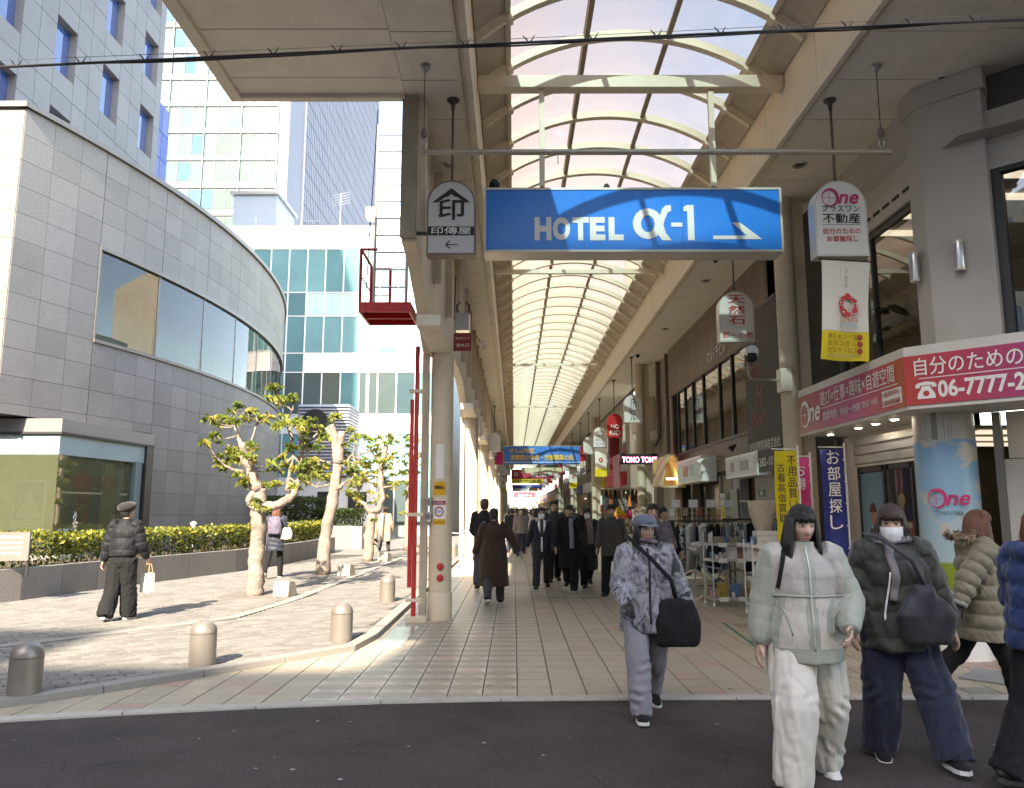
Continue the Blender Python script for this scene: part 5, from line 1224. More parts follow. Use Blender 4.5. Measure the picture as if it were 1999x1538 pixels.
for a, c in ((15.49, 16.36), (16.44, 17.46), (17.54, 18.56), (18.64, 20.16), (20.24, 21.36), (21.44, 22.36), (22.44, 23.31)): MB().poly([(5.01, c, 3.25), (5.01, a, 3.25), (5.01, a, 5.08), (5.01, c, 5.08)]).build('window_pane', m_wg, BB)
b = MB()
for k in range(26): b.tube([(5.16 + .03 * math.sin(k * 2), 18.5 + k * .09, 3.25), (5.16, 18.5 + k * .088, 5.0)], .06, 6)
b.build('curtain', M('grey green curtain', (.36, .37, .31), .8, var=.08), BB)
MB().bx(6.4, 6.5, 15.1, 24.2, 3, 5.3).build('room_wall', m_room, BB)
text('マルイチビル', m_sw, BB, (4.955, 18.7, 5.42), 'side', w=1.75, h=.33, bold=.04)
# ground floor: pale wall, doors, sign boxes
m_pl = M('pale wall', (.46, .45, .42), .7, var=.06, dirt=.2)
b = MB(); b.bx(5.0, 5.2, 14.9, 16.2, 0, 2.4); b.bx(5.0, 5.2, 17.3, 17.9, 0, 2.4); b.build('pale_wall', m_pl, BB)
b = MB(); b.bx(5.25, 5.3, 16.2, 17.3, 0, 2.3); b.build('door', M('brown door', (.16, .10, .07), .4, var=.1), BB); b = MB(); b.bx(5.3, 5.35, 19.0, 21.8, 0, 2.3); b.build('door', M('dark door glass', (.10, .075, .06), .15, var=.1), BB)
for y in (17.95, 18.9, 21.9, 24.2): MB().bx(4.98, 5.2, y - .08, y + .08, 0, 2.4).build('pilaster', m_br[0], BB)
MB().bx(5.02, 5.1, 18.0, 18.85, 0, 2.4).build('dark_panel', m_br[1], BB)
def signbox(label, y0, y1, z0, z1, depth, cols):
    t = thing('sign_box', label, 'sign box', (4.98, (y0 + y1) / 2, z0)); w = y1 - y0; h = z1 - z0
    MB().bx(-depth, 0, -w / 2, w / 2, 0, h).build('box', m_white, t, bevel=.01); MB().bx(-depth - .006, -depth, -w / 2 + .06, w / 2 - .06, .06, h - .06).build('face', M('pale sign face', (.55, .60, .62), .4, var=.1, vs=1), t)
    for dy, c, sz in cols: MB().bx(-depth - .012, -depth - .007, dy - sz, dy + sz, h * .28, h * .72).build('logo_block', M('logo %s' % (c,), c, .5, var=.3, vs=6), t)
    return t
signbox('white projecting sign box with faded orange and green logo', 19.1, 21.9, 2.28, 2.92, .38, [(.35, (.55, .25, .18), .3), (-.45, (.30, .42, .38), .22)])
signbox('pale blue framed sign box beside the black banner', 14.95, 17.2, 2.25, 2.72, .30, [(-.3, (.30, .29, .27), .3), (.6, (.55, .42, .35), .14)])
nb = thing('notice_board', 'yellow and white notice on the brown pier behind the clothes rack', 'notice', (4.9, 18.4, 1.35)); MB().bx(0, .02, -.18, .18, .34, .62).build('sheet', m_paper, nb); MB().bx(0, .02, -.18, .18, 0, .33).build('sheet', M('yellow sheet', (.65, .50, .02), .6, var=.1), nb); text('セール', m_suit, nb, (-.004, 0, .17), 'side', w=.28, h=.12); text('営業中', m_suit, nb, (-.004, 0, .5), 'side', w=.28, h=.08)
nb = thing('notice_board', 'large grey notice panel on the brown pier', 'notice', (4.95, 17.65, 1.2)); MB().bx(0, .02, -.30, .30, 0, .85).build('sheet', M('grey sheet', (.38, .38, .34), .6, var=.1, vs=4), nb)
nb = thing('notice_board', 'small green pictogram plate on the pale door jamb', 'notice', (4.985, 15.75, 1.85)); MB().bx(0, .014, -.2, .2, 0, .14).build('plate', M('green plate', (.03, .20, .13), .5, var=.1), nb); MB().bx(-.003, 0, -.05, .05, .03, .11).build('arrow', m_sw, nb)
nb = thing('notice_board', 'red edged white notice on the pale door jamb', 'notice', (4.985, 15.8, 1.25)); MB().bx(0, .014, -.2, .2, 0, .3).build('plate', m_rb, nb); MB().bx(-.003, 0, -.17, .17, .03, .27).build('sheet', m_paper, nb)
bt = thing('vertical_banner', 'tall black hanging shop banner with red and white characters', 'banner', (4.72, 14.55, 2.3))
MB().bx(-.02, .02, -1.0, 1.0, 0, 3.1).build('cloth', M('charcoal banner', (.045, .043, .045), .6, var=.15, vs=1), bt)
MB().bx(-.03, .04, -1.0, 1.0, 3.1, 3.16).build('bar', m_black, bt)
m_rt = M('dull red letter', (.35, .06, .07), .6, var=.1); m_pt = M('dull pink script', (.38, .13, .15), .6, var=.15)
text('天然石', m_rt, bt, (-.024, .45, 1.95), 'side', w=.75, h=.26, bold=.01); text('Mi', m_pt, bt, (-.024, .1, 1.45), 'side', w=.5, h=.36, shear=.4); text('Shinri', m_pt, bt, (-.024, .3, 1.02), 'side', w=1.0, h=.34, shear=.4)
text('奈良国際貿易株式会社', m_sw, bt, (-.024, 0, .50), 'side', w=1.8, h=.19, bold=.008); text('06-6282-1010', m_sw, bt, (-.024, .05, .18), 'side', w=1.6, h=.16)
# ================================================================== further right-hand buildings
m_bt1 = tilewall('beige tile wall', (.46, .41, .33), 9, (.3, .27, .22))
FB = thing('beige_building', 'beige tiled building with pipes and an air conditioner beyond the brown building', 'building')
b = MB(); b.bx(5.05, 9, 24.55, 31.5, 2.6, 9.5); b.bx(5.05, 5.3, 24.55, 25.2, 0, 2.6); b.bx(5.05, 5.3, 27.6, 28.2, 0, 2.6); b.bx(5.05, 5.3, 31, 31.5, 0, 2.6); b.bx(5.9, 6, 24.5, 31.5, 0, 2.6); b.build('wall', m_bt1, FB)
b = MB(); b.tube([(4.95, 24.8, 2.6), (4.95, 24.8, 6.6)], .06, 8); b.tube([(4.93, 26.2, 4.0), (4.93, 26.2, 6.6)], .08, 8); b.tube([(4.93, 26.2, 4.0), (4.93, 27, 3.8)], .06, 8); b.build('pipe', M('brown pipe', (.12, .09, .07), .5, var=.1), FB)
MB().bx(4.45, 5.04, 27.6, 29.2, 4.4, 5.6).build('panel_box', m_fascia, FB)
t = thing('air_conditioner', 'wall hung air conditioner unit beside the small arch awning', 'air conditioner', (4.72, 28.2, 3.45)); MB().bx(-.32, .3, -.16, .16, 0, .62).build('case', m_fascia, t, bevel=.015); MB().lathe([(.2, 0), (.2, .01)], n=20).build('fan_grille', m_black, t).matrix_local = Matrix.Translation((0, -.165, .3)) @ Matrix.Rotation(R(90), 4, 'X'); MB().bx(-.4, .35, -.2, .2, -.05, -.01).build('bracket', m_black, t)
aw = thing('arch_awning', 'cream pointed arch awning with lit interior over a shop doorway', 'awning', (4.62, 23.6, 2.28))
def archpts(w, h, n=10): return [(-w / 2 + w * i / n, h * (1 - abs(2 * i / n - 1) ** 2.2)) for i in range(n + 1)]
A = archpts(.66, .95, 14)
m_awn = M('awning cream', (.62, .50, .30), .6, var=.05)
o = archpts(.60, .88, 14); b = MB(); n = 15
b.v = [(p[0], -1.0, p[1]) for p in A] + [(p[0], -1.0, p[1]) for p in o] + [(p[0], .6, p[1]) for p in A] + [(p[0], .6, p[1]) for p in o]
for i in range(14): b.f += [(i, i + 1, n + i + 1, n + i), (2 * n + i, 3 * n + i, 3 * n + i + 1, 2 * n + i + 1), (i, 2 * n + i, 2 * n + i + 1, i + 1), (n + i, n + i + 1, 3 * n + i + 1, 3 * n + i)]; b.m += [0] * 4
b.build('hood', m_awn, aw); MB().bx(-.3, .3, .55, .6, 0, .85).build('back_panel', M('awning gold', (.50, .34, .12), .6, var=.05), aw)
MB().bx(-.05, .28, -.3, -.25, .2, .24).build('tube_lamp', M('awning lamp', (1, .85, .6), .5, var=0, emit=6), aw); MB().bx(-.36, .36, -1.0, -.96, -.06, .0).build('valance', m_awn, aw)
rowcols = [(.45, .42, .37), (.55, .52, .46), (.30, .24, .20), (.50, .44, .36), (.36, .33, .31)]
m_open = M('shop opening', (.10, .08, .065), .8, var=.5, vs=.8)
sgc = [(.50, .04, .04), (.60, .48, .03), (.72, .71, .68), (.06, .10, .35), (.45, .10, .2), (.05, .25, .12), (.72, .70, .66), (.55, .22, .03)]
rg = random.Random(21)
ORD = ['first', 'second', 'third', 'fourth', 'fifth', 'sixth', 'seventh', 'eighth', 'ninth', 'tenth', 'eleventh', 'twelfth', 'thirteenth', 'fourteenth', 'fifteenth', 'sixteenth', 'seventeenth', 'eighteenth', 'nineteenth', 'twentieth', 'last'] + ['last'] * 9
def rowshop(x, y0, y1, side, i, h=9.5):
    t = thing('arcade_shop', '%s shop with %s sign board, %s' % (['pale stone', 'cream', 'brown', 'beige', 'grey'][i % 5], ['red', 'yellow', 'white', 'navy', 'pink', 'green', 'cream', 'orange'][i % 8], ORD[i] + ' along the ' + ('right' if side > 0 else 'left') + ' of the deep arcade'), 'shop', (x, y0, 0), group='distant shops')
    L_ = y1 - y0; m_ = M('row wall %d' % (i % 5), rowcols[i % 5], .7, var=.08)
    s = side
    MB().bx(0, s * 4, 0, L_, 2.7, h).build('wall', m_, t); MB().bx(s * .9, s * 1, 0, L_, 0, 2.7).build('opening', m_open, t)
    MB().bx(0, s * .9, 0, .3, 0, 2.7).build('pier', m_, t); MB().bx(0, s * .9, L_ - .3, L_, 0, 2.7).build('pier', m_, t)
    b = MB(); b.bx(-s * .35, 0, .5, L_ - .5, 2.7, 3.3); b.build('sign_board', M('row sign %d' % (i % 8), sgc[i % 8], .5, var=.15, vs=1.5), t)
    b = MB()
    for k in range(int(L_ / 1.6)): b.bx(-s * .03, s * .05, .4 + k * 1.6, 1.5 + k * 1.6, 4.1, 5.5)
    b.build('window', m_bluegl if i % 2 else m_tdk[0], t)
    b = MB()
    for k in range(int(L_ / .5)):
        hh = rg.uniform(.5, 1.6); b.bx(s * .1, s * .45, .2 + k * .5, .55 + k * .5, 0, hh, rg.randrange(4))
    b.build('display_goods', [M('goods a', (.35, .10, .08), .7, var=.4, vs=8), M('goods b', (.50, .46, .40), .7, var=.4, vs=8), M('goods c', (.08, .09, .14), .7, var=.4, vs=8), M('goods d', (.45, .33, .12), .7, var=.4, vs=8)], t)
    b = MB().bx(s * .6, s * .7, .4, L_ - .4, 2.4, 2.5); b.build('strip_light', bpy.data.materials['tube light'], t)
    return t
y = 35.0; i = 0
while y < 168:
    L_ = rg.uniform(6, 10); rowshop(5.15, y, y + L_, 1, i); y += L_ + .05; i += 1
y = 62.0
while y < 168:
    L_ = rg.uniform(6, 10); rowshop(-1.95, y, y + L_, -1, i); y += L_ + .05; i += 1
sw = thing('side_street_building', 'sunlit cream building face at the side street gap on the right', 'building'); MB().bx(5.2, 12, 34.6, 34.95, 0, 14).build('wall', M('sunlit cream wall', (.62, .56, .44), .7, var=.05), sw)
en = thing('end_building', 'pale building closing the far end of the arcade', 'building'); MB().bx(-20, 25, 178, 180, 0, 16).build('wall', M('end wall', (.62, .60, .58), .8, var=.1, vs=.3), en)
b = MB()
for k in range(8): b.bx(-6 + k * 2, -5 + k * 2, 177.9, 178, 1, 2.6)
b.build('window', m_tdk[1], en)
# ================================================================== SIGNS, BANNERS, LADDER, WIRES
m_bl = M('sign blue', (.006, .24, .80), .16, var=.03, spec=.6)
m_fr = M('sign frame', (.62, .60, .55), .4, metal=.3, var=.05, dirt=.2)
m_ink = M('black ink', (.015, .014, .014), .5, var=0)
HS = thing('hotel_sign', 'large blue hotel sign box with white lettering and half arrow hung across the arcade', 'sign', (1.6, 9.95, 4.99))
MB().bx(-2, 2, .02, .36, 0, .90).build('box', m_fr, HS, bevel=.006)
b = MB(); b.bx(-2, 2, -.012, .018, 0, .03); b.bx(-2, 2, -.012, .018, .87, .90); b.bx(-2, -1.97, -.012, .018, .03, .87); b.bx(1.97, 2, -.012, .018, .03, .87); b.build('frame', m_fr, HS)
for k in range(3): MB().bx(-1.968 + k * 1.3127, -1.968 + (k + 1) * 1.3127 - .003, 0, .018, .032, .868).build('face_panel', m_bl, HS)
def hx(px): return -2.0 + (px - 945) / 145.25
def hz(py): return .90 - (py - 368) * .00726
for k, c in enumerate('HOTEL'): text(c, m_sw, HS, (hx((1060, 1096, 1133, 1166, 1202)[k]), -.004, hz(447.5)), w=(.225, .235, .225, .205, .20)[k], h=.325, bold=.055)
b = MB()
cx_, cz_ = hx(1264), hz(438)
n = 36; o = len(b.v)
for i in range(n): w = 2 * math.pi * i / n; b.v += [(cx_ + .200 * math.cos(w), -.006, cz_ + .215 * math.sin(w)), (cx_ + .092 * math.cos(w), -.006, cz_ + .118 * math.sin(w))]
for i in range(n): k = (i + 1) % n; b.f.append((o + 2 * i, o + 2 * i + 1, o + 2 * k + 1, o + 2 * k)); b.m.append(0)
b.poly([(hx(p[0]), -.008, hz(p[1])) for p in ((1286, 428), (1292, 410), (1299, 403), (1310, 402), (1310, 413), (1303, 417), (1297, 430), (1294, 440), (1298, 455), (1309, 470), (1291, 470), (1284, 460), (1281, 445))][::-1])
b.poly([(hx(p[0]), -.008, hz(p[1])) for p in ((1309, 436), (1331, 436), (1331, 444), (1309, 444))][::-1])
b.poly([(hx(p[0]), -.008, hz(p[1])) for p in ((1340, 402), (1354, 402), (1354, 470), (1341, 470), (1341, 414), (1334, 414), (1334, 406))][::-1])
b.build('alpha_one', m_sw, HS)
b = MB().poly([(hx(p[0]), -.008, hz(p[1])) for p in ((1390, 461), (1455, 461), (1427, 436), (1443, 436), (1485, 468), (1390, 468))][::-1]); b.build('arrow', m_sw, HS)
for x, s_ in ((hx(965), 1), (hx(1187), .6)):
    t = thing('spotlight', 'dark rounded object on top of the blue hotel sign, ' + ('near its left end' if s_ == 1 else 'above the letter L'), 'spotlight', (1.6 + x, 10.05, 5.89))  # dark shape of unclear kind, built with a lamp-like housing
    MB().lathe([(.01, 0), (.03 * s_, .01), (.07 * s_, .05 * s_), (.075 * s_, .10 * s_), (.04 * s_, .16 * s_), (.01, .17 * s_)], n=16).build('housing', m_dark, t, smooth=True); MB().tube([(0, 0, -.01), (0, 0, .03)], .015, 6).build('foot', m_black, t)
# arch topped hanging light boxes
def archpoly(w, h, n=14, r=None):
    r = r or w / 2; rise = min(w / 2, h * .5)
    return [(-w / 2, 0), (w / 2, 0)] + [(w / 2 * math.cos(a), h - rise + rise * math.sin(a)) for a in [math.pi * i / n for i in range(0, n + 1)]]
m_face = M('light box face', (.74, .72, .69), .35, var=.03); m_faceg = M('light box face grey', (.56, .55, .56), .3, var=.06, vs=1); m_brf = M('brown sign frame', (.20, .15, .13), .45, metal=.3, var=.08)
m_redf = M('light box red', (.60, .03, .035), .35, var=.04)
def hangsign(label, x, y, zb, w=.60, h=.93, dpth=.17, face=None, frame=None, rod=True, zt=ZS):
    t = thing('hanging_sign', label, 'hanging sign', (x, y, zb), group='arch topped signs hung from the arcade soffit')
    MB().prism(archpoly(w, h), 0, dpth, 'y').build('box', frame or m_fr, t, autosm=40)
    q = MB().prism([(p[0] * .93, .022 + p[1] * .955) for p in archpoly(w, h)], -.006, .004, 'y'); q.build('face', face or m_face, t)
    if rod:
        b = MB(); b.tube([(0, dpth / 2, h - .01), (0, dpth / 2, zt - zb)], .016, 8); b.build('rod', M('rod brown', (.10, .075, .06), .5, metal=.3, var=.1), t)
        MB().lathe([(.02, zt - zb - .14), (.028, zt - zb - .06), (.075, zt - zb - .02), (.08, zt - zb - .004)], (0, dpth / 2, 0), 14).build('ceiling_rose', M('rod brown', (0, 0, 0)), t, autosm=40)
    return t
s1 = hangsign('grey arch sign with black crest and left arrow hanging beside the blue hotel sign', -.755, 8.96, 4.62, .59, .94, .17, m_faceg, m_brf)
b = MB()
for sg, y_ in ((1, 0), (-1, .0015)):
    b.poly([(sg * p[0], -.009 - y_, p[1]) for p in (((-.05, .80), (.0, .835), (.235, .655), (.165, .655), (0, .778), (-.02, .765)) if sg > 0 else ((-.05, .80), (.0, .835), (.235, .655), (.165, .655), (0, .778), (-.02, .765)))])
b.poly([(-.08, -.0125, .725), (-.045, -.0125, .725), (0, -.0125, .762), (.045, -.0125, .725), (.08, -.0125, .725), (0, -.0125, .792)]); b.build('crest', m_ink, s1)
text('印', m_ink, s1, (0, -.009, .565), w=.30, h=.26, bold=.035)
MB().bx(-.277, .277, -.010, -.007, .24, .352).build('black_band', m_ink, s1); text('印傳屋', m_sw, s1, (0, -.014, .296), w=.48, h=.09, bold=.015)
b = MB(); b.poly([(-.06, -.009, .13), (.085, -.009, .13), (.085, -.009, .117), (-.06, -.009, .117)][::-1]); b.poly([(-.07, -.0095, .124), (-.02, -.0095, .175), (-.008, -.0095, .165), (-.05, -.0095, .124), (-.008, -.0095, .083), (-.02, -.0095, .073)]); b.build('arrow', m_ink, s1)
MB().bx(-.42, -.29, .03, .06, .26, .30).build('side_bracket', m_black, s1)
s2 = hangsign('white arch sign of the estate agent with pink logo hanging above the event banner', 3.95, 8.96, 4.60, .63, .95, .2)
one_logo(s2, (0, -.008, .735), 'front', .44, m_pk)
text('プラスワン', m_ink, s2, (0, -.009, .595), w=.45, h=.085, bold=.012); text('不動産', m_ink, s2, (0, -.009, .47), w=.45, h=.125, bold=.02); MB().bx(-.23, .23, -.009, -.006, .387, .392).build('rule', m_ink, s2)
text('自分のための', m_redf, s2, (0, -.009, .31), w=.45, h=.075, bold=.008); text('お部屋探し', m_redf, s2, (0, -.009, .215), w=.37, h=.075, bold=.008)
s3 = hangsign('white arch sign with red characters hanging in front of the brown building', 3.95, 13.4, 4.52, .62, .92, .2)
for k, c in enumerate('天然石'): text(c, m_redf, s3, (0, -.009, .77 - k * .19), w=.30, h=.15, bold=.012)
text('卸・小売', m_redf, s3, (0, -.009, .12), w=.54, h=.115, bold=.006)
s4 = hangsign('white arch sign with vertical black characters near the second right column', 3.95, 25.5, 4.43); 
for k, c in enumerate('立川ビル'): text(c, m_ink, s4, (0, -.009, .73 - k * .19), w=.20, h=.16, bold=.012)
s5 = hangsign('bright red arch sign with white letters NO KID', 3.95, 30.2, 4.38, face=m_redf, frame=m_redf); text('NO', m_sw, s5, (0, -.009, .42), w=.30, h=.17, bold=.02); text('KID', m_sw, s5, (0, -.009, .18), w=.42, h=.18, bold=.02)
s6 = hangsign('white arch sign with faint grey lettering above a small event banner', 3.95, 35.4, 4.40, w=.62)
for k, c in enumerate(('ACN', '心斎橋', 'RCT', 'ビル')): text(c, M('grey ink', (.16, .15, .16), .5, var=0), s6, (0, -.009, .70 - k * .18), w=.36, h=.12)
s7 = hangsign('blank white arch sign left of the lettered grey one', 3.95, 40.7, 4.45)
hangsign('small red arch sign behind the blue banner end', 3.95, 45.7, 4.4, face=m_redf, frame=m_redf)
for i, (yy, c) in enumerate(((52, m_face), (58, m_face), (64, m_redf), (70, m_face), (77, m_face), (85, m_redf), (94, m_face), (104, m_face), (116, m_redf))): hangsign('%s arch sign, %s in the row beyond the blue banner' % ('red' if c is m_redf else 'white', ORD[i]), 3.95, yy, 4.4, face=c, frame=c if c is m_redf else None)
for i, yy in enumerate((38, 50, 66, 82)): hangsign('white arch sign over the left side walk, %s from the front' % ORD[i], -.95, yy, 4.4, face=(m_face, m_pk, m_face, m_redf)[i])
# event banners (cloth with folds; the printing of the near one shows through reversed)
m_cl = M('banner cloth', (.76, .73, .66), .8, var=.04); m_ye = M('banner yellow', (.72, .56, .03), .75, var=.05)
def eventbanner(label, x, y, zt, w, h, mirror, tilt, lettering=True):
    t = thing('event_banner', label, 'banner', (x, y, zt), 0, 'white and yellow event banners'); t.rotation_euler.y = tilt
    def cloth(z0, z1, m, nm, off=0):
        b = MB(); nx, nz = 10, 12
        for j in range(nz + 1):
            for i in range(nx + 1):
                u = i / nx; zz = z0 + (z1 - z0) * j / nz; k = -zz / h
                b.v.append(((u - .5) * w * (1 - .06 * math.sin(k * 3)), off + .03 * math.sin(u * 7 + k * 5) * k + .05 * k * k, zz))
        for j in range(nz):
            for i in range(nx): b.f.append((j * (nx + 1) + i, j * (nx + 1) + i + 1, (j + 1) * (nx + 1) + i + 1, (j + 1) * (nx + 1) + i)); b.m.append(0)
        b.build(nm, m, t, smooth=True)
    cloth(-h * .71, 0, m_cl, 'cloth'); cloth(-h, -h * .712, m_ye, 'yellow_hem')
    MB().tube([(-w / 2 - .03, .01, .012), (w / 2 + .03, .01, .012)], .012, 8).build('bar', m_black, t)
    if not lettering:
        b = MB(); crescent(b, w * .17, w * .09, (0, 0), Matrix.Translation((0, -.02, -h * .42)) @ FR['front'], 16); b.build('emblem', m_redf, t); return t
    b = MB(); rg = random.Random(4); Tm = Matrix.Translation((.02, -.030, -h * .46)) @ FR['front']
    nl = 11
    for i in range(nl):
        w_ = 2 * math.pi * i / nl; rr_ = .105 + rg.uniform(-.008, .012); o = len(b.v); q = rg.uniform(.026, .04)
        b.add([(rr_ * math.cos(w_) * .85 + q * math.cos(k * .628), rr_ * math.sin(w_) + q * math.sin(k * .628), .0004 * i) for k in range(10)], [tuple(range(10))]); b.xf(Tm, o)
    b.build('emblem', m_redf, t)
    b = MB()
    for i in (0, 2, 5, 7, 9):
        w_ = 2 * math.pi * i / nl; o = len(b.v); b.add([(.11 * math.cos(w_) * .85 + .011 * math.cos(k * .8), .11 * math.sin(w_) + .011 * math.sin(k * .8), .006) for k in range(8)], [tuple(range(8))]); b.xf(Tm, o)
    b.build('emblem_dot', m_sw, t)
    text('EXPO', M('pale orange print', (.60, .30, .22), .7, var=0), t, (.02, -.038, -h * .605), w=.20, h=.06, mirror=mirror, bold=.02); text('2025', M('pale blue print', (.35, .48, .55), .7, var=0), t, (.02, -.038, -h * .655), w=.20, h=.055, mirror=mirror, bold=.02)
    gi = M('faint grey print', (.35, .33, .30), .7, var=0)
    text('大阪・関西万博', gi, t, (.0, -.012, -h * .17), h=.25, vertical=True, mirror=mirror)
    text('2025.4.13', gi, t, (-.07, -.012, -h * .14), h=.2, vertical=True, mirror=mirror)
    gk = M('brown print', (.20, .14, .02), .7, var=0)
    for k, s_ in enumerate(('せかいじゅうを', 'げんきにする', 'おんぱくやどう')): text(s_, gk, t, (-.01, .0, -h * .765 - k * .085), w=.40, h=.06, mirror=mirror, bold=.006)
    text('大阪商業連盟協同組合', M('grey green print', (.30, .34, .25), .7, var=0), t, (-.01, .02, -h * .955), w=.4, h=.04, mirror=mirror)
    b = MB()
    for k in range(3): o = len(b.v); b.add([(.035 * math.cos(q * .6), .035 * math.sin(q * .6), 0) for q in range(10)], [tuple(range(10))]); b.xf(Matrix.Translation((.17, .008, -h * .765 - k * .085)) @ FR['front'], o)
    b.build('print_dot', m_redf, t)
    return t
eventbanner('white and yellow event banner with red ring emblem hanging below the estate agent sign', 3.99, 9.0, 4.55, .58, 1.21, True, R(3.5))
eventbanner('small white and yellow event banner under the grey lettered arch sign', 3.95, 35.3, 4.36, .55, 1.3, False, 0, False)
eventbanner('white and yellow event banner against the third right column', 4.0, 52.5, 4.3, .55, 1.3, False, 0, False)
eventbanner('white and yellow event banner deep in the arcade on the left', -.9, 66.2, 4.36, .55, 1.3, False, 0, False)
# cross street banners
def crossbanner(label, y, z0, z1, x0, x1, mat, texts=(), trim=None):
    t = thing('cross_banner', label, 'banner', ((x0 + x1) / 2, y, z0), group='banners strung across the arcade'); w = x1 - x0; h = z1 - z0
    b = MB(); nx = 24
    for i in range(nx + 1): u = i / nx; yy = .04 * math.sin(u * 17) + .03 * math.sin(u * 41); b.v += [((u - .5) * w, yy, 0), ((u - .5) * w, yy * .3, h)]
    for i in range(nx): b.f.append((2 * i, 2 * i + 2, 2 * i + 3, 2 * i + 1)); b.m.append(0)
    b.build('cloth', mat, t, smooth=True); MB().tube([(-w / 2 - .1, .02, h + .02), (w / 2 + .1, .02, h + .02)], .025, 6).build('bar', m_steel, t)
    for s_, m_, cx_, cz_, ww, hh in texts: text(s_, m_, t, (cx_, -.09, cz_ * h), w=ww, h=hh, bold=.03)
    if trim: MB().bx(-w / 2, w / 2, -.1, -.08, h * trim[0], h * trim[1]).build('stripe', trim[2], t)
m_bban = M('banner blue', (.03, .19, .58), .7, var=.12, vs=1.2); m_ylet = M('letter yellow', (.80, .50, .03), .6, var=.05); m_rban = M('banner red', (.52, .05, .07), .6, var=.1)
crossbanner('blue cloth banner with orange yellow characters strung across the arcade', 41.7, 3.98, 4.94, -.5, 3.56, m_bban, (('せんば地区', m_ylet, -1.1, .76, 1.35, .26), ('消費税の申告・労働職業の街', m_ylet, -.02, .38, 3.4, .30)), (.10, .13, m_sw))
crossbanner('red board with white characters and an arrow behind the blue banner', 72, 4.36, 5.22, -.24, 3.66, m_rban, (('萬栄', m_sw, .6, .5, 1.5, .5), ('田', m_sw, -1.5, .5, .3, .34), ('➡', m_sw, 1.65, .5, .38, .34)))
crossbanner('yellow board with dark lettering behind the red arcade board', 90, 4.55, 5.2, -.25, 3.4, m_ye, (('JAPAN 船場', m_ink, .2, .5, 2.6, .3),))
crossbanner('narrow navy board under the yellow one', 93, 4.05, 4.45, -.2, 3.4, M('banner navy', (.03, .06, .28), .6, var=.1), (('CHEER', m_sw, .2, .5, .7, .2),))
crossbanner('pale grey double board under the navy one', 110, 4.1, 4.7, -.2, 2.0, M('board grey white', (.5, .5, .48), .6, var=.1)); crossbanner('orange brown board beside the pale grey one', 110.5, 4.1, 4.7, 2.1, 3.4, M('board orange', (.5, .25, .08), .6, var=.2))
crossbanner('second red board with white lettering far down the arcade', 137, 3.6, 4.6, 0, 3.8, m_rban, (('丼池ストリート', m_sw, 0, .4, 2.4, .4),)); crossbanner('pale yellow board far down the arcade', 148, 2.9, 3.5, 0, 3.4, M('board pale yellow', (.6, .52, .2), .6, var=.15)); crossbanner('white board farthest down the arcade', 156, 2.2, 2.8, 0, 3.4, M('board white', (.6, .58, .52), .6, var=.15))
crossbanner('yellow tinted banner just behind the blue banner', 60, 4.35, 4.75, .6, 3.7, M('banner pale', (.62, .56, .36), .6, var=.3, vs=1.5))
# transverse pipe on two hooks
t = thing('banner_pipe', 'thin cream steel pipe hung level across the arcade mouth on two wires', 'pipe', (1.6, 8.29, 5.60))
MB().tube([(-2.63, 0, 0), (2.66, 0, .0)], .033, 10).build('pipe', m_pipe, t, autosm=40)
for sx in (-2.62, 2.57):
    b = MB(); b.tube([(sx, 0, .18), (sx, 0, 1.05)], .005, 5); b.build('wire', m_black, t)
    b = MB(); b.tube([(sx + .03 * math.sin(k * .7), 0, .05 + .10 * (1 - math.cos(k * .7)) * .5) for k in range(10)], .008, 5); b.build('hook', m_steel, t); MB().lathe([(.01, .17), (.035, .19), (.04, .23), (.03, .27), (.01, .29)], (sx, 0, 0), 12).build('pulley', m_brf, t, smooth=True); MB().lathe([(.06, 1.03), (.02, .98)], (sx, 0, 0), 10).build('ceiling_plate', m_steel, t)
for x_ in (-1.1, 1.15): MB().tube([(x_, 0, -.03), (x_, 0, -.14)], .006, 5).build('clip', m_sw, t)
# overhead cables
def cable(label, pts, r, nm='overhead_cable', hooks=0, n=26, sag=.0):
    t = thing(nm, label, 'cable'); P0, P1 = Vector(pts[0]), Vector(pts[1]); L_ = []
    for i in range(n + 1): u = i / n; p = P0.lerp(P1, u); p.z -= sag * 4 * u * (1 - u); L_.append(p)
    b = MB(); b.tube(L_, r, 6); b.build('cable', m_ink, t); return t, L_
t, Lc = cable('black bundled overhead cable crossing the top of the view', ((-3.6, 4.6, 4.385), (4.2, 4.6, 4.77)), .0085)
b = MB(); b.tube([p + Vector((0, .012, .012 * math.sin(i * .9))) for i, p in enumerate(Lc)], .006, 5); b.tube([p + Vector((0, -.008, -.012 + .01 * math.sin(i * .7))) for i, p in enumerate(Lc)], .005, 5); b.build('strand', m_ink, t)
b = MB(); b.tube([p + Vector((0, 0, .05 - .02 * math.sin(i / 26 * 3.1))) for i, p in enumerate(Lc)], .0022, 4); b.build('messenger_wire', m_steel, t)
for i in range(1, 19):
    u = i / 19; p = Lc[0].lerp(Lc[-1], u); b = MB(); b.tube([p + Vector((-.035, 0, .045)), p + Vector((-.012, 0, .02)), p, p + Vector((.02, 0, .012)), p + Vector((.04, 0, .05))], [.003, .005, .006, .005, .002], 5); b.build('hanger', m_ink, t)
t, _ = cable('thin black wire hanging down past the ladder', ((-1.74, 9.3, 6.66), (-1.93, 9.8, 4.2)), .006, 'hanging_wire', n=6)
MB().tube([(-1.88, 9.6, 5.0), (-1.86, 9.62, 5.2), (-1.9, 9.6, 5.45)], .005, 5).build('loose_end', m_ink, t)
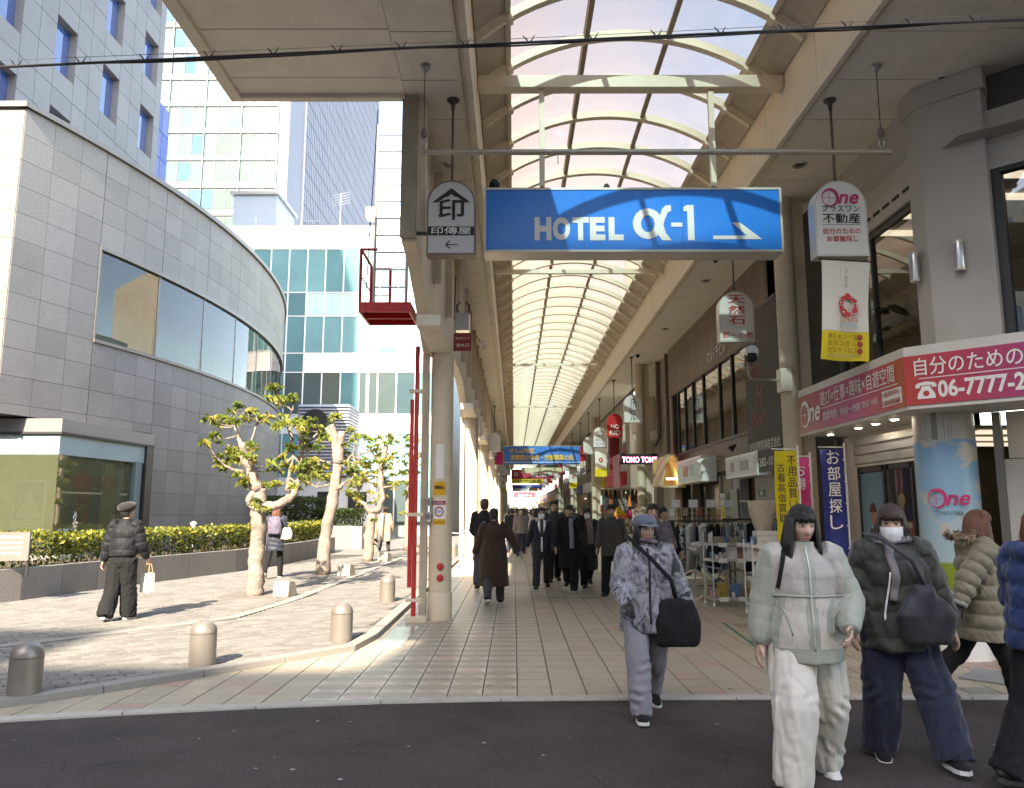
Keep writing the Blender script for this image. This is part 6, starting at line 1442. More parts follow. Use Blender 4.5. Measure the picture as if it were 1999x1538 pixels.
# red service platform, ladder, standpipe
t = thing('ladder', 'tall steel access ladder rising from the red platform to the canopy', 'ladder', (-1.80, 10.95, 4.42))
for x_ in (-.235, .235): MB().tube([(x_, 0, 0), (x_, 0, 2.9)], .022, 8).build('rail', m_alu, t)
src = None
for k in range(11):
    if src is None: src = MB().tube([(-.235, 0, 0), (.235, 0, 0)], .013, 6).build('rung', m_steel, t, loc=(0, 0, .12))
    else: inst(src, t, (0, 0, .12 + k * .262))
t = thing('service_platform', 'small red steel service platform with guard rails beside the first arcade column', 'platform', (-1.78, 10.8, 4.29))
b = MB(); b.bx(-.36, .36, -.4, -.37, 0, .14); b.bx(-.36, .36, .37, .4, 0, .14); b.bx(-.36, -.33, -.37, .37, 0, .14); b.bx(.33, .36, -.37, .37, 0, .14); b.bx(-.33, .33, -.02, .02, 0, .12); b.build('deck_frame', m_red, t); MB().bx(-.33, .33, -.37, .37, .12, .135).build('deck', m_red, t)
def sq(b, p, q, r=.018): b.tube([p, q], r * 1.2, 4)
b = MB(); sq(b, (-.345, -.385, .14), (-.345, -.385, .9)); sq(b, (-.345, .385, .14), (-.345, .385, .9)); sq(b, (-.345, -.4, .9), (-.345, .4, .9)); sq(b, (-.345, -.385, .52), (-.345, .385, .5), .008); sq(b, (-.345, -.385, .9), (-.12, -.385, .9)); b.build('guard_rail', m_red, t)
b = MB(); sq(b, (-.33, .39, .14), (-.33, .39, .86)); sq(b, (-.06, .39, .14), (-.06, .39, .86)); sq(b, (-.35, .39, .86), (-.04, .39, .86)); sq(b, (-.33, .39, .45), (-.06, .39, .45), .008); b.build('guard_rail', m_red, t)
t = thing('standpipe', 'twin bright red fire standpipes running up beside the first arcade column', 'standpipe', (-1.46, 11.35, 0))
m_rp = M('standpipe red', (.55, .03, .03), .35, var=.06)
MB().tube([(.03, 0, .10), (.03, 0, 4.0)], .034, 10).build('pipe', m_rp, t, autosm=40); MB().tube([(-.035, -.01, .5), (-.035, -.01, 3.2)], .03, 10).build('pipe', m_rp, t, autosm=40)
for z in (.3, 1.5, 3.3): MB().bx(-.08, .16, -.05, .05, z, z + .05).build('clamp', m_beige, t)
MB().bx(-.06, .22, -.06, .08, .0, .10).build('base_box', m_beige, t, bevel=.008)
# small things on the first column
dC1 = Vector((1.08, -11.63, 0)).normalized(); a1 = math.atan2(dC1.y, dC1.x); FR['col1'] = Matrix.Rotation(a1 + math.pi / 2, 4, 'Z') @ Matrix.Rotation(R(90), 4, 'X')
def plate(nm, label, z0, z1, hw, mat, cat):
    t = thing(nm, label, cat, (-1.08, 11.63, 0)); wrap(MB(), a1 - hw - .15, a1 + hw - .15, z0, z1, .172, 8).build('plate', mat, t, smooth=True); return t
plate('white_plate', 'blank white plate high on the first arcade column', 2.05, 2.55, .36, m_sw, 'plate')
t = plate('warning_plate', 'yellow plate with dark characters on the first arcade column', 1.80, 2.0, .55, M('plate amber', (.70, .40, .02), .5, var=.05), 'plate')
for k, c in enumerate('駐輪禁止'): q = a1 - .15 - .3 + k * .2; text(c, m_ink, t, (.176 * math.cos(q), .176 * math.sin(q), 1.92), 'col1', w=.045, h=.05, bold=.02)
t = plate('no_smoking_plate', 'white no smoking plate with red ring and orange foot on the first arcade column', 1.36, 1.74, .60, m_sw, 'plate')
wrap(MB(), a1 - .7, a1 + .4, 1.665, 1.725, .174, 8).build('red_header', m_rb, t, smooth=True); wrap(MB(), a1 - .7, a1 + .4, 1.37, 1.46, .174, 8).build('orange_foot', M('plate amber', (0, 0, 0)), t, smooth=True)
q = a1 - .15; P = Vector((.178 * math.cos(q), .178 * math.sin(q), 1.565)); b = MB(); crescent(b, .066, .05, (0, 0), Matrix.Translation(P) @ FR['col1'], 24); b.build('ring', m_rb, t); text('禁煙', m_bl, t, tuple(P), 'col1', w=.06, h=.035, bold=.02); text('路上喫煙禁止', m_sw, t, (.178 * math.cos(q), .178 * math.sin(q), 1.695), 'col1', w=.15, h=.03); text('大阪市中央区', m_ink, t, (.178 * math.cos(q), .178 * math.sin(q), 1.415), 'col1', w=.16, h=.03)
for i, z in enumerate((.62, .78)):
    t = thing('red_knob', ['lower', 'upper'][i] + ' round dark red cap on the first arcade column', 'cap', tuple(Vector((-1.08, 11.63, z)) + dC1 * .165), group='red caps on the column'); t.rotation_euler = (Matrix.Rotation(a1 + math.pi / 2, 4, 'Z') @ Matrix.Rotation(R(90), 4, 'X')).to_euler()
    MB().lathe([(.052, 0), (.052, .02), (.04, .032), (.01, .035)], n=18).build('cap', m_red, t, autosm=40)
for i, z in enumerate((1.43, 1.64)):
    t = thing('switch_box', ['lower', 'upper'][i] + ' small grey switch box on the left of the first column', 'switch box', (-1.25, 11.5, z), group='switch boxes'); MB().bx(-.045, .045, -.05, .03, 0, .13).build('case', m_steel, t, bevel=.006); MB().bx(-.03, .03, -.056, -.051, .03, .1).build('cover', M('switch cover', (.2, .2, .2), .5, var=.05), t)
t = thing('speaker_box', 'grey speaker box and cables hung right of the first column', 'speaker', (-.80, 11.9, 4.36)); MB().bx(-.11, .11, -.1, .1, 0, .28).build('case', m_alu, t, bevel=.008)
b = MB(); b.tube([(-.08, 0, .28), (-.1, .0, .42), (0, 0, .5), (.1, 0, .42), (.09, 0, .28)], .012, 6); b.tube([(-.08, 0, .28), (-.14, .02, .2), (-.13, 0, .5), (-.12, 0, .9)], .010, 6); b.build('cable', m_ink, t); MB().bx(-.03, .03, -.02, .02, .28, 2.3).build('hanger', m_span, t)
t = thing('fire_sign', 'small dark red fire hydrant plate with white characters beneath the grey speaker box', 'sign', (-.80, 11.85, 4.04)); MB().bx(-.14, .14, 0, .02, 0, .28).build('plate', m_rb, t); text('消火栓ランプ', m_sw, t, (0, -.004, .20), w=.22, h=.045); text('送水口', m_sw, t, (0, -.004, .09), w=.2, h=.055, bold=.01)
# soffit downlights and dome cameras
for i, (x, y) in enumerate(((-.98, 10.9), (4.25, 10.9), (4.3, 16.8), (4.3, 21.5))):
    t = thing('soffit_light', ['round recessed light in the left soffit', 'round recessed light in the right soffit behind the estate agent sign', 'recessed light in the right soffit by the brown building', 'farther recessed light in the right soffit'][i], 'ceiling light', (x, y, ZS), group='recessed soffit lights'); MB().lathe([(.075, -.004), (.105, -.02), (.11, 0)], n=22).build('ring', m_alu, t, autosm=50); MB().lathe([(.07, -.006), (.07, -.003)], n=18).build('lens', M('dark lens', (.12, .11, .10), .2, var=0), t)
for i, (x, y) in enumerate(((4.1, 15.2), (4.1, 25.2))):
    t = thing('dome_camera', ['nearer', 'farther'][i] + ' black dome camera under the right soffit', 'camera', (x, y, ZS)); MB().lathe([(.02, -.11), (.05, -.08), (.055, -.04)], n=14).build('dome', m_ink, t, smooth=True); MB().lathe([(.07, -.04), (.07, -.01), (.03, -.001)], n=14).build('base', m_black, t, autosm=40)
t = thing('security_camera', 'black street security camera on a cream bracket arm from the right column', 'camera', (3.70, 12.05, 3.98))
b = MB(); b.tube([(0, -.22, .04), (0, .12, .08)], [.105, .085], 16); b.build('housing', m_alu, t, autosm=40); MB().lathe([(.02, -.135), (.06, -.12), (.09, -.09), (.1, -.03), (.095, 0)], (0, -.15, .02), 18).build('dome', m_ink, t, smooth=True)
b = MB(); b.tube([(0, 0, 0), (0, 0, -.28), (.04, 0, -.34), (.12, .02, -.36), (.62, .1, -.36)], .022, 8); b.build('bracket', m_pipe, t, autosm=40); MB().bx(.5, .68, -.02, .2, -.55, -.18).build('base_box', m_fascia, t, bevel=.008); MB().lathe([(.02, -.2), (.09, -.19), (.09, -.17), (.02, -.16)], n=16).build('collar', m_pipe, t)
for i, (x, y, z, a) in enumerate(((4.55, 15.9, 2.86, 1), (4.55, 18.7, 2.75, -1))):
    t = thing('arm_spotlight', ['small spotlight on an arm over the pale sign box', 'white spotlight on a long arm over the faded logo box'][i], 'spotlight', (x, y, z)); MB().tube([(.45, 0, .05), (0, 0, .05)], .01, 6).build('arm', m_fascia, t); b = MB(); b.tube([(0, 0, .05), (-.06, 0, .0), (-.12, 0, -.05)], [.025, .05, .075], 12); b.build('lamp_head', m_sw if i else m_black, t, autosm=50)
t = thing('clip_spotlight', 'small clip spotlight under the left soffit beyond the red plate', 'spotlight', (-.62, 14.5, 4.75)); b = MB(); b.tube([(0, 0, 0), (.06, -.03, -.1)], [.03, .055], 10); b.build('lamp_head', m_fascia, t); MB().tube([(0, 0, 0), (-.1, 0, .12)], .01, 5).build('arm', m_black, t)
# neon name board and red vertical sign
t = thing('neon_sign', 'dark hanging board with glowing pink letters TOMO TOM\'S', 'sign', (4.05, 25.0, 3.03)); MB().bx(-.62, .58, 0, .12, 0, .34).build('board', m_ink, t); text("TOMO TOM'S", M('pink neon', (1, .22, .5), .5, var=0, emit=1.6), t, (0, -.006, .15), w=1.12, h=.19, bold=.01); MB().bx(-.66, -.63, 0, 1.6, -.75, .34).build('side_board', M('dull red board', (.30, .05, .06), .5, var=.1), t)
t = thing('vertical_sign', 'tall dark red sign board with dark lettering behind the pink neon', 'sign', (4.05, 31.2, 2.9)); MB().bx(-.20, .20, 0, .3, 0, 1.75).build('board', M('dark red board', (.28, .025, .03), .5, var=.1), t); text('MADEMOISELLE', m_ink, t, (.02, -.006, .88), Matrix.Rotation(R(90), 4, 'X') @ Matrix.Rotation(R(-90), 4, 'Z'), w=1.0, h=.2) if False else text('MADEMOISELLE', m_ink, t, (0.02, -.006, .88), 'front', h=1.6, w=.2, vertical=True)
# ================================================================== PEOPLE
from mathutils.bvhtree import BVHTree
def remesh(mb, vox, name):
    me = mb.mesh(name, m_ink); o = bpy.data.objects.new(name, me); COL.objects.link(o)
    md = o.modifiers.new('r', 'REMESH'); md.mode = 'VOXEL'; md.voxel_size = vox; md.use_smooth_shade = True
    dg = bpy.context.evaluated_depsgraph_get(); out = bpy.data.meshes.new_from_object(o.evaluated_get(dg)); bpy.data.objects.remove(o); bpy.data.meshes.remove(me)
    return out
def mget(me):
    n = len(me.vertices); a = np.empty(n * 3); me.vertices.foreach_get('co', a); b = np.empty(n * 3); me.vertices.foreach_get('normal', b); return a.reshape(-1, 3), b.reshape(-1, 3)
def relax(me, it=2):
    n = len(me.vertices); ne = len(me.edges); e = np.empty(ne * 2, np.int64); me.edges.foreach_get('vertices', e); e = e.reshape(-1, 2)
    p, _ = mget(me); deg = np.bincount(e.ravel(), minlength=n)[:, None].clip(1)
    for _ in range(it):
        q = np.zeros_like(p); np.add.at(q, e[:, 0], p[e[:, 1]]); np.add.at(q, e[:, 1], p[e[:, 0]]); p = p * .45 + .55 * q / deg
    me.vertices.foreach_set('co', p.ravel()); me.update()
def fnoise(p, seed, sc):
    """cheap smooth noise: sums of warped sines; sc = per-axis wave numbers"""
    rg = np.random.RandomState(seed); out = np.zeros(len(p)); q = p * np.array(sc)
    w = np.stack([np.sin(q[:, 1] * 1.3 + rg.rand() * 6), np.sin(q[:, 2] * 1.1 + rg.rand() * 6), np.sin(q[:, 0] * 1.2 + rg.rand() * 6)], 1)
    q = q + .9 * w
    for k in range(4):
        d = rg.randn(3); d /= np.linalg.norm(d); out += np.sin(q @ d * (1 + .6 * k) + rg.rand() * 6) / (1 + .5 * k)
    return out / 2.2
def segt(p, pts):
    """distance to, and arc length along, a polyline"""
    best = np.full(len(p), 9.0); tt = np.zeros(len(p)); acc = 0
    for a, b in zip(pts[:-1], pts[1:]):
        a = np.array(a); b = np.array(b); d = b - a; L_ = np.linalg.norm(d); u = np.clip(((p - a) @ d) / (L_ * L_), 0, 1); r = np.linalg.norm(p - (a + u[:, None] * d), axis=1)
        k = r < best; best[k] = r[k]; tt[k] = acc + u[k] * L_; acc += L_
    return best, tt
def headverts(s, n=34, hair=0.0):
    """a head as a deformed ball: brow, sockets, nose, lips, chin, jaw; front is -Y"""
    V_ = []; F_ = []
    for i in range(n + 1):
        th = math.pi * i / n
        for j in range(n):
            ph = 2 * math.pi * j / n
            x, y, z = math.sin(th) * math.cos(ph), math.sin(th) * math.sin(ph), math.cos(th)
            X, Y_, Z = x * .074, y * .094, z * .115
            if z < 0:
                X *= 1 - .30 * (-z) ** 1.3
                if y > 0: Y_ *= 1 - .30 * (-z)
                else: Y_ *= 1 + .02 * (-z)
            if z > .2 and y > 0: Y_ *= 1.04
            if y < 0:
                f = min(1, -y * 1.6); g = lambda cx, cz, wx, wz: math.exp(-((abs(X) - cx) / wx) ** 2 - ((Z - cz) / wz) ** 2)
                Y_ *= .95
                Y_ += f * (.010 * g(.030, .006, .014, .011) - .005 * g(.028, .028, .022, .010) - .005 * g(.04, -.025, .02, .02))
                nz_ = max(0, min(1, (.016 - Z) / .045)) if Z > -.040 else max(0, 1 - (-.040 - Z) / .010)
                Y_ -= f * .024 * nz_ * math.exp(-(X / (.007 + .006 * nz_)) ** 2)
                Y_ -= f * (.006 * g(0, -.058, .020, .007) + .004 * g(0, -.068, .016, .006) + .008 * g(0, -.098, .020, .014)) - f * .003 * g(0, -.0635, .018, .003)
            V_.append((X * s, Y_ * s, Z * s))
    for i in range(n):
        for j in range(n): F_.append((i * n + j, (i + 1) * n + j, (i + 1) * n + (j + 1) % n, i * n + (j + 1) % n))
    return V_, F_
def hand(mb, w, d, side, s, curl=.35, n=7, palm=None):
    """palm, four unequal bent fingers and a thumb; w wrist, d forearm direction"""
    d = Vector(d).normalized(); inn = Vector(palm) if palm else Vector((-side, 0, 0)); inn = (inn - d * inn.dot(d)).normalized(); fw = d.cross(inn).normalized()
    if fw.y > 0: fw = -fw            # thumb side looks forward
    w = Vector(w); k = s
    mb.tube([w - d * .03 * k, w, w + d * .045 * k, w + d * .085 * k, w + d * .095 * k], [(.024 * k, .020 * k), (.026 * k, .018 * k), (.038 * k, .016 * k), (.038 * k, .014 * k), (.03 * k, .009 * k)], 12, flat=inn)
    for q, (L_, off) in enumerate(((.068, .029), (.078, .010), (.073, -.010), (.056, -.028))):
        b0 = w + d * .080 * k + fw * off * k; p = b0; ds = d + fw * off * 1.2; ds.normalize(); pts = [b0]; c = curl * (1 + .12 * q)
        for sg in range(3):
            ang = c * (sg + .7) * .9; v = (ds * math.cos(ang) + inn * math.sin(ang)).normalized(); p = p + v * L_ * k * (.45, .32, .23)[sg]; pts.append(p)
        pts.append(p + v * .004 * k); mb.tube(pts, [.0092 * k, .0090 * k, .0082 * k, .0070 * k, .0030 * k], n)
    b0 = w + d * .022 * k + fw * .026 * k; p1 = b0 + (d * .6 + fw * .75 + inn * .25).normalized() * .036 * k; p2 = p1 + (d * .9 + fw * .3 + inn * .3).normalized() * .030 * k; p3 = p2 + (d + inn * .35).normalized() * .022 * k
    mb.tube([b0 - fw * .01 * k, b0, p1, p2, p3, p3 + d * .003 * k], [.013 * k, .014 * k, .0115 * k, .0098 * k, .0075 * k, .003 * k], n)
def mskin(i): return M('skin %d' % i, [(.52, .33, .24), (.46, .28, .20), (.56, .37, .28)][i], .45, var=.13, vs=14, bump=.12, bs=260)
def cloth(name, col, rough=.75, bump=.25, bs=220, var=.08, sheen=.2, spec=.3): return M(name, col, rough, var=var, vs=6, bump=bump, bs=bs, sheen=sheen, spec=spec)
def hairmat(name, col):
    m = M(name, col, .42, var=.55, vs=9, bump=.9, bs=9, spec=.6); t = m.node_tree; mp = N(t, 'ShaderNodeMapping'); mp.inputs['Scale'].default_value = (22, 22, 1.2); tc = N(t, 'ShaderNodeTexCoord'); t.links.new(tc.outputs['Object'], mp.inputs[0])   # streaks along the strands
    for n in [n for n in t.nodes if n.type == 'TEX_NOISE']: t.links.new(mp.outputs[0], n.inputs['Vector'])
    return m
m_hb = hairmat('black hair', (.014, .012, .011)); m_hbr = hairmat('brown hair', (.055, .030, .019)); m_hred = hairmat('reddish hair', (.15, .055, .027)); m_hgy = M('grey hair', (.16, .15, .14), .5, var=.3, vs=40, bump=.5, bs=160)
m_eye = M('eye dark', (.012, .008, .006), .15, var=0); m_eyew = M('eye white', (.62, .58, .55), .3, var=0); m_lip = M('lips', (.36, .13, .11), .4, var=.05); m_mask = M('face mask', (.74, .74, .74), .8, var=.03, bump=.1, bs=200); m_glove = cloth('dark glove', (.035, .025, .028))
m_sole = M('shoe sole', (.66, .65, .62), .6, var=.05); m_bsole = M('black sole', (.02, .02, .02), .6, var=.05)
def person(label, loc, rz, H, legs=((18, 8, 3, 0), (-18, 20, 3, 0)), arms=((12, 8, 15, 0), (-12, 8, 15, 0)), head=(0, 0), lean=2, skin=0, hair='short', hairm=None, top=None, bottom=None, shoes=(None, None), mask=False, vox=.009, face=True, gloves=False, inner=None, hands=True, group=None, name='person'):
    s = H / 1.62; rzr = R(rz); hairm = hairm or m_hb
    def dirv(sw, ab, sd): return Vector((sd * math.sin(R(ab)), -math.sin(R(sw)) * math.cos(R(ab)), -math.cos(R(sw)) * math.cos(R(ab))))
    J = {}; hipz = .83 * s; low = 9
    for i, sd in enumerate((-1, 1)):
        sw, kn, ab, fp = legs[i]; h = Vector((sd * .088 * s, 0, 0)); k = h + dirv(sw, ab, sd) * .385 * s; a = k + dirv(sw - kn, ab * .6, sd) * .375 * s
        J[i, 'h'], J[i, 'k'], J[i, 'a'] = h, k, a; low = min(low, a.z - .075 * s)
    up = Vector((0, 0, -low))
    for i in (0, 1):
        for q in 'hka': J[i, q] = J[i, q] + up
    pel = up.copy(); lv = Vector((0, -math.sin(R(lean)), math.cos(R(lean))))
    sp_ = lambda d: pel + lv * d * s        # point up the spine, d above hip line
    for i, sd in enumerate((-1, 1)):
        sw, ab, el, inw = arms[i]; S_ = sp_(.50) + Vector((sd * .165 * s, 0, 0)); e = S_ + dirv(sw, ab, sd) * .275 * s; w = e + dirv(sw + el, ab - inw, sd) * .235 * s
        J[i, 's'], J[i, 'e'], J[i, 'w'] = S_, e, w; J[i, 'fd'] = (w - e).normalized()
    hc = sp_(.685) + Vector((0, -.012 * s, 0)); HM = Matrix.Translation(hc) @ Matrix.Rotation(R(head[0]), 4, 'Z') @ Matrix.Rotation(R(head[1]), 4, 'X')
    # ---- body: one remeshed surface, hands welded on afterwards
    b = MB(); hv, hf = headverts(s, 34 if face else 20); o = len(b.v); b.add(hv, hf); b.xf(HM, o)
    if face:
        for sd in (-1, 1): o = len(b.v); b.tube([(sd * .070 * s, .012 * s, -.02 * s), (sd * .078 * s, .016 * s, .005 * s), (sd * .073 * s, .012 * s, .028 * s)], [(.006 * s, .010 * s), (.008 * s, .016 * s), (.005 * s, .010 * s)], 8); b.xf(HM, o)
    b.tube([sp_(.40), sp_(.52), sp_(.58), hc + Vector((0, .012 * s, -.03 * s))], [.07 * s, .058 * s, .050 * s, .050 * s], 14)
    b.tube([pel - Vector((0, 0, .06 * s)), sp_(.05), sp_(.18), sp_(.35), sp_(.48), sp_(.54)], [(.13 * s, .08 * s), (.145 * s, .095 * s), (.115 * s, .08 * s), (.135 * s, .09 * s), (.15 * s, .08 * s), (.07 * s, .055 * s)], 18)
    for i in (0, 1):
        b.tube([J[i, 's'], J[i, 's'].lerp(J[i, 'e'], .5), J[i, 'e'], J[i, 'e'].lerp(J[i, 'w'], .4), J[i, 'w']], [.045 * s, .04 * s, .034 * s, .033 * s, .023 * s], 10)
        b.tube([J[i, 'h'] + Vector((0, 0, .04)), J[i, 'h'].lerp(J[i, 'k'], .35), J[i, 'k'], J[i, 'k'].lerp(J[i, 'a'], .35), J[i, 'a']], [.072 * s, .066 * s, .048 * s, .048 * s, .032 * s], 12)
    me = remesh(b, vox, 'person'); relax(me, 1); bv, _ = mget(me)
    hm = MB()
    if hands:
        for i, sd in enumerate((-1, 1)): hand(hm, J[i, 'w'], J[i, 'fd'], sd, s)
    skm = mskin(skin); mats = [skm, m_glove]
    F0 = [tuple(p.vertices) for p in me.polygons]; nv = len(bv)
    me2 = bpy.data.meshes.new('person'); me2.from_pydata([tuple(v) for v in bv] + hm.v, [], F0 + [tuple(k + nv for k in f) for f in hm.f]); bpy.data.meshes.remove(me)
    me2.materials.append(skm)
    if gloves: me2.materials.append(m_glove); me2.polygons.foreach_set('material_index', [0] * len(F0) + [1] * len(hm.f))
    me2.polygons.foreach_set('use_smooth', [True] * len(me2.polygons)); me2.update()
    P = bpy.data.objects.new(name, me2); COL.objects.link(P); P.location = loc; P.rotation_euler.z = rzr; tag(P, label, 'person', group)
    # ---- face details
    def hp(x, y, z): return HM @ Vector((x * s, y * s, z * s))
    if face:
        for sd in (-1, 1):
            q = MB(); q.lathe([(.001, -.0065), (.008, -.005), (.0118, 0), (.008, .005), (.001, .0065)], n=12); q.xf(HM @ Matrix.Translation((sd * .030 * s, -.0765 * s, .006 * s)) @ Matrix.Scale(s, 4)); e = q.build('eye', m_eyew, P, smooth=True)
            q = MB(); q.lathe([(.001, -.0052), (.0052, -.003), (.0058, 0), (.0052, .003), (.001, .0052)], n=10); q.xf(HM @ Matrix.Translation((sd * .030 * s, -.0835 * s, .006 * s)) @ Matrix.Scale(s, 4)); q.build('iris', m_eye, e, smooth=True)
            MB().tube([hp(sd * .016, -.0885, .027), hp(sd * .030, -.0885, .032), hp(sd * .046, -.078, .027)], [.0028 * s, .0035 * s, .0018 * s], 6).build('eyebrow', hairm, P)
            MB().tube([hp(sd * .017, -.0845, .008), hp(sd * .030, -.0875, .0125), hp(sd * .043, -.079, .008)], [.0012 * s, .0022 * s, .0012 * s], 5).build('eyelash', m_eye, P)
        if not mask: MB().tube([hp(-.022, -.082, -.062), hp(-.008, -.0955, -.0605), hp(.008, -.0955, -.0605), hp(.022, -.082, -.062)], [(.002 * s, .002 * s), (.005 * s, .0055 * s), (.005 * s, .0055 * s), (.002 * s, .002 * s)], 8).build('mouth', m_lip, P, smooth=True)
    if mask:
        q = MB(); n = 12
        for j in range(6):
            for i in range(n + 1):
                w_ = R(-72 + 144 * i / n); z = -.012 - .092 * j / 5; ry = .107 + .010 * math.sin(j / 5 * math.pi); q.v.append(((.079 - .012 * (j / 5)) * math.sin(w_), -ry * math.cos(w_) ** .7, z))
        for j in range(5):
            for i in range(n): q.f.append((j * (n + 1) + i, (j + 1) * (n + 1) + i, (j + 1) * (n + 1) + i + 1, j * (n + 1) + i + 1)); q.m.append(0)
        q.xf(HM @ Matrix.Scale(s, 4)); q.build('mask', m_mask, P, smooth=True)
    # ---- hair / hats
    def cap(sc, cut, back=.0, zc=0):
        V_, F_ = headverts(s, 30); q = MB(); out = []
        for v in V_:
            x, y, z = v[0] / s, v[1] / s, v[2] / s; k = sc; fy = -y / .094
            edge = (.062 if hair in ('short', 'shortf') else .046) + .018 * math.sin(x * 70) * .3 - .25 * abs(x) ** 1.1
            if fy > .25 and z < edge + (fy - .9) * .03: k = .86
            elif fy > -.15 and z < -.02 - .05 * (-fy): k = .9 if abs(x) > .05 and cut else .9
            if z < -.055 - back and fy < .25: k = .88
            out.append((v[0] * k, (v[1] + .004 * s) * k, v[2] * k + .004 * s))
        q.add(out, F_); return q
    if hair:
        rg = random.Random(len(label))
        q = cap(1.115, True, .02 if hair in ('short',) else .05)
        strands = []
        def strand(p0, p1, p2, r0, r1):
            pts = [Vector(p0), Vector(p1), Vector(p2)]; L_ = [pts[0].lerp(pts[1], t).lerp(pts[1].lerp(pts[2], t), t) for t in (0, .2, .4, .6, .8, 1)]; q.tube([(p * s) for p in L_], [r0 * s, r0 * s, r0 * .95 * s, r0 * .8 * s, (r0 + r1) * .45 * s, r1 * s], 6)
        if hair in ('long', 'bob', 'short', 'bun', 'shortf'):
            nb = 26 if face else 10       # fringe and side locks follow the skull
            for i in range(nb):
                a_ = R(-80 + 160 * i / (nb - 1)); x = .072 * math.sin(a_); y = -.088 * math.cos(a_)
                ln = (.040 if hair in ('long', 'bob') else .012) + rg.uniform(0, .016) + (.02 if abs(x) > .055 else 0)
                if hair != 'bun': strand((x * .55, y * .55, .115), (x * 1.08, y * 1.14, .085), (x * 1.16, y * 1.11 - .001, .065 - ln + .012), .0125, .003)
        if hair in ('long', 'bob'):
            dz = -.34 if hair == 'long' else -.135; n_ = 46 if face else 20
            for i in range(n_):
                a_ = R(62 + 236 * i / (n_ - 1)); x = math.sin(a_) * .078; y = -math.cos(a_) * .098; w_ = 1.25 if hair == 'long' else 1.12
                fr = abs(i / (n_ - 1) - .5) * 2       # 1 at the face, 0 behind
                e_ = dz * rg.uniform(.88, 1.05) * (1 - .12 * fr)
                strand((x * .9, y * .9, .055), (x * 1.22, y * 1.16, -.06), (x * w_ * (1.25 if hair == 'long' else 1), (y * 1.05 - (.035 if hair == 'long' and fr > .55 else -.02)), e_), .0165, .004)
        if hair == 'short' or hair == 'shortf':
            for i in range(40 if face else 12):
                a_ = rg.uniform(0, 6.28); e_ = rg.uniform(.1, 1.4); x, y, z = math.cos(e_) * math.cos(a_) * .078, math.cos(e_) * math.sin(a_) * .10, math.sin(e_) * .122
                if y < -.06 and z < .06: continue
                if z < .02: continue
                strand((x * .98, y * .98, z * .98), (x * 1.07, y * 1.07, z * 1.06 + .004), (x * 1.10 + rg.uniform(-.01, .01), y * 1.10 - .006, z * .94 - .014), .012, .003)
        if face and vox < .009 and hair in ('long', 'bob'):
            for i in range(70):   # loose fly-away strands
                a_ = R(rg.uniform(50, 310)); x = math.sin(a_) * .084; y = -math.cos(a_) * .104; e_ = (-.30 if hair == 'long' else -.13) * rg.uniform(.4, 1.15)
                strand((x * .7, y * .7, .09), (x * rg.uniform(1.2, 1.4), y * rg.uniform(1.1, 1.3), -.05), (x * rg.uniform(1.1, 1.7), y * rg.uniform(.9, 1.25), e_), .0022, .0006)
        if hair == 'bun': o = len(q.v); q.lathe([(.005, -.045), (.035, -.03), (.045, 0), (.035, .03), (.005, .045)], n=14); q.xf(Matrix.Translation((0, .105 * s, .02 * s)) @ Matrix.Scale(s, 4), o)
        q.xf(HM); q.build('hair', hairm, P, smooth=True)
    # ---- garments
    def garment(nm, mb, vx, mats_, pitch=0, amp=0, wr=.004, matfn=None, seed=1, arms_=True, zscale=(26, 26, 14), legsc=None):
        me = remesh(mb, vx, nm); relax(me, 2); p, nr = mget(me)
        d = wr * fnoise(p, seed, zscale) + wr * .5 * fnoise(p, seed + 7, (60, 60, 34))
        isarm = np.zeros(len(p), bool); at = np.zeros(len(p))
        for i in (0, 1):
            r_, t_ = segt(p, [J[i, 's'], J[i, 'e'], J[i, 'w']]); far_ = np.abs(p[:, 0]) > (.165 + .035) * s
            k = (r_ < .13 * s) & (far_ | (t_ > .16 * s)) & (np.abs(p[:, 0] - J[i, 's'].x) < .35 * s) & (np.sign(p[:, 0]) == (-1 if i == 0 else 1)); isarm |= k; at[k] = t_[k]
        if pitch:
            t_ = np.where(isarm, at + .01, p[:, 2] + .018 * np.sin(p[:, 0] * 9 + seed)); pt = np.where(isarm, pitch * .8, pitch)
            ph = np.abs(np.sin(np.pi * t_ / pt)); d += amp * (np.sqrt(ph) - .75) + amp * .35 * fnoise(p, seed + 3, (46, 46, 30)) * ph
        else:   # sleeve creases gather at the elbow
            for i in (0, 1):
                el = np.array(J[i, 'e']); g_ = np.exp(-(np.linalg.norm(p - el, axis=1) / (.09 * s)) ** 2); d += .006 * g_ * np.sin(at * 150 + p[:, 0] * 20)
        if legsc is not None:
            for i in (0, 1):
                kn = np.array(J[i, 'k']); an = np.array(J[i, 'a']); g_ = np.exp(-((p[:, 2] - kn[2]) / .10) ** 2); g2 = np.exp(-((p[:, 2] - an[2] - .07) / .07) ** 2); br_ = np.clip(fnoise(p, seed + 11, (11, 11, 9)), 0, 1); d += legsc * (.35 * g_ + .75 * g2) * br_ * np.sin(p[:, 2] * 80 + 4 * np.sin(p[:, 0] * 17 + seed) + p[:, 1] * 34)
                d += legsc * .35 * np.exp(-((p[:, 2] - pel.z + .1) / .09) ** 2) * np.sin(p[:, 2] * 60 + np.abs(p[:, 0]) * 50) * br_; d += .5 * legsc * fnoise(p, seed + 5, (30, 30, 3))
        p2 = p + nr * d[:, None]; me.vertices.foreach_set('co', p2.ravel()); me.materials.clear()
        for q in mats_: me.materials.append(q)
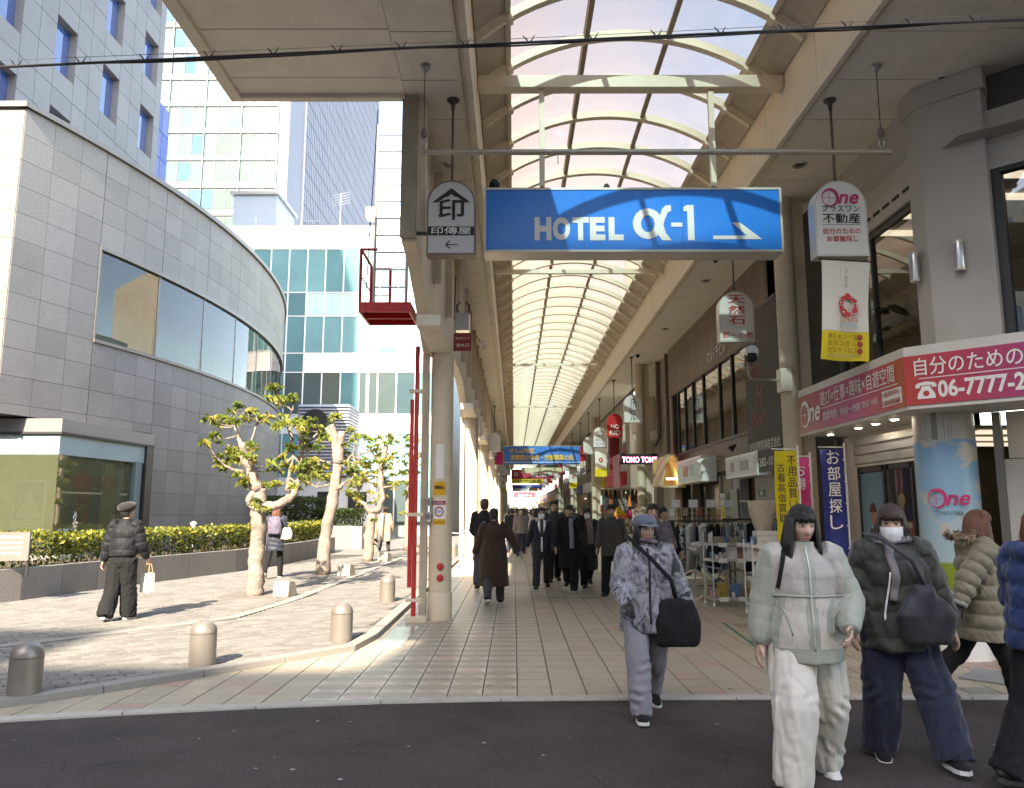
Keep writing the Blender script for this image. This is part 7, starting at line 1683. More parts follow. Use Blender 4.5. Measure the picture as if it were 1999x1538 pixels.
        if matfn:
            cnt = len(me.polygons); c = np.empty(cnt * 3); me.polygons.foreach_get('center', c); c = c.reshape(-1, 3); nn = np.empty(cnt * 3); me.polygons.foreach_get('normal', nn); nn = nn.reshape(-1, 3)
            ar = np.zeros(cnt, bool); art = np.zeros(cnt)
            for i in (0, 1):
                r_, t_ = segt(c, [J[i, 's'], J[i, 'e'], J[i, 'w']]); k = (r_ < .125 * s) & ((np.abs(c[:, 0]) > .205 * s) | (t_ > .2 * s)) & (np.sign(c[:, 0]) == (-1 if i == 0 else 1)); ar |= k; art[k] = t_[k]
            me.polygons.foreach_set('material_index', matfn(c / s, nn, ar, art / s).astype(np.int32))
        me.polygons.foreach_set('use_smooth', [True] * len(me.polygons)); me.update()
        o = bpy.data.objects.new(nm, me); COL.objects.link(o); o.parent = P; return o
    G = {'J': J, 's': s, 'P': P, 'HM': HM, 'pel': pel, 'sp': sp_}
    T = dict(mats=[m_ink], hem=-.02, rx=.185, ry=.135, waist=None, bulk=.0, sl=(.075, .066, .052), pitch=0, amp=.0, wr=.004, collar='stand', matfn=None, name='jacket', cuff=True, wide=0); T.update(top or {})
    b = MB(); bk = T['bulk']; hz_ = T['hem']; wx, wy = T['waist'] or (T['rx'] - .01, T['ry'] - .01)
    def tp(d): return sp_(d) if d >= -.02 else pel + Vector((0, 0, d * s))
    pr_ = [(hz_, T['rx'], T['ry'])]
    if hz_ < -.25: pr_ += [(hz_ * .5, (T['rx'] + wx) / 2 + .005, (T['ry'] + wy) / 2)]
    pr_ += [(max(.08, hz_ + .08), wx, wy), (.26, .165 + bk, .118 + bk), (.40, .170 + bk, .118 + bk * 1.1), (.48, .150 + bk, .095 + bk), (.525, .095 + bk * .6, .072 + bk * .5)]
    if T['collar'] == 'stand': pr_ += [(.565, .070 + bk * .3, .066 + bk * .3), (.59, .068 + bk * .3, .064 + bk * .3)]
    elif T['collar'] == 'hood': pr_ += [(.56, .095 + bk * .3, .085 + bk * .3)]
    else: pr_ += [(.55, .066, .062)]
    b.tube([tp(q[0]) for q in pr_], [(q[1] * s, q[2] * s) for q in pr_], 28)
    r0, r1, r2 = T['sl']
    for i, sd in enumerate((-1, 1)):
        S_, E_, W_ = J[i, 's'], J[i, 'e'], J[i, 'w']; e2 = W_ + J[i, 'fd'] * .012 * s
        b.tube([S_ - Vector((sd * .05 * s, 0, -.005 * s)), S_ + Vector((sd * .005 * s, 0, -.01 * s)), S_.lerp(E_, .5), E_, E_.lerp(W_, .5), E_.lerp(W_, .86), e2], [(r0 + .004) * s, (r0 + .006) * s, (r0 + r1) / 2 * s, r1 * s, (r1 + r2) / 2 * s, (r2 + .004) * s, r2 * .80 * s], 16)
    if T['collar'] == 'hood':
        q = sp_(.545) + Vector((0, .075 * s, 0)); b.tube([q + Vector((-.115 * s, -.045 * s, .0)), q + Vector((-.08 * s, .025 * s, .0)), q + Vector((0, .05 * s, -.01)), q + Vector((.08 * s, .025 * s, 0)), q + Vector((.115 * s, -.045 * s, 0))], [.03 * s, .052 * s, .06 * s, .052 * s, .03 * s], 12)
    jk = garment(T['name'], b, max(vox * 1.1, .010), T['mats'], T['pitch'], T['amp'], T['wr'], T['matfn'], seed=len(label)); G['top'] = jk
    if T['cuff']:
        for i in (0, 1):
            e2 = J[i, 'w'] + J[i, 'fd'] * .002; MB().tube([e2 - J[i, 'fd'] * .05 * s, e2 - J[i, 'fd'] * .025 * s, e2 + J[i, 'fd'] * .004 * s, e2 + J[i, 'fd'] * .012 * s], [r2 * .92 * s, r2 * .86 * s, r2 * .80 * s, r2 * .70 * s], 14).build('cuff', T.get('cuffm', T['mats'][0]), P, smooth=True)
    if bottom:
        Bt = dict(mat=m_ink, hip=(.165, .125), th=.105, kn=.085, an=.075, ln=1.0, wr=.006, name='trousers', waist=.10); Bt.update(bottom)
        b = MB(); b.tube([pel - Vector((0, 0, .09 * s)), pel - Vector((0, 0, .02 * s)), sp_(.05), sp_(Bt['waist'])], [(Bt['hip'][0] * .82 * s, Bt['hip'][1] * .85 * s), (Bt['hip'][0] * s, Bt['hip'][1] * s), (Bt['hip'][0] * .97 * s, Bt['hip'][1] * .95 * s), (Bt['hip'][0] * .88 * s, Bt['hip'][1] * .82 * s)], 24)
        for i in (0, 1):
            h, k, a = J[i, 'h'], J[i, 'k'], J[i, 'a']; e = k.lerp(a, Bt['ln']); dn = (a - k).normalized()
            b.tube([h + Vector((0, 0, .03 * s)), h.lerp(k, .4), k, k.lerp(e, .5), e, e + dn * .03 * s], [Bt['th'] * s, (Bt['th'] * .6 + Bt['kn'] * .42) * s, Bt['kn'] * s, (Bt['kn'] * .5 + Bt['an'] * .5) * s, Bt['an'] * s, Bt['an'] * .97 * s], 18)
        garment(Bt['name'], b, max(vox * 1.1, .010), [Bt['mat']], 0, 0, Bt['wr'], None, seed=len(label) + 3, zscale=(18, 18, 7), legsc=Bt.get('fold', .008))
    sm, so_ = shoes[0] or m_black, shoes[1] or m_bsole
    for i, sd in enumerate((-1, 1)):
        a = J[i, 'a']; fp = R(legs[i][3]); Tm = Matrix.Translation(a) @ Matrix.Rotation(R(6 * sd), 4, 'Z') @ Matrix.Rotation(fp, 4, 'X') @ Matrix.Scale(s, 4)
        q = MB(); q.tube([(0, .065, -.045), (0, .055, -.035), (0, .01, -.022), (0, -.06, -.034), (0, -.12, -.048), (0, -.165, -.055), (0, -.178, -.058)], [(.018, .022), (.034, .036), (.040, .046), (.043, .036), (.044, .026), (.032, .019), (.012, .01)], 14); q.tube([(0, .02, -.03), (0, .02, .03)], [.042, .040], 12); q.xf(Tm); sh = q.build('shoe', sm, P, smooth=True)
        q = MB(); q.prism([(-.034, .07), (-.044, .02), (-.042, -.05), (-.048, -.11), (-.036, -.165), (0, -.186), (.036, -.165), (.048, -.11), (.042, -.05), (.044, .02), (.034, .07), (0, .082)], -.075, -.050, 'z'); q.xf(Tm); q.build('sole', so_, sh)
    return G
def ribbon(G, pts, w, mat, nm, off=.006, th=.006, obj=None):
    """a strip laid on the garment's surface; pts are (x, z, front?) in the person's space"""
    if all(len(q) < 4 for q in pts):
        pts = [tuple(a[k] + (c[k] - a[k]) * j / 5 for k in range(2)) + tuple(a[2:]) for a, c in zip(pts[:-1], pts[1:]) for j in range(5)] + [pts[-1]]
    me = (obj or G['top']).data; bvh = BVHTree.FromPolygons([v.co[:] for v in me.vertices], [p.vertices[:] for p in me.polygons]); L_ = []
    for p in pts:
        if len(p) == 4: L_.append(Vector(p[:3])); continue
        x, z = p[0] * G['s'], p[1] * G['s']; sgn = p[2] if len(p) > 2 else -1
        h = bvh.ray_cast(Vector((x, sgn * 1.0, z)), Vector((0, -sgn, 0)))
        L_.append((h[0] + Vector((0, sgn * off, 0))) if h[0] is not None else Vector((x, sgn * .12, z)))
    return MB().tube(L_, [(w / 2, th)] * len(L_), 6, flat=(0, 1, 0) if abs((L_[-1] - L_[0]).normalized().y) < .9 else (1, 0, 0)).build(nm, mat, G['P'], smooth=True)
def scarf(G, r, z, th, mat, seed=1):
    b = MB()
    for k, (dz, sc) in enumerate(((0, 1), (.022, .90), (-.018, 1.06))):
        b.tube([Vector((r * sc * math.cos(q * .393), (r * .92) * sc * math.sin(q * .393) - .012, z + dz + .012 * math.sin(q * .8 + k * 2 + seed))) for q in range(17)], [(th * .62, th * (.5 + .2 * math.sin(q * 1.7 + k))) for q in range(17)], 10, flat=(0, 0, 1))
    for i in range(len(b.v)): v = Vector(b.v[i]); n_ = mnoise.noise(v * 24 + Vector((seed, 0, 0))) * .010; b.v[i] = (v.x * (1 + n_ * 8), v.y * (1 + n_ * 8), v.z + n_)
    b.build('scarf', mat, G['P'], smooth=True)
def world(G, p): return Matrix.Translation(G['P'].location) @ Matrix.Rotation(G['P'].rotation_euler.z, 4, 'Z') @ Vector(p)
def softbag(label, G, c, size, mat, cat='bag', nm='shoulder_bag', strap=None, rz=0, strapm=None, taper=.85, sag=.1, vox=.01):
    t = thing(nm, label, cat, tuple(world(G, c)), G['P'].rotation_euler.z + R(rz)); w, d, h = size
    b = MB(); b.tube([(0, 0, -h), (0, 0, -h * .93), (0, 0, -h * .5), (0, 0, -h * .1), (0, 0, 0)], [(w * .44, d * .40), (w * .5, d * .5), (w * .5 * (1 + sag), d * .55), (w * .5 * taper, d * .35), (w * .5 * taper * .92, d * .15)], 20)
    me = remesh(b, vox, 'bag'); relax(me, 1); p, nr = mget(me); me.vertices.foreach_set('co', (p + nr * (.011 * fnoise(p, 3, (20, 20, 11)) + .004 * np.sin(p[:, 0] * 70 + p[:, 2] * 20) * np.clip((p[:, 2] + h * .45) * 6, 0, 1))[:, None]).ravel()); me.materials.clear(); me.materials.append(mat); me.polygons.foreach_set('use_smooth', [True] * len(me.polygons)); me.update()
    o = bpy.data.objects.new('pouch', me); COL.objects.link(o); o.parent = t
    if strap: MB().tube([Vector(q) - Vector(c) for q in strap], [(.016, .005)] * len(strap), 6, flat=(0, 1, 0)).build('strap', strapm or mat, t, smooth=True)
    return t
m_navy = cloth('navy denim', (.018, .024, .05), .8); m_blk = cloth('black fabric', (.011, .011, .012), .8, sheen=.04, spec=.2); m_blk2 = cloth('black nylon', (.011, .012, .015), .6, spec=.22, sheen=.04); m_char = cloth('charcoal wool', (.04, .038, .04)); m_suitc = cloth('navy suit', (.014, .016, .026), .65)

# 1. woman in black puffer and beret walking away on the plaza
G = person('woman in black puffer jacket, beret and wide black trousers walking away carrying a white bag', (-5.56, 11.25, .06), 176, 1.60, legs=((8, 4, 0, 4), (-8, 14, 0, 14)), arms=((10, 11, 24, 5), (-4, 15, 4, 4)), head=(-24, 0), hair='short', vox=.009, face=True,
           top=dict(mats=[m_blk2], hem=.06, rx=.18, ry=.145, waist=(.195, .16), bulk=.03, sl=(.088, .085, .062), pitch=.16, amp=.015, collar='stand'), bottom=dict(mat=m_blk, hip=(.165, .13), th=.118, kn=.108, an=.108, fold=.012, wr=.010), shoes=(m_blk, m_sole))
b = MB(); b.lathe([(.08, -.03), (.112, -.015), (.13, .02), (.122, .06), (.07, .09), (.005, .098)], n=24); b.xf(G['HM'] @ Matrix.Translation((0, .012, .055)) @ Matrix.Rotation(R(-12), 4, 'X')); b.build('beret', cloth('beret felt', (.018, .017, .018), .9), G['P'], smooth=True)
t = thing('shopping_bag', 'small white paper shopping bag with tan handles held by the woman in the beret', 'bag', tuple(world(G, G['J'][0, 'w'] + G['J'][0, 'fd'] * .11)), R(176)) if False else None
i_ = 0
pw_ = world(G, G['J'][i_, 'w'] + G['J'][i_, 'fd'] * .10)
t = thing('shopping_bag', 'small white paper shopping bag with tan handles held by the woman in the beret', 'bag', tuple(pw_), R(160))
b = MB(); b.add([(-.09, -.05, -.42), (.09, -.05, -.42), (.09, .05, -.42), (-.09, .05, -.42), (-.085, -.045, -.15), (.085, -.045, -.15), (.085, .045, -.15), (-.085, .045, -.15)], [(3, 2, 1, 0), (0, 1, 5, 4), (1, 2, 6, 5), (2, 3, 7, 6), (3, 0, 4, 7)]); b.build('sack', m_paper, t, bevel=.004)
for sy in (-.04, .04): MB().tube([(-.05, sy, -.16), (-.035, sy * .5, -.03), (0, sy * .2, .0), (.035, sy * .5, -.03), (.05, sy, -.16)], .006, 6).build('handle', M('tan handle', (.50, .28, .12), .6, var=.05), t)

# 2. woman behind the first tree
G = person('woman with reddish hair and long navy quilted coat walking away behind the first tree', (-5.45, 18.0, .06), 182, 1.62, legs=((16, 10, 2, 0), (-16, 24, 2, 22)), arms=((6, 8, 40, 18), (4, 10, 50, 14)), hair='long', hairm=m_hred, vox=.013, face=False,
           top=dict(mats=[cloth('navy quilt', (.022, .028, .045), .5)], hem=-.22, rx=.205, ry=.16, waist=(.195, .155), bulk=.035, sl=(.088, .082, .062), pitch=.10, amp=.016), bottom=dict(mat=m_blk, th=.09, kn=.07, an=.06), shoes=(m_blk, m_sole))
t = softbag('dark net patterned backpack on the woman behind the first tree', G, (-.02, .20, 1.38), (.30, .16, .40), M('net backpack', (.10, .09, .13), .7, var=.5, vs=30), 'backpack', 'backpack')
softbag('cream shoulder bag carried by the woman behind the first tree', G, (-.26, .08, 1.12), (.26, .14, .26), M('cream bag', (.60, .54, .44), .7, var=.05), nm='shoulder_bag')
# 3. beige coat far
G = person('person in a long beige coat walking away behind the wooden stake', (-4.78, 29.2, .06), 175, 1.62, legs=((14, 8, 2, 0), (-14, 20, 2, 15)), hair='short', hairm=m_hbr, vox=.018, face=False, top=dict(mats=[cloth('beige coat', (.48, .34, .22))], hem=-.45, rx=.22, ry=.17, bulk=.02, name='coat'), bottom=dict(mat=m_char))
# 4. brown coat
G = person('person in long dark brown wool coat walking away with arms spread', (-.34, 13.45, .02), 184, 1.58, legs=((10, 6, 3, 0), (-12, 22, 3, 20)), arms=((-14, 34, 8, 4), (8, 20, 8, 2)), hair='short', vox=.010, face=True,
           top=dict(mats=[cloth('brown wool', (.060, .034, .024), .9, .5, 150)], hem=-.52, rx=.265, ry=.20, waist=(.235, .18), bulk=.03, sl=(.088, .075, .055), wr=.007, collar='stand', name='coat'), bottom=dict(mat=cloth('slate trousers', (.05, .055, .06)), th=.09, kn=.075, an=.07), shoes=(m_blk, m_sole))
# 5. man in dark jacket ahead of the brown coat
G = person('tall man in dark jacket with white back print walking away beside the column', (-.60, 16.0, .02), 180, 1.78, legs=((12, 6, 2, 0), (-12, 20, 2, 15)), arms=((6, 10, 60, 22), (6, 10, 60, 22)), hair='short', hairm=m_hbr, vox=.012, face=False, top=dict(mats=[m_blk], hem=-.03, rx=.20, ry=.15, bulk=.03, sl=(.085, .075, .055)), bottom=dict(mat=m_char))
b = MB(); b.poly([(.03 * math.cos(k * .6), .178, 1.30 + .04 * math.sin(k * .6)) for k in range(10)]); b.build('back_print', m_sw, G['P'])
# 6. suit man with mask
G = person('man in a dark suit, tie and white face mask walking towards the viewer', (.57, 16.2, .02), 0, 1.62, legs=((16, 4, 3, -4), (-14, 16, 3, 14)), arms=((-4, 16, 8, 2), (4, 14, 12, 2)), hair='shortf', mask=True, vox=.010, top=dict(mats=[m_suitc, m_sw], hem=-.08, rx=.19, ry=.135, bulk=.012, sl=(.072, .062, .048), collar='none', cuff=False, matfn=lambda c, n, ar, at: np.where((n[:, 1] < -.2) & (~ar) & (np.abs(c[:, 0]) < .012 + .30 * np.clip(c[:, 2] - 1.02, 0, .22)), 1, 0)), bottom=dict(mat=m_suitc, th=.095, kn=.08, an=.075, fold=.005), shoes=(m_ink, m_bsole))
ribbon(G, [(0, 1.36), (0, 1.25), (0, 1.12), (0, 1.02)], .07, M('dark tie', (.03, .03, .04), .5, var=.1), 'tie', .004)
# 7. man adjusting his ear
G = person('man in a long black coat with grey scarf raising a hand to his ear', (1.10, 15.5, .02), -12, 1.68, legs=((-20, 26, 2, 22), (20, 4, 2, -6)), arms=((10, 10, 20, 4), (60, 20, 120, 20)), hair='shortf', vox=.010, head=(0, 10), top=dict(mats=[m_blk], hem=-.36, rx=.21, ry=.16, bulk=.025, sl=(.08, .07, .052), name='coat'), bottom=dict(mat=m_blk), shoes=(m_ink, m_sole))
m_scarf = cloth('grey scarf', (.22, .22, .24), .9); ribbon(G, [(.04, 1.36), (.05, 1.2), (.06, 1.0), (.06, .8)], .09, m_scarf, 'scarf', .012, .014)
# 8. man between them
G = person('man in a dark high necked coat behind the suit man', (.90, 17.6, .02), 8, 1.76, legs=((12, 6, 2, 0), (-10, 16, 2, 10)), hair='shortf', mask=False, vox=.013, top=dict(mats=[m_char], hem=-.2, rx=.2, ry=.15, bulk=.02), bottom=dict(mat=m_blk))
# 9. masked woman with scarf
G = person('woman with brown hair, white face mask and taupe scarf over a dark coat', (1.52, 16.4, .02), 6, 1.63, legs=((18, 4, 2, -4), (-18, 24, 2, 20)), hair='bob', hairm=m_hbr, mask=True, vox=.010, top=dict(mats=[cloth('black brown coat', (.03, .024, .022))], hem=-.46, rx=.225, ry=.17, bulk=.02, name='coat'), bottom=dict(mat=m_blk))
m_tau = cloth('taupe scarf', (.22, .16, .14), .95); ribbon(G, [(.02, 1.40), (.03, 1.25), (.05, 1.05), (.05, .86)], .14, m_tau, 'scarf', .014, .02); scarf(G, .08, 1.40, .036, m_tau, 3)
# 10. dark haired man in brown
G = person('young man with black hair in a dark olive brown jacket and blue collar', (1.84, 14.8, .02), -18, 1.66, legs=((12, 6, 2, 0), (-10, 16, 2, 12)), hair='shortf', head=(20, 5), vox=.010, top=dict(mats=[cloth('olive brown jacket', (.075, .062, .05))], hem=-.12, rx=.21, ry=.16, bulk=.03, sl=(.085, .075, .055)), bottom=dict(mat=m_blk))
MB().tube([Vector((.072 * math.cos(k * .63), .068 * math.sin(k * .63) - .01, 1.42)) for k in range(11)], .02, 8).build('blue_collar', cloth('blue collar', (.02, .045, .18)), G['P'], smooth=True)
# 12, 13: man in purple puffer behind, woman looking aside
G = person('man in a dark purple grey puffer jacket half hidden behind the camouflage jacket', (1.98, 11.2, .02), -8, 1.64, legs=((10, 6, 2, 0), (-8, 12, 2, 8)), arms=((20, 10, 60, 10), (25, 12, 60, 8)), hair='shortf', vox=.010, head=(10, 0), top=dict(mats=[cloth('purple grey nylon', (.075, .065, .085), .45)], hem=-.02, rx=.215, ry=.17, bulk=.045, sl=(.095, .088, .06), pitch=.11, amp=.018), bottom=dict(mat=m_char))
G = person('woman with tied hair and striped top under black jacket looking aside by clothes rack', (2.62, 13.9, .02), 30, 1.60, legs=((4, 2, 3, 0), (-4, 6, 3, 0)), arms=((6, 8, 14, 2), (8, 12, 20, 4)), hair='bun', head=(18, 0), vox=.010, top=dict(mats=[m_blk, M('striped top', (.30, .29, .28), .8, var=.6, vs=60)], hem=-.18, rx=.195, ry=.15, bulk=.02, collar='none', matfn=lambda c, n, ar, at: np.where((n[:, 1] < -.3) & (~ar) & (np.abs(c[:, 0]) < .05) & (c[:, 2] > 1.05), 1, 0)), bottom=dict(mat=m_blk))
# 11. camouflage jacket woman stepping onto the road
def camo():
    m = cloth('grey blue camouflage', (.16, .17, .20), .6); t = m.node_tree; L = t.links.new; p = t.nodes['Principled BSDF']
    tc = N(t, 'ShaderNodeTexCoord'); n = N(t, 'ShaderNodeTexNoise', Scale=9.0, Detail=3.0, Distortion=1.2); mp = N(t, 'ShaderNodeMapping'); mp.inputs['Scale'].default_value = (1, 1, .75); L(tc.outputs['Object'], mp.inputs[0]); L(mp.outputs[0], n.inputs['Vector'])
    cr = N(t, 'ShaderNodeValToRGB'); L(n.outputs[0], cr.inputs[0]); cr.color_ramp.interpolation = 'CONSTANT'; e = cr.color_ramp.elements
    e[0].position, e[0].color = 0, (.03, .03, .038, 1); e[1].position, e[1].color = .40, (.15, .15, .17, 1)
    for ps, c in ((.47, (.27, .27, .30, 1)), (.56, (.17, .17, .20, 1)), (.62, (.05, .05, .07, 1)), (.67, (.30, .29, .30, 1))): q = e.new(ps); q.color = c
    L(cr.outputs[0], p.inputs['Base Color']); return m
m_camo = camo(); m_cap = cloth('blue grey cap', (.11, .125, .16), .85)
G = person('woman in grey blue camouflage jacket, cap and grey trousers stepping onto the road', (1.06, 6.42, .0), 4, 1.56, legs=((20, 6, 2, -6), (-16, 22, 3, 22)), arms=((6, 12, 50, 14), (-6, 24, 14, 2)), hair='bob', vox=.008, skin=1, head=(10, -4), gloves=True,
           top=dict(mats=[m_camo], hem=-.14, rx=.225, ry=.165, waist=(.215, .16), bulk=.035, sl=(.092, .084, .060), wr=.009), bottom=dict(mat=cloth('grey chinos', (.22, .21, .24)), th=.115, kn=.095, an=.082, fold=.012), shoes=(m_blk, m_sole))
b = MB(); b.lathe([(.088, -.02), (.098, .0), (.100, .03), (.085, .062), (.05, .08), (.005, .086)], n=22); b.tube([(0, -.06, .0), (0, -.12, -.012), (0, -.155, -.024)], [(.08, .008), (.07, .006), (.03, .004)], 14); b.xf(G['HM'] @ Matrix.Translation((0, 0, .045))); b.build('cap', m_cap, G['P'], smooth=True)
ribbon(G, [(0, 1.34), (0, 1.15), (0, .95), (0, .74)], .02, m_ink, 'zip', .003, .003)
scarf(G, .082, 1.37, .034, cloth('mauve scarf', (.16, .12, .14), .9), 2)
softbag('black tote bag hanging at the hip of the camouflage jacket', G, (.22, -.13, .90), (.34, .14, .36), m_blk, strap=[(.22, -.13, .88), (.16, -.19, 1.05), (.02, -.20, 1.2), (-.13, -.10, 1.36), (-.15, .02, 1.39)])
# 14. mint fleece jacket woman, nearest
m_mint = cloth('mint nylon', (.30, .31, .255), .55, .15, var=.04); m_fle = cloth('grey beige fleece', (.50, .455, .39), .95, .35, 170, var=.14); m_fl2 = cloth('grey fleece', (.39, .36, .33), .95, .35, 170, var=.14)
def mintfn(c, n, ar, at):
    k = np.zeros(len(c), int); fr = (n[:, 1] < .3) & (~ar); body = fr
    k[body & (c[:, 2] < 1.07)] = 1; k[body & (c[:, 2] >= 1.085) & (c[:, 2] < 1.385)] = 2
    k[body & (np.abs(c[:, 0]) < .030)] = 0; k[(c[:, 2] < .79) & ~ar] = 0; k[body & (c[:, 2] < 1.07) & (np.abs(c[:, 0]) > .15 + (.98 - c[:, 2]) * .25)] = 0
    k[(~ar) & (n[:, 1] > .2)] = 1; return k
G = person('long haired woman in mint and beige fleece jacket and wide cream trousers, nearest walker', (1.76, 4.86, 0), -4, 1.64, legs=((24, 22, 7, 6), (-12, 12, 6, 14)), arms=((-4, 14, 12, 3), (8, 19, 46, 36)), hair='long', vox=.007, head=(10, 6), skin=0,
           top=dict(mats=[m_mint, m_fle, m_fl2], hem=-.10, rx=.218, ry=.19, waist=(.222, .185), bulk=.034, sl=(.092, .090, .064), wr=.006, pitch=.10, amp=.003, matfn=mintfn, cuffm=m_mint), bottom=dict(mat=cloth('cream cotton', (.56, .52, .45), .85, .2, var=.05), hip=(.165, .135), th=.122, kn=.122, an=.112, fold=.016, wr=.011), shoes=(m_sole, m_sole))
ribbon(G, [(0, 1.37), (0, 1.2), (0, 1.05), (0, .9), (0, .78)], .012, M('zip grey', (.45, .47, .43), .4, metal=.3, var=.1), 'zip', .004, .004)
for sx in (-1, 1): ribbon(G, [(sx * .16, 1.02), (sx * .13, .95), (sx * .115, .86)], .012, m_mint, 'pocket_edge', .004, .004)
ribbon(G, [(-.20, 1.078), (-.1, 1.078), (0.0, 1.078), (.1, 1.078), (.2, 1.078)], .014, m_mint, 'yoke_seam', .003, .004)
ribbon(G, [(-.115, 1.385), (-.135, 1.3), (-.155, 1.2), (-.17, 1.12)], .028, m_blk, 'bag_strap', .006, .006)
# 15. olive jacket woman
G = person('woman in dark olive jacket and wide navy jeans striding beside the mint jacket', (2.52, 5.28, 0), -10, 1.62, legs=((-4, 8, 3, 6), (16, 4, 12, -4)), arms=((-6, 14, 16, 4), (-8, 20, 10, 2)), hair='bob', hairm=m_hbr, vox=.007, head=(-16, 8), mask=True,
           top=dict(mats=[cloth('dark olive nylon', (.042, .043, .034), .6)], hem=-.12, rx=.235, ry=.185, waist=(.24, .185), bulk=.05, sl=(.102, .095, .068), pitch=.16, amp=.014, wr=.009), bottom=dict(mat=m_navy, hip=(.18, .145), th=.13, kn=.12, an=.115, fold=.014, wr=.010), shoes=(m_blk, m_sole))
scarf(G, .094, 1.41, .042, cloth('grey mauve scarf', (.20, .18, .18), .95), 5)
ribbon(G, [(-.05, 1.40), (-.06, 1.3), (-.04, 1.15), (-.06, 1.02)], .055, cloth('grey mauve scarf', (0, 0, 0)), 'scarf_end', .02, .015)
ribbon(G, [(-.075, 1.2), (-.085, 1.1), (-.11, .98), (-.12, .9)], .012, m_sw, 'white_cord', .03, .006)
softbag('slouchy charcoal shoulder bag worn across the dark olive jacket', G, (.13, -.19, 1.12), (.30, .13, .36), cloth('charcoal nylon', (.028, .028, .034), .5), strap=[(.13, -.19, 1.12), (.04, -.23, 1.28), (-.10, -.15, 1.41), (-.15, .0, 1.445), (-.1, .15, 1.35)], rz=12, sag=.3, taper=.5)
# 17. olive beige long puffer with fur hood, walking right
m_kh = cloth('khaki beige nylon', (.185, .16, .105), .55)
G = person('person with reddish hair in long khaki puffer with fur trimmed hood walking right', (3.72, 6.38, .01), 82, 1.60, legs=((22, 8, 2, -4), (-26, 20, 2, 30)), arms=((-38, 10, 10, 0), (20, 10, 20, 0)), hair='long', hairm=m_hred, vox=.008, gloves=True,
           top=dict(mats=[m_kh], hem=-.22, rx=.235, ry=.19, waist=(.225, .185), bulk=.045, sl=(.095, .088, .06), pitch=.11, amp=.018, collar='hood'), bottom=dict(mat=m_blk, th=.10, kn=.085, an=.085), shoes=(m_blk, m_bsole))
rg = random.Random(9); b = MB()
for k in range(700):
    a_ = rg.uniform(-2.6, 2.6); c = Vector((.12 * math.sin(a_), .085 - .085 * math.cos(a_), 1.385 + .025 * math.cos(a_ * 2))); d_ = Vector((math.sin(a_), .7, rg.uniform(-.3, .9))).normalized() + Vector((rg.gauss(0, .4), rg.gauss(0, .4), rg.gauss(0, .4))); b.tube([c, c + d_ * .022, c + d_ * .036 + Vector((0, 0, -.01))], [.008, .006, .002], 4)
b.build('fur_trim', M('fur', (.30, .22, .14), .9, var=.4, vs=30), G['P'])
for i in (0, 1): w_ = G['J'][i, 'w']; fd = G['J'][i, 'fd']; MB().tube([w_ - fd * .03, w_ - fd * .01, w_ + fd * .015], [.052, .062, .05], 12).build('cuff_trim', M('grey cuff', (.30, .30, .27), .9, var=.1), G['P'], smooth=True)
# 16. blue jacket at the right edge
G = person('person in blue hooded down jacket and dark trousers cut off by the right edge', (3.13, 4.72, 0), 108, 1.62, legs=((14, 6, 2, 0), (-12, 18, 2, 14)), arms=((4, 14, 40, 10), (10, 12, 40, 10)), hair='long', hairm=m_hred, vox=.008, top=dict(mats=[cloth('royal blue nylon', (.012, .034, .12), .5)], hem=-.04, rx=.225, ry=.18, waist=(.23, .185), bulk=.05, sl=(.102, .095, .065), pitch=.13, amp=.016, wr=.008, collar='hood'), bottom=dict(mat=m_blk, th=.11, kn=.1, an=.095))
softbag('black bag held under the arm of the blue down jacket', G, (-.26, -.02, 1.12), (.30, .16, .26), m_blk)
# distant walkers: one of each kind built, then copied down the street
kinds = []
rg = random.Random(31)
for nm, tm, bm, hs, ang, hem in (('dark puffer', m_blk2, m_navy, 'short', 180, -.02), ('cream coat', cloth('cream wool', (.52, .46, .38)), m_blk, 'long', 180, -.35), ('grey jacket', cloth('grey jacket', (.17, .16, .16)), m_navy, 'short', 0, -.05), ('brown coat', cloth('tan wool', (.20, .13, .09)), m_char, 'bob', 0, -.4)):
    kinds.append((nm, tm, bm, hs, ang, hem))
spots = [(.08, 27.5, 0, 'person in grey down jacket with a pink bag walking away left of the suit man'), (.25, 30, 2, 'person in grey jacket and jeans walking away deep in the arcade'), (.75, 24.5, 1, 'person in cream coat with long black hair walking away behind the suit man')]
proto = {}
for i, (nm, tm, bm, hs, ang, hem) in enumerate(kinds):
    x, y, lab = [(-.08, 28.0, 'person in dark puffer jacket walking away behind the brown coat'), (.72, 24.5, 'person in cream coat with long dark hair walking away behind the suit man'), (.24, 27.0, 'person in grey jacket and jeans carrying a bag, left of the suit man'), (1.35, 33, 'person in tan coat walking towards the viewer behind the ear touching man')][i]
    G = person(lab, (x, y, .02), ang + 3, 1.62, hair=hs, vox=.02, face=False, hands=False, top=dict(mats=[tm], hem=hem, rx=.21, ry=.16, bulk=.03, sl=(.085, .075, .055), name='coat' if hem < -.2 else 'jacket'), bottom=dict(mat=bm)); proto[i] = G['P']
n_ = 0
for y in (31, 34, 37, 41, 44, 48, 52, 57, 61, 66, 72, 78, 84, 92, 100, 110, 122):
    for q in range(2 if y < 60 else 3):
        k = rg.randrange(4); x = rg.uniform(-.4, 3.4) if q else rg.uniform(-.4, 1.2)
        dup(proto[k], (x, y + rg.uniform(-1.2, 1.2), .02), R(kinds[k][4] + rg.uniform(-14, 14)), 'small distant shopper in %s deep in the arcade' % kinds[k][0], 'distant shoppers')
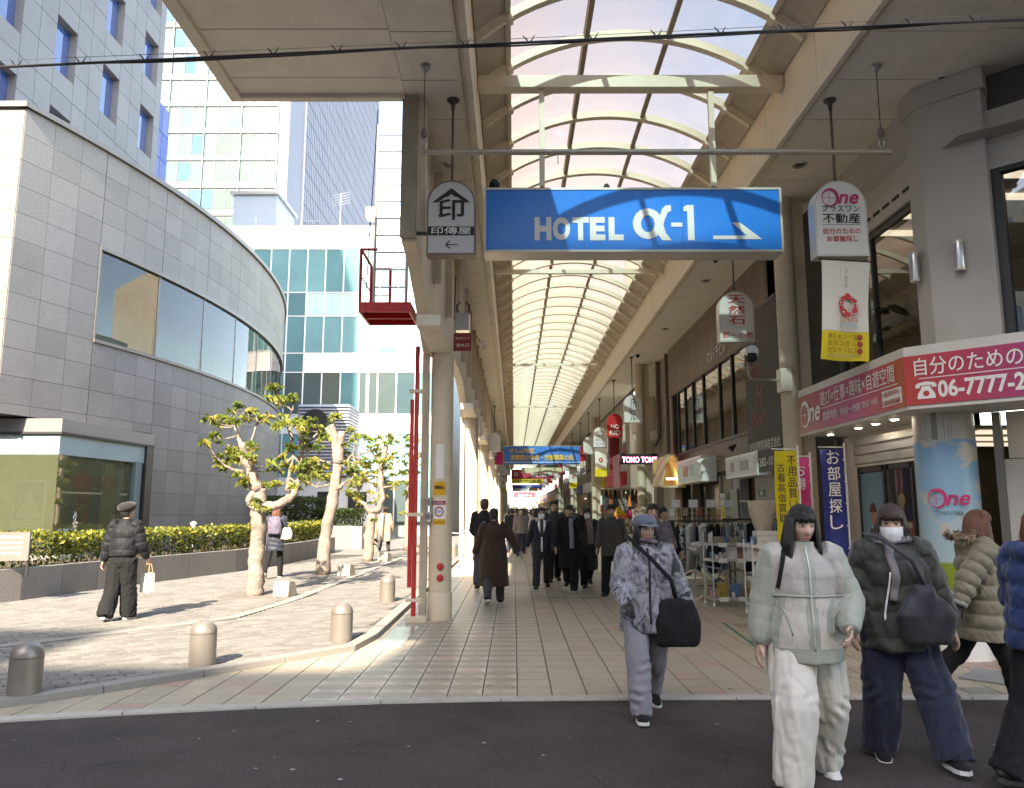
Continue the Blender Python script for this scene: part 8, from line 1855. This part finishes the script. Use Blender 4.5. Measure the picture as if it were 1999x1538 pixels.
# ================================================================== STREET STALLS, RACKS, BICYCLE, FLAGS
rg = random.Random(77)
m_chrome = M('chrome wire', (.62, .62, .60), .3, metal=.6, var=.05); m_wire = M('white wire', (.74, .73, .70), .45, var=.03)
def rack(label, x, y, rz, w, h, cols):
    t = thing('clothes_rack', label, 'clothes rack', (x, y, .02), R(rz)); b = MB()
    MB().tube([(-w / 2 - .1, 0, h), (w / 2 + .1, 0, h)], .014, 8).build('rail', m_black, t)
    for sx in (-w / 2, w / 2): b = MB(); b.tube([(sx, 0, .06), (sx, 0, h)], .014, 8); b.tube([(sx, -.25, .06), (sx, .25, .06)], .014, 6); [b.lathe([(.025, -.02), (.03, 0), (.025, .02)], (sx, q, .03), 8) for q in (-.24, .24)]; b.build('post', m_black, t)
    MB().tube([(-w / 2, 0, .16), (w / 2, 0, .16)], .01, 6).build('lower_bar', m_black, t)
    T = Matrix.Translation((x, y, .02)) @ Matrix.Rotation(R(rz), 4, 'Z'); n = len(cols)
    for i, (nm, mt, ln) in enumerate(cols):
        g = thing('hanging_garment', '%s, %s from the left on the clothes rack' % (nm, ORD[i]), 'garment', tuple(T @ Vector((-w / 2 + w * (i + .5) / n, 0, h))), R(rz + rg.uniform(28, 78)), 'garments hanging on the rack')
        b = MB(); k = ln; b.tube([(0, 0, -k), (0, 0, -k * .7), (0, 0, -k * .35), (0, 0, -.10), (0, 0, -.05)], [(.20, .045), (.17, .035), (.17, .04), (.19, .032), (.05, .02)], 14)
        for j in range(len(b.v)): v = Vector(b.v[j]); b.v[j] = (v.x + .012 * math.sin(v.z * 9 + i), v.y + .014 * math.sin(v.x * 50 + i * 2) * (-v.z) / k, v.z)
        b.build('cloth', mt, g, smooth=True); q = MB(); q.tube([(-.19, 0, -.10), (0, 0, -.04), (.19, 0, -.10)], .010, 6); q.tube([(0, 0, -.04), (0, 0, -.0), (.015, 0, .022), (.0, 0, .03)], .004, 5); q.build('hanger', M('wood hanger', (.42, .22, .08), .5, var=.1), g)
    return t
def zebra():
    m = cloth('zebra print', (.5, .48, .45)); t = m.node_tree; L = t.links.new; p = t.nodes['Principled BSDF']; tc = N(t, 'ShaderNodeTexCoord'); n = N(t, 'ShaderNodeTexNoise', Scale=22.0, Detail=2.0, Distortion=.8); L(tc.outputs['Object'], n.inputs['Vector'])
    cr = N(t, 'ShaderNodeValToRGB'); cr.color_ramp.interpolation = 'CONSTANT'; e = cr.color_ramp.elements; e[0].color = (.02, .02, .02, 1); e[1].position = .5; e[1].color = (.55, .53, .5, 1); L(n.outputs[0], cr.inputs[0]); L(cr.outputs[0], p.inputs['Base Color']); return m
m_zb = zebra(); m_wf = cloth('white fabric', (.62, .60, .56)); m_rust = cloth('rust fabric', (.36, .10, .05)); m_tan = cloth('tan fabric', (.34, .26, .17)); m_gyf = cloth('grey fabric', (.20, .20, .20)); m_olf = cloth('mustard fabric', (.36, .26, .06))
rack('black rolling rack of dark and white clothes outside the brown building', 3.62, 15.0, 4, 1.15, 1.36, [('black jacket', m_blk, .62), ('black and white patterned dress', m_zb, 1.02), ('white dress', m_wf, .92), ('black dress', m_blk, .95), ('white blouse', m_wf, .75), ('long black coat', m_blk2, .98), ('black skirt', m_blk, .9), ('navy coat', m_navy, .9), ('grey cardigan', m_gyf, .7)])
rack('second rack of rust, tan and grey clothes behind the wire cart', 4.30, 14.2, -6, .85, 1.40, [('grey dress', m_gyf, .72), ('patterned blouse', m_zb, .7), ('grey knit', m_gyf, .66), ('black skirt', m_blk, .92), ('tan trousers', m_tan, 1.0), ('tan coat', m_tan, .8), ('dark cardigan', m_char, .8)])
def goods(t, n, x0, x1, y0, y1, z, seed, nm='goods'):
    r2 = random.Random(seed); ms = [m_wf, m_rust, m_tan, m_gyf, m_paper, M('goods pink', (.5, .22, .24), .6, var=.2), M('goods blue', (.12, .2, .36), .6, var=.2), m_olf]
    for i in range(n):
        x = x0 + (x1 - x0) * (i + .5) / n; w = (x1 - x0) / n * .47; h = r2.uniform(.10, .26); b = MB()
        if r2.random() < .5: b.prism([(-w, 0), (w, 0), (w * .9, h), (-w * .9, h)], -.10, .10, 'y')
        else: b.lathe([(w * .6, 0), (w, h * .3), (w * .9, h * .8), (w * .4, h)], n=10)
        b.build(nm, ms[r2.randrange(8)], t, loc=(x, r2.uniform(y0, y1), z), rz=r2.uniform(-.4, .4))
def wireshelf(label, x, y, rz, w, d, h, tiers, mt, seed, n=8):
    t = thing('wire_shelf', label, 'shelf', (x, y, .02), R(rz))
    for sx in (-w / 2, w / 2):
        for sy in (-d / 2, d / 2): b = MB(); b.tube([(sx, sy, .05), (sx, sy, h)], .013, 8); b.lathe([(.02, .0), (.03, .02), (.02, .05)], (sx, sy, 0), 8); b.build('post', mt, t)
    for k, z in enumerate(tiers):
        b = MB(); b.bx(-w / 2, w / 2, -d / 2, -d / 2 + .012, z, z + .045); b.bx(-w / 2, w / 2, d / 2 - .012, d / 2, z, z + .045); b.bx(-w / 2, -w / 2 + .012, -d / 2, d / 2, z, z + .045); b.bx(w / 2 - .012, w / 2, -d / 2, d / 2, z, z + .045)
        for q in range(9): b.bx(-w / 2, w / 2, -d / 2 + d * (q + .5) / 9 - .003, -d / 2 + d * (q + .5) / 9 + .003, z, z + .006)
        b.build('basket', mt, t); goods(t, n, -w / 2 + .03, w / 2 - .03, -d * .2, d * .2, z + .007, seed + k)
        for q in range(2): MB().bx(-w / 2 + .1 + q * w * .45, -w / 2 + .25 + q * w * .45, -d / 2 - .006, -d / 2 - .001, z - .02, z + .05).build('price_card', m_paper, t)
    return t
wireshelf('chrome wire cart of small goods behind the bicycle', 3.62, 13.35, 8, .72, .40, 1.22, (.10, .72, .98), m_chrome, 3)
wireshelf('white wire shelf with boxes nearest the yellow flag', 3.92, 12.2, 2, .62, .38, 1.12, (.12, .50, .80, 1.0), m_wire, 13, 7)
t = thing('white_box', 'stack of white storage trays on the white wire shelf', 'box', (3.88, 12.15, 1.05))
for k in range(3): MB().bx(-.17, .17, -.12, .12, k * .075, k * .075 + .07).build('tray', m_wire, t, bevel=.006)
t = thing('net_bag', 'cream gathered net bag hanging from a bar above the white wire shelf', 'bag', (3.98, 12.55, 1.72))
m_net = M('cream net cloth', (.60, .53, .42), .85, var=.1, vs=8); b = MB(); n = 22
for j, (z, r_) in enumerate(((0, .235), (-.10, .235), (-.12, .225), (-.45, .13), (-.56, .045), (-.60, .04), (-.68, .075), (-.80, .05))):
    for i in range(n): a_ = 6.283 * i / n; k = r_ * (1 + .09 * math.sin(a_ * 7) * (j > 1)); b.v.append((k * math.cos(a_), k * .45 * math.sin(a_), z))
for j in range(7):
    for i in range(n): b.f.append((j * n + i, j * n + (i + 1) % n, (j + 1) * n + (i + 1) % n, (j + 1) * n + i)); b.m.append(0)
b.build('sack', m_net, t, smooth=True); MB().tube([(-.36, .02, .01), (.3, .02, .01)], .008, 6).build('bar', m_wire, t); MB().tube([(.24, .02, -1.7), (.24, .02, .02)], .010, 6).build('post', m_wire, t)
# grid display with caps and accessories behind
t = thing('grid_display', 'wire grid display with caps and accessory cards behind the clothes rack', 'display', (3.75, 15.7, .02)); b = MB()
for k in range(15): b.bx(-.7 + k * .1, -.694 + k * .1, 0, .006, .5, 1.62)
for k in range(12): b.bx(-.7, .706, -.005, .001, .5 + k * .1, .506 + k * .1)
b.build('grid', m_chrome, t)
for k in range(10): MB().bx(-.05, .05, -.03, -.01, 0, .14).build('card', [m_paper, m_tan, m_rust, m_olf, m_wf][k % 5], t, loc=(-.6 + (k % 5) * .28, 0, 1.15 + (k // 5) * .3))
for k in range(4): MB().bx(-.09, .09, 0, .01, 0, .15).build('price_card', m_paper, t, loc=(-.5 + k * .35, .02, 1.62))
# bicycle
t = thing('bicycle', 'small wheeled cream tyred bicycle parked by the wire cart', 'bicycle', (3.16, 14.0, .02), R(20)); m_tyre = M('cream tyre', (.55, .42, .25), .7, var=.1); m_bk2 = M('bicycle grey', (.25, .26, .27), .35, metal=.5, var=.1); r = .255
for x in (0, .92):
    b = MB(); b.tube([(x + r * math.cos(a), 0, r + r * math.sin(a)) for a in [6.2832 * k / 28 for k in range(29)]], .024, 8, caps=False, flat=(0, 1, 0)); w_ = b.build('tyre', m_tyre, t, smooth=True)
    b = MB()
    for k in range(16): a = 6.2832 * k / 16; b.tube([(x, 0, r), (x + (r - .02) * math.cos(a), 0, r + (r - .02) * math.sin(a))], .002, 4)
    b.tube([(x, -.04, r), (x, .04, r)], .018, 8); b.build('spoke', m_chrome, w_)
b = MB(); cr_ = (.50, 0, .28)
for p, q, k in (((.12, 0, .66), cr_, .018), ((.13, 0, .60), (.60, 0, .52), .016), (cr_, (.64, 0, .70), .015), (cr_, (.92, .0, r), .010), ((.60, 0, .52), (.92, 0, r), .009), ((0, -.03, r), (.10, 0, .74), .012), ((.10, 0, .74), (.09, 0, .9), .012)): b.tube([p, q], k, 8)
b.build('frame', m_bk2, t); MB().tube([(.10, -.25, .93), (.06, -.1, .92), (.06, .1, .92), (.10, .25, .93)], .011, 8).build('handlebar', m_black, t); b = MB(); b.tube([(.54, 0, .74), (.66, 0, .75), (.78, 0, .75)], [(.02, .015), (.05, .02), (.07, .02)], 10); b.build('saddle', m_black, t, smooth=True)
b = MB(); b.tube([(cr_[0] + .09 * math.cos(a), -.04, cr_[2] + .09 * math.sin(a)) for a in [6.2832 * k / 20 for k in range(21)]], .012, 6, caps=False, flat=(0, 1, 0)); [b.tube([(cr_[0], -.04, cr_[2]), (cr_[0] + .09 * math.cos(k * 1.257), -.04, cr_[2] + .09 * math.sin(k * 1.257))], .008, 5) for k in range(5)]; b.tube([cr_, (.50, -.06, .28), (.58, -.07, .17)], .012, 6); b.build('crank', m_black, t)
t2 = thing('cloth_bundle', 'crumpled pale patterned cloth lying on the bicycle handlebar', 'cloth', (3.24, 13.98, .92)); b = MB(); hv, hf = headverts(1.1, 20); b.add(hv, hf)
b.v = [(v[0] * 2.0 + .03 * math.sin(v[2] * 60), v[1] * 1.1 + .02 * math.sin(v[0] * 50), v[2] * .75 + .025 * math.sin(v[0] * 45 + v[1] * 60)) for v in b.v]; b.build('cloth', M('pale print cloth', (.55, .52, .46), .85, var=.35, vs=18), t2, smooth=True)
# upright shop flags
def nobori(label, x, y, z0, z1, w, rz, mt, texts, tm, seed):
    t = thing('shop_flag', label, 'flag', (x, y, .02), R(rz), 'upright shop flags'); b = MB(); nz, nx = 16, 6; h = z1 - z0
    for j in range(nz + 1):
        for i in range(nx + 1): u, v = i / nx, j / nz; b.v.append(((u - 1) * w + .01 * math.sin(v * 8 + seed) * (1 - u), .05 * math.sin(v * 9 + seed + u * 2.5) * (1 - u) + .02 * math.sin(u * 6), z0 + h * v))
    for j in range(nz):
        for i in range(nx): b.f.append((j * (nx + 1) + i, j * (nx + 1) + i + 1, (j + 1) * (nx + 1) + i + 1, (j + 1) * (nx + 1) + i)); b.m.append(0)
    b.build('cloth', mt, t, smooth=True); MB().tube([(.02, 0, .1), (.02, 0, z1 + .08)], .013, 8).build('pole', m_sw, t); MB().tube([(.03, 0, z1 + .02), (-w - .03, 0, z1 + .03)], .009, 6).build('arm', m_sw, t); MB().lathe([(.18, 0), (.18, .06), (.05, .12)], (.02, 0, 0), 14).build('base', m_sw, t)
    for k in range(5): MB().tube([(.022, 0, z0 + h * (k + .5) / 5), (-.01, 0, z0 + h * (k + .5) / 5)], .012, 6).build('loop', m_sw, t)
    for s_, cx_, ct, hh in texts:
        for k, c in enumerate(s_): text(c, tm, t, (cx_, -.065, ct - k * hh * 1.18), w=hh * .86, h=hh, bold=.012)
    return t
m_yf = M('flag yellow', (.72, .58, .02), .65, var=.05); m_pf = M('flag pink', (.66, .05, .24), .6, var=.08); m_nf = M('flag navy', (.025, .035, .22), .65, var=.1)
nobori('yellow shop flag with black vertical characters beside the nearest right column', 4.0, 11.0, .88, 2.40, .31, -8, m_yf, [('不用品買い取ります', -.085, 2.26, .13), ('古着高価買取', -.235, 2.16, .12)], m_ink, 1)
nobori('narrow pink shop flag in front of the right column', 4.38, 11.55, 1.2, 2.34, .26, -20, m_pf, [('お得', -.13, 2.15, .17)], m_sw, 2)
nobori('navy blue shop flag with white characters by the estate agent doors', 4.62, 10.9, .9, 2.42, .30, -12, m_nf, [('お部屋探し', -.15, 2.30, .19)], m_sw, 4)
# goods stall in front of the second right column
t = thing('goods_stall', 'busy street stall of bright goods in front of the second right column', 'stall', (4.05, 28.6, .02)); MB().bx(-.8, .7, -.5, .5, .70, .76).build('table', m_tan, t)
for sx in (-.75, .65):
    for sy in (-.45, .45): MB().bx(sx - .02, sx + .02, sy - .02, sy + .02, 0, .7).build('leg', m_black, t)
goods(t, 10, -.75, .65, -.35, .1, .761, 5); goods(t, 8, -.7, .6, .15, .4, .95, 6)
MB().bx(-.8, .7, -.5, .6, 2.3, 2.36).build('roof', m_tan, t); [MB().bx(sx - .02, sx + .02, .45, .49, .76, 2.3).build('post', m_black, t) for sx in (-.75, .65)]
for i in range(9): b = MB(); b.tube([(0, 0, -.7 - .1 * (i % 3)), (0, 0, -.4), (0, 0, 0)], [(.10, .05), (.09, .04), (.05, .02)], 10); b.build('garment', [m_char, m_rust, m_blk, m_tan, m_zb, m_gyf][i % 6], t, loc=(-.68 + i * .16, -.1 + .1 * (i % 2), 2.28))
t = thing('orange_tent', 'small orange and yellow pointed display tent on the goods stall', 'display tent', (3.72, 27.9, 1.25)); b = MB(); b.add([(-.26, -.2, .16), (.26, -.2, .16), (.26, .2, .16), (-.26, .2, .16), (0, 0, .48)], [(0, 1, 4), (1, 2, 4), (2, 3, 4), (3, 0, 4)]); b.build('roof', M('tent yellow', (.75, .42, .03), .6, var=.1), t); MB().bx(-.26, .26, -.2, .2, 0, .16).build('valance', M('tent orange', (.70, .16, .03), .6, var=.1), t); MB().bx(-.05, .05, -.05, .05, -1.23, 0).build('stand', m_black, t)
for i, (dx, dz, c) in enumerate(((0, 0, m_pk), (.28, .05, M('plush pink', (.62, .36, .36), .9, var=.1)), (.10, -.26, M('plush white', (.66, .62, .58), .9, var=.1)), (.45, -.2, M('plush cream', (.62, .50, .42), .9, var=.1)))):
    t = thing('plush_ball', ['hot pink', 'pale pink', 'white', 'cream'][i] + ' plush ball piled on the bright goods stall', 'plush toy', (4.12 + dx, 28.0 + .1 * i, 1.42 + dz), group='plush balls on the stall'); b = MB(); hv, hf = headverts(1.5, 16); b.add(hv, hf); b.build('ball', c, t, smooth=True)
t = thing('party_cone', 'orange pointed cone with green tip above the plush balls', 'cone', (4.18, 28.3, 1.7)); MB().lathe([(.09, 0), (.04, .3), (.015, .46)], n=14).build('cone', M('cone orange', (.70, .20, .04), .6, var=.1), t); MB().lathe([(.04, .46), (.05, .52), (.01, .6)], n=10).build('tip', M('cone green', (.15, .30, .08), .6, var=.1), t)
t = thing('medicine_sign', 'white and red board with the character for medicine beside the stall', 'sign', (3.45, 29.2, 1.55)); MB().bx(-.22, .22, 0, .04, .22, .55).build('board', m_sw, t); MB().bx(-.22, .22, 0, .04, -.05, .215).build('red_board', m_redf, t); text('薬', m_redf, t, (.05, -.006, .39), w=.26, h=.26, bold=.02); text('100%', m_sw, t, (0, -.006, .09), w=.32, h=.14, bold=.02); MB().tube([(0, .02, -1.53), (0, .02, -.05)], .02, 6).build('stand', m_steel, t)
# chain posts left, cardboard, mat
t = thing('chain_barrier', 'white plastic posts and chain seen past the first column', 'barrier', (-2.7, 31, .05))
for k in range(3): MB().lathe([(.12, 0), (.12, .03), (.03, .05), (.03, .85), (.04, .88)], (k * .9, k * .6, 0), 10).build('post', m_sw, t, autosm=40)
for k in range(2): b = MB(); b.tube([(k * .9 + .9 * u, k * .6 + .6 * u, .8 - .5 * u * (1 - u) * 1.6) for u in [q / 8 for q in range(9)]], .018, 6); b.build('chain', m_sw, t)
t = thing('entrance_mat', 'grey entrance mat by the estate agent corner', 'mat', (4.75, 7.5, .022), R(-45)); MB().bx(-.5, .5, -.3, .3, 0, .014).build('mat', M('mat grey', (.25, .25, .25), .9, var=.15), t, bevel=.004)
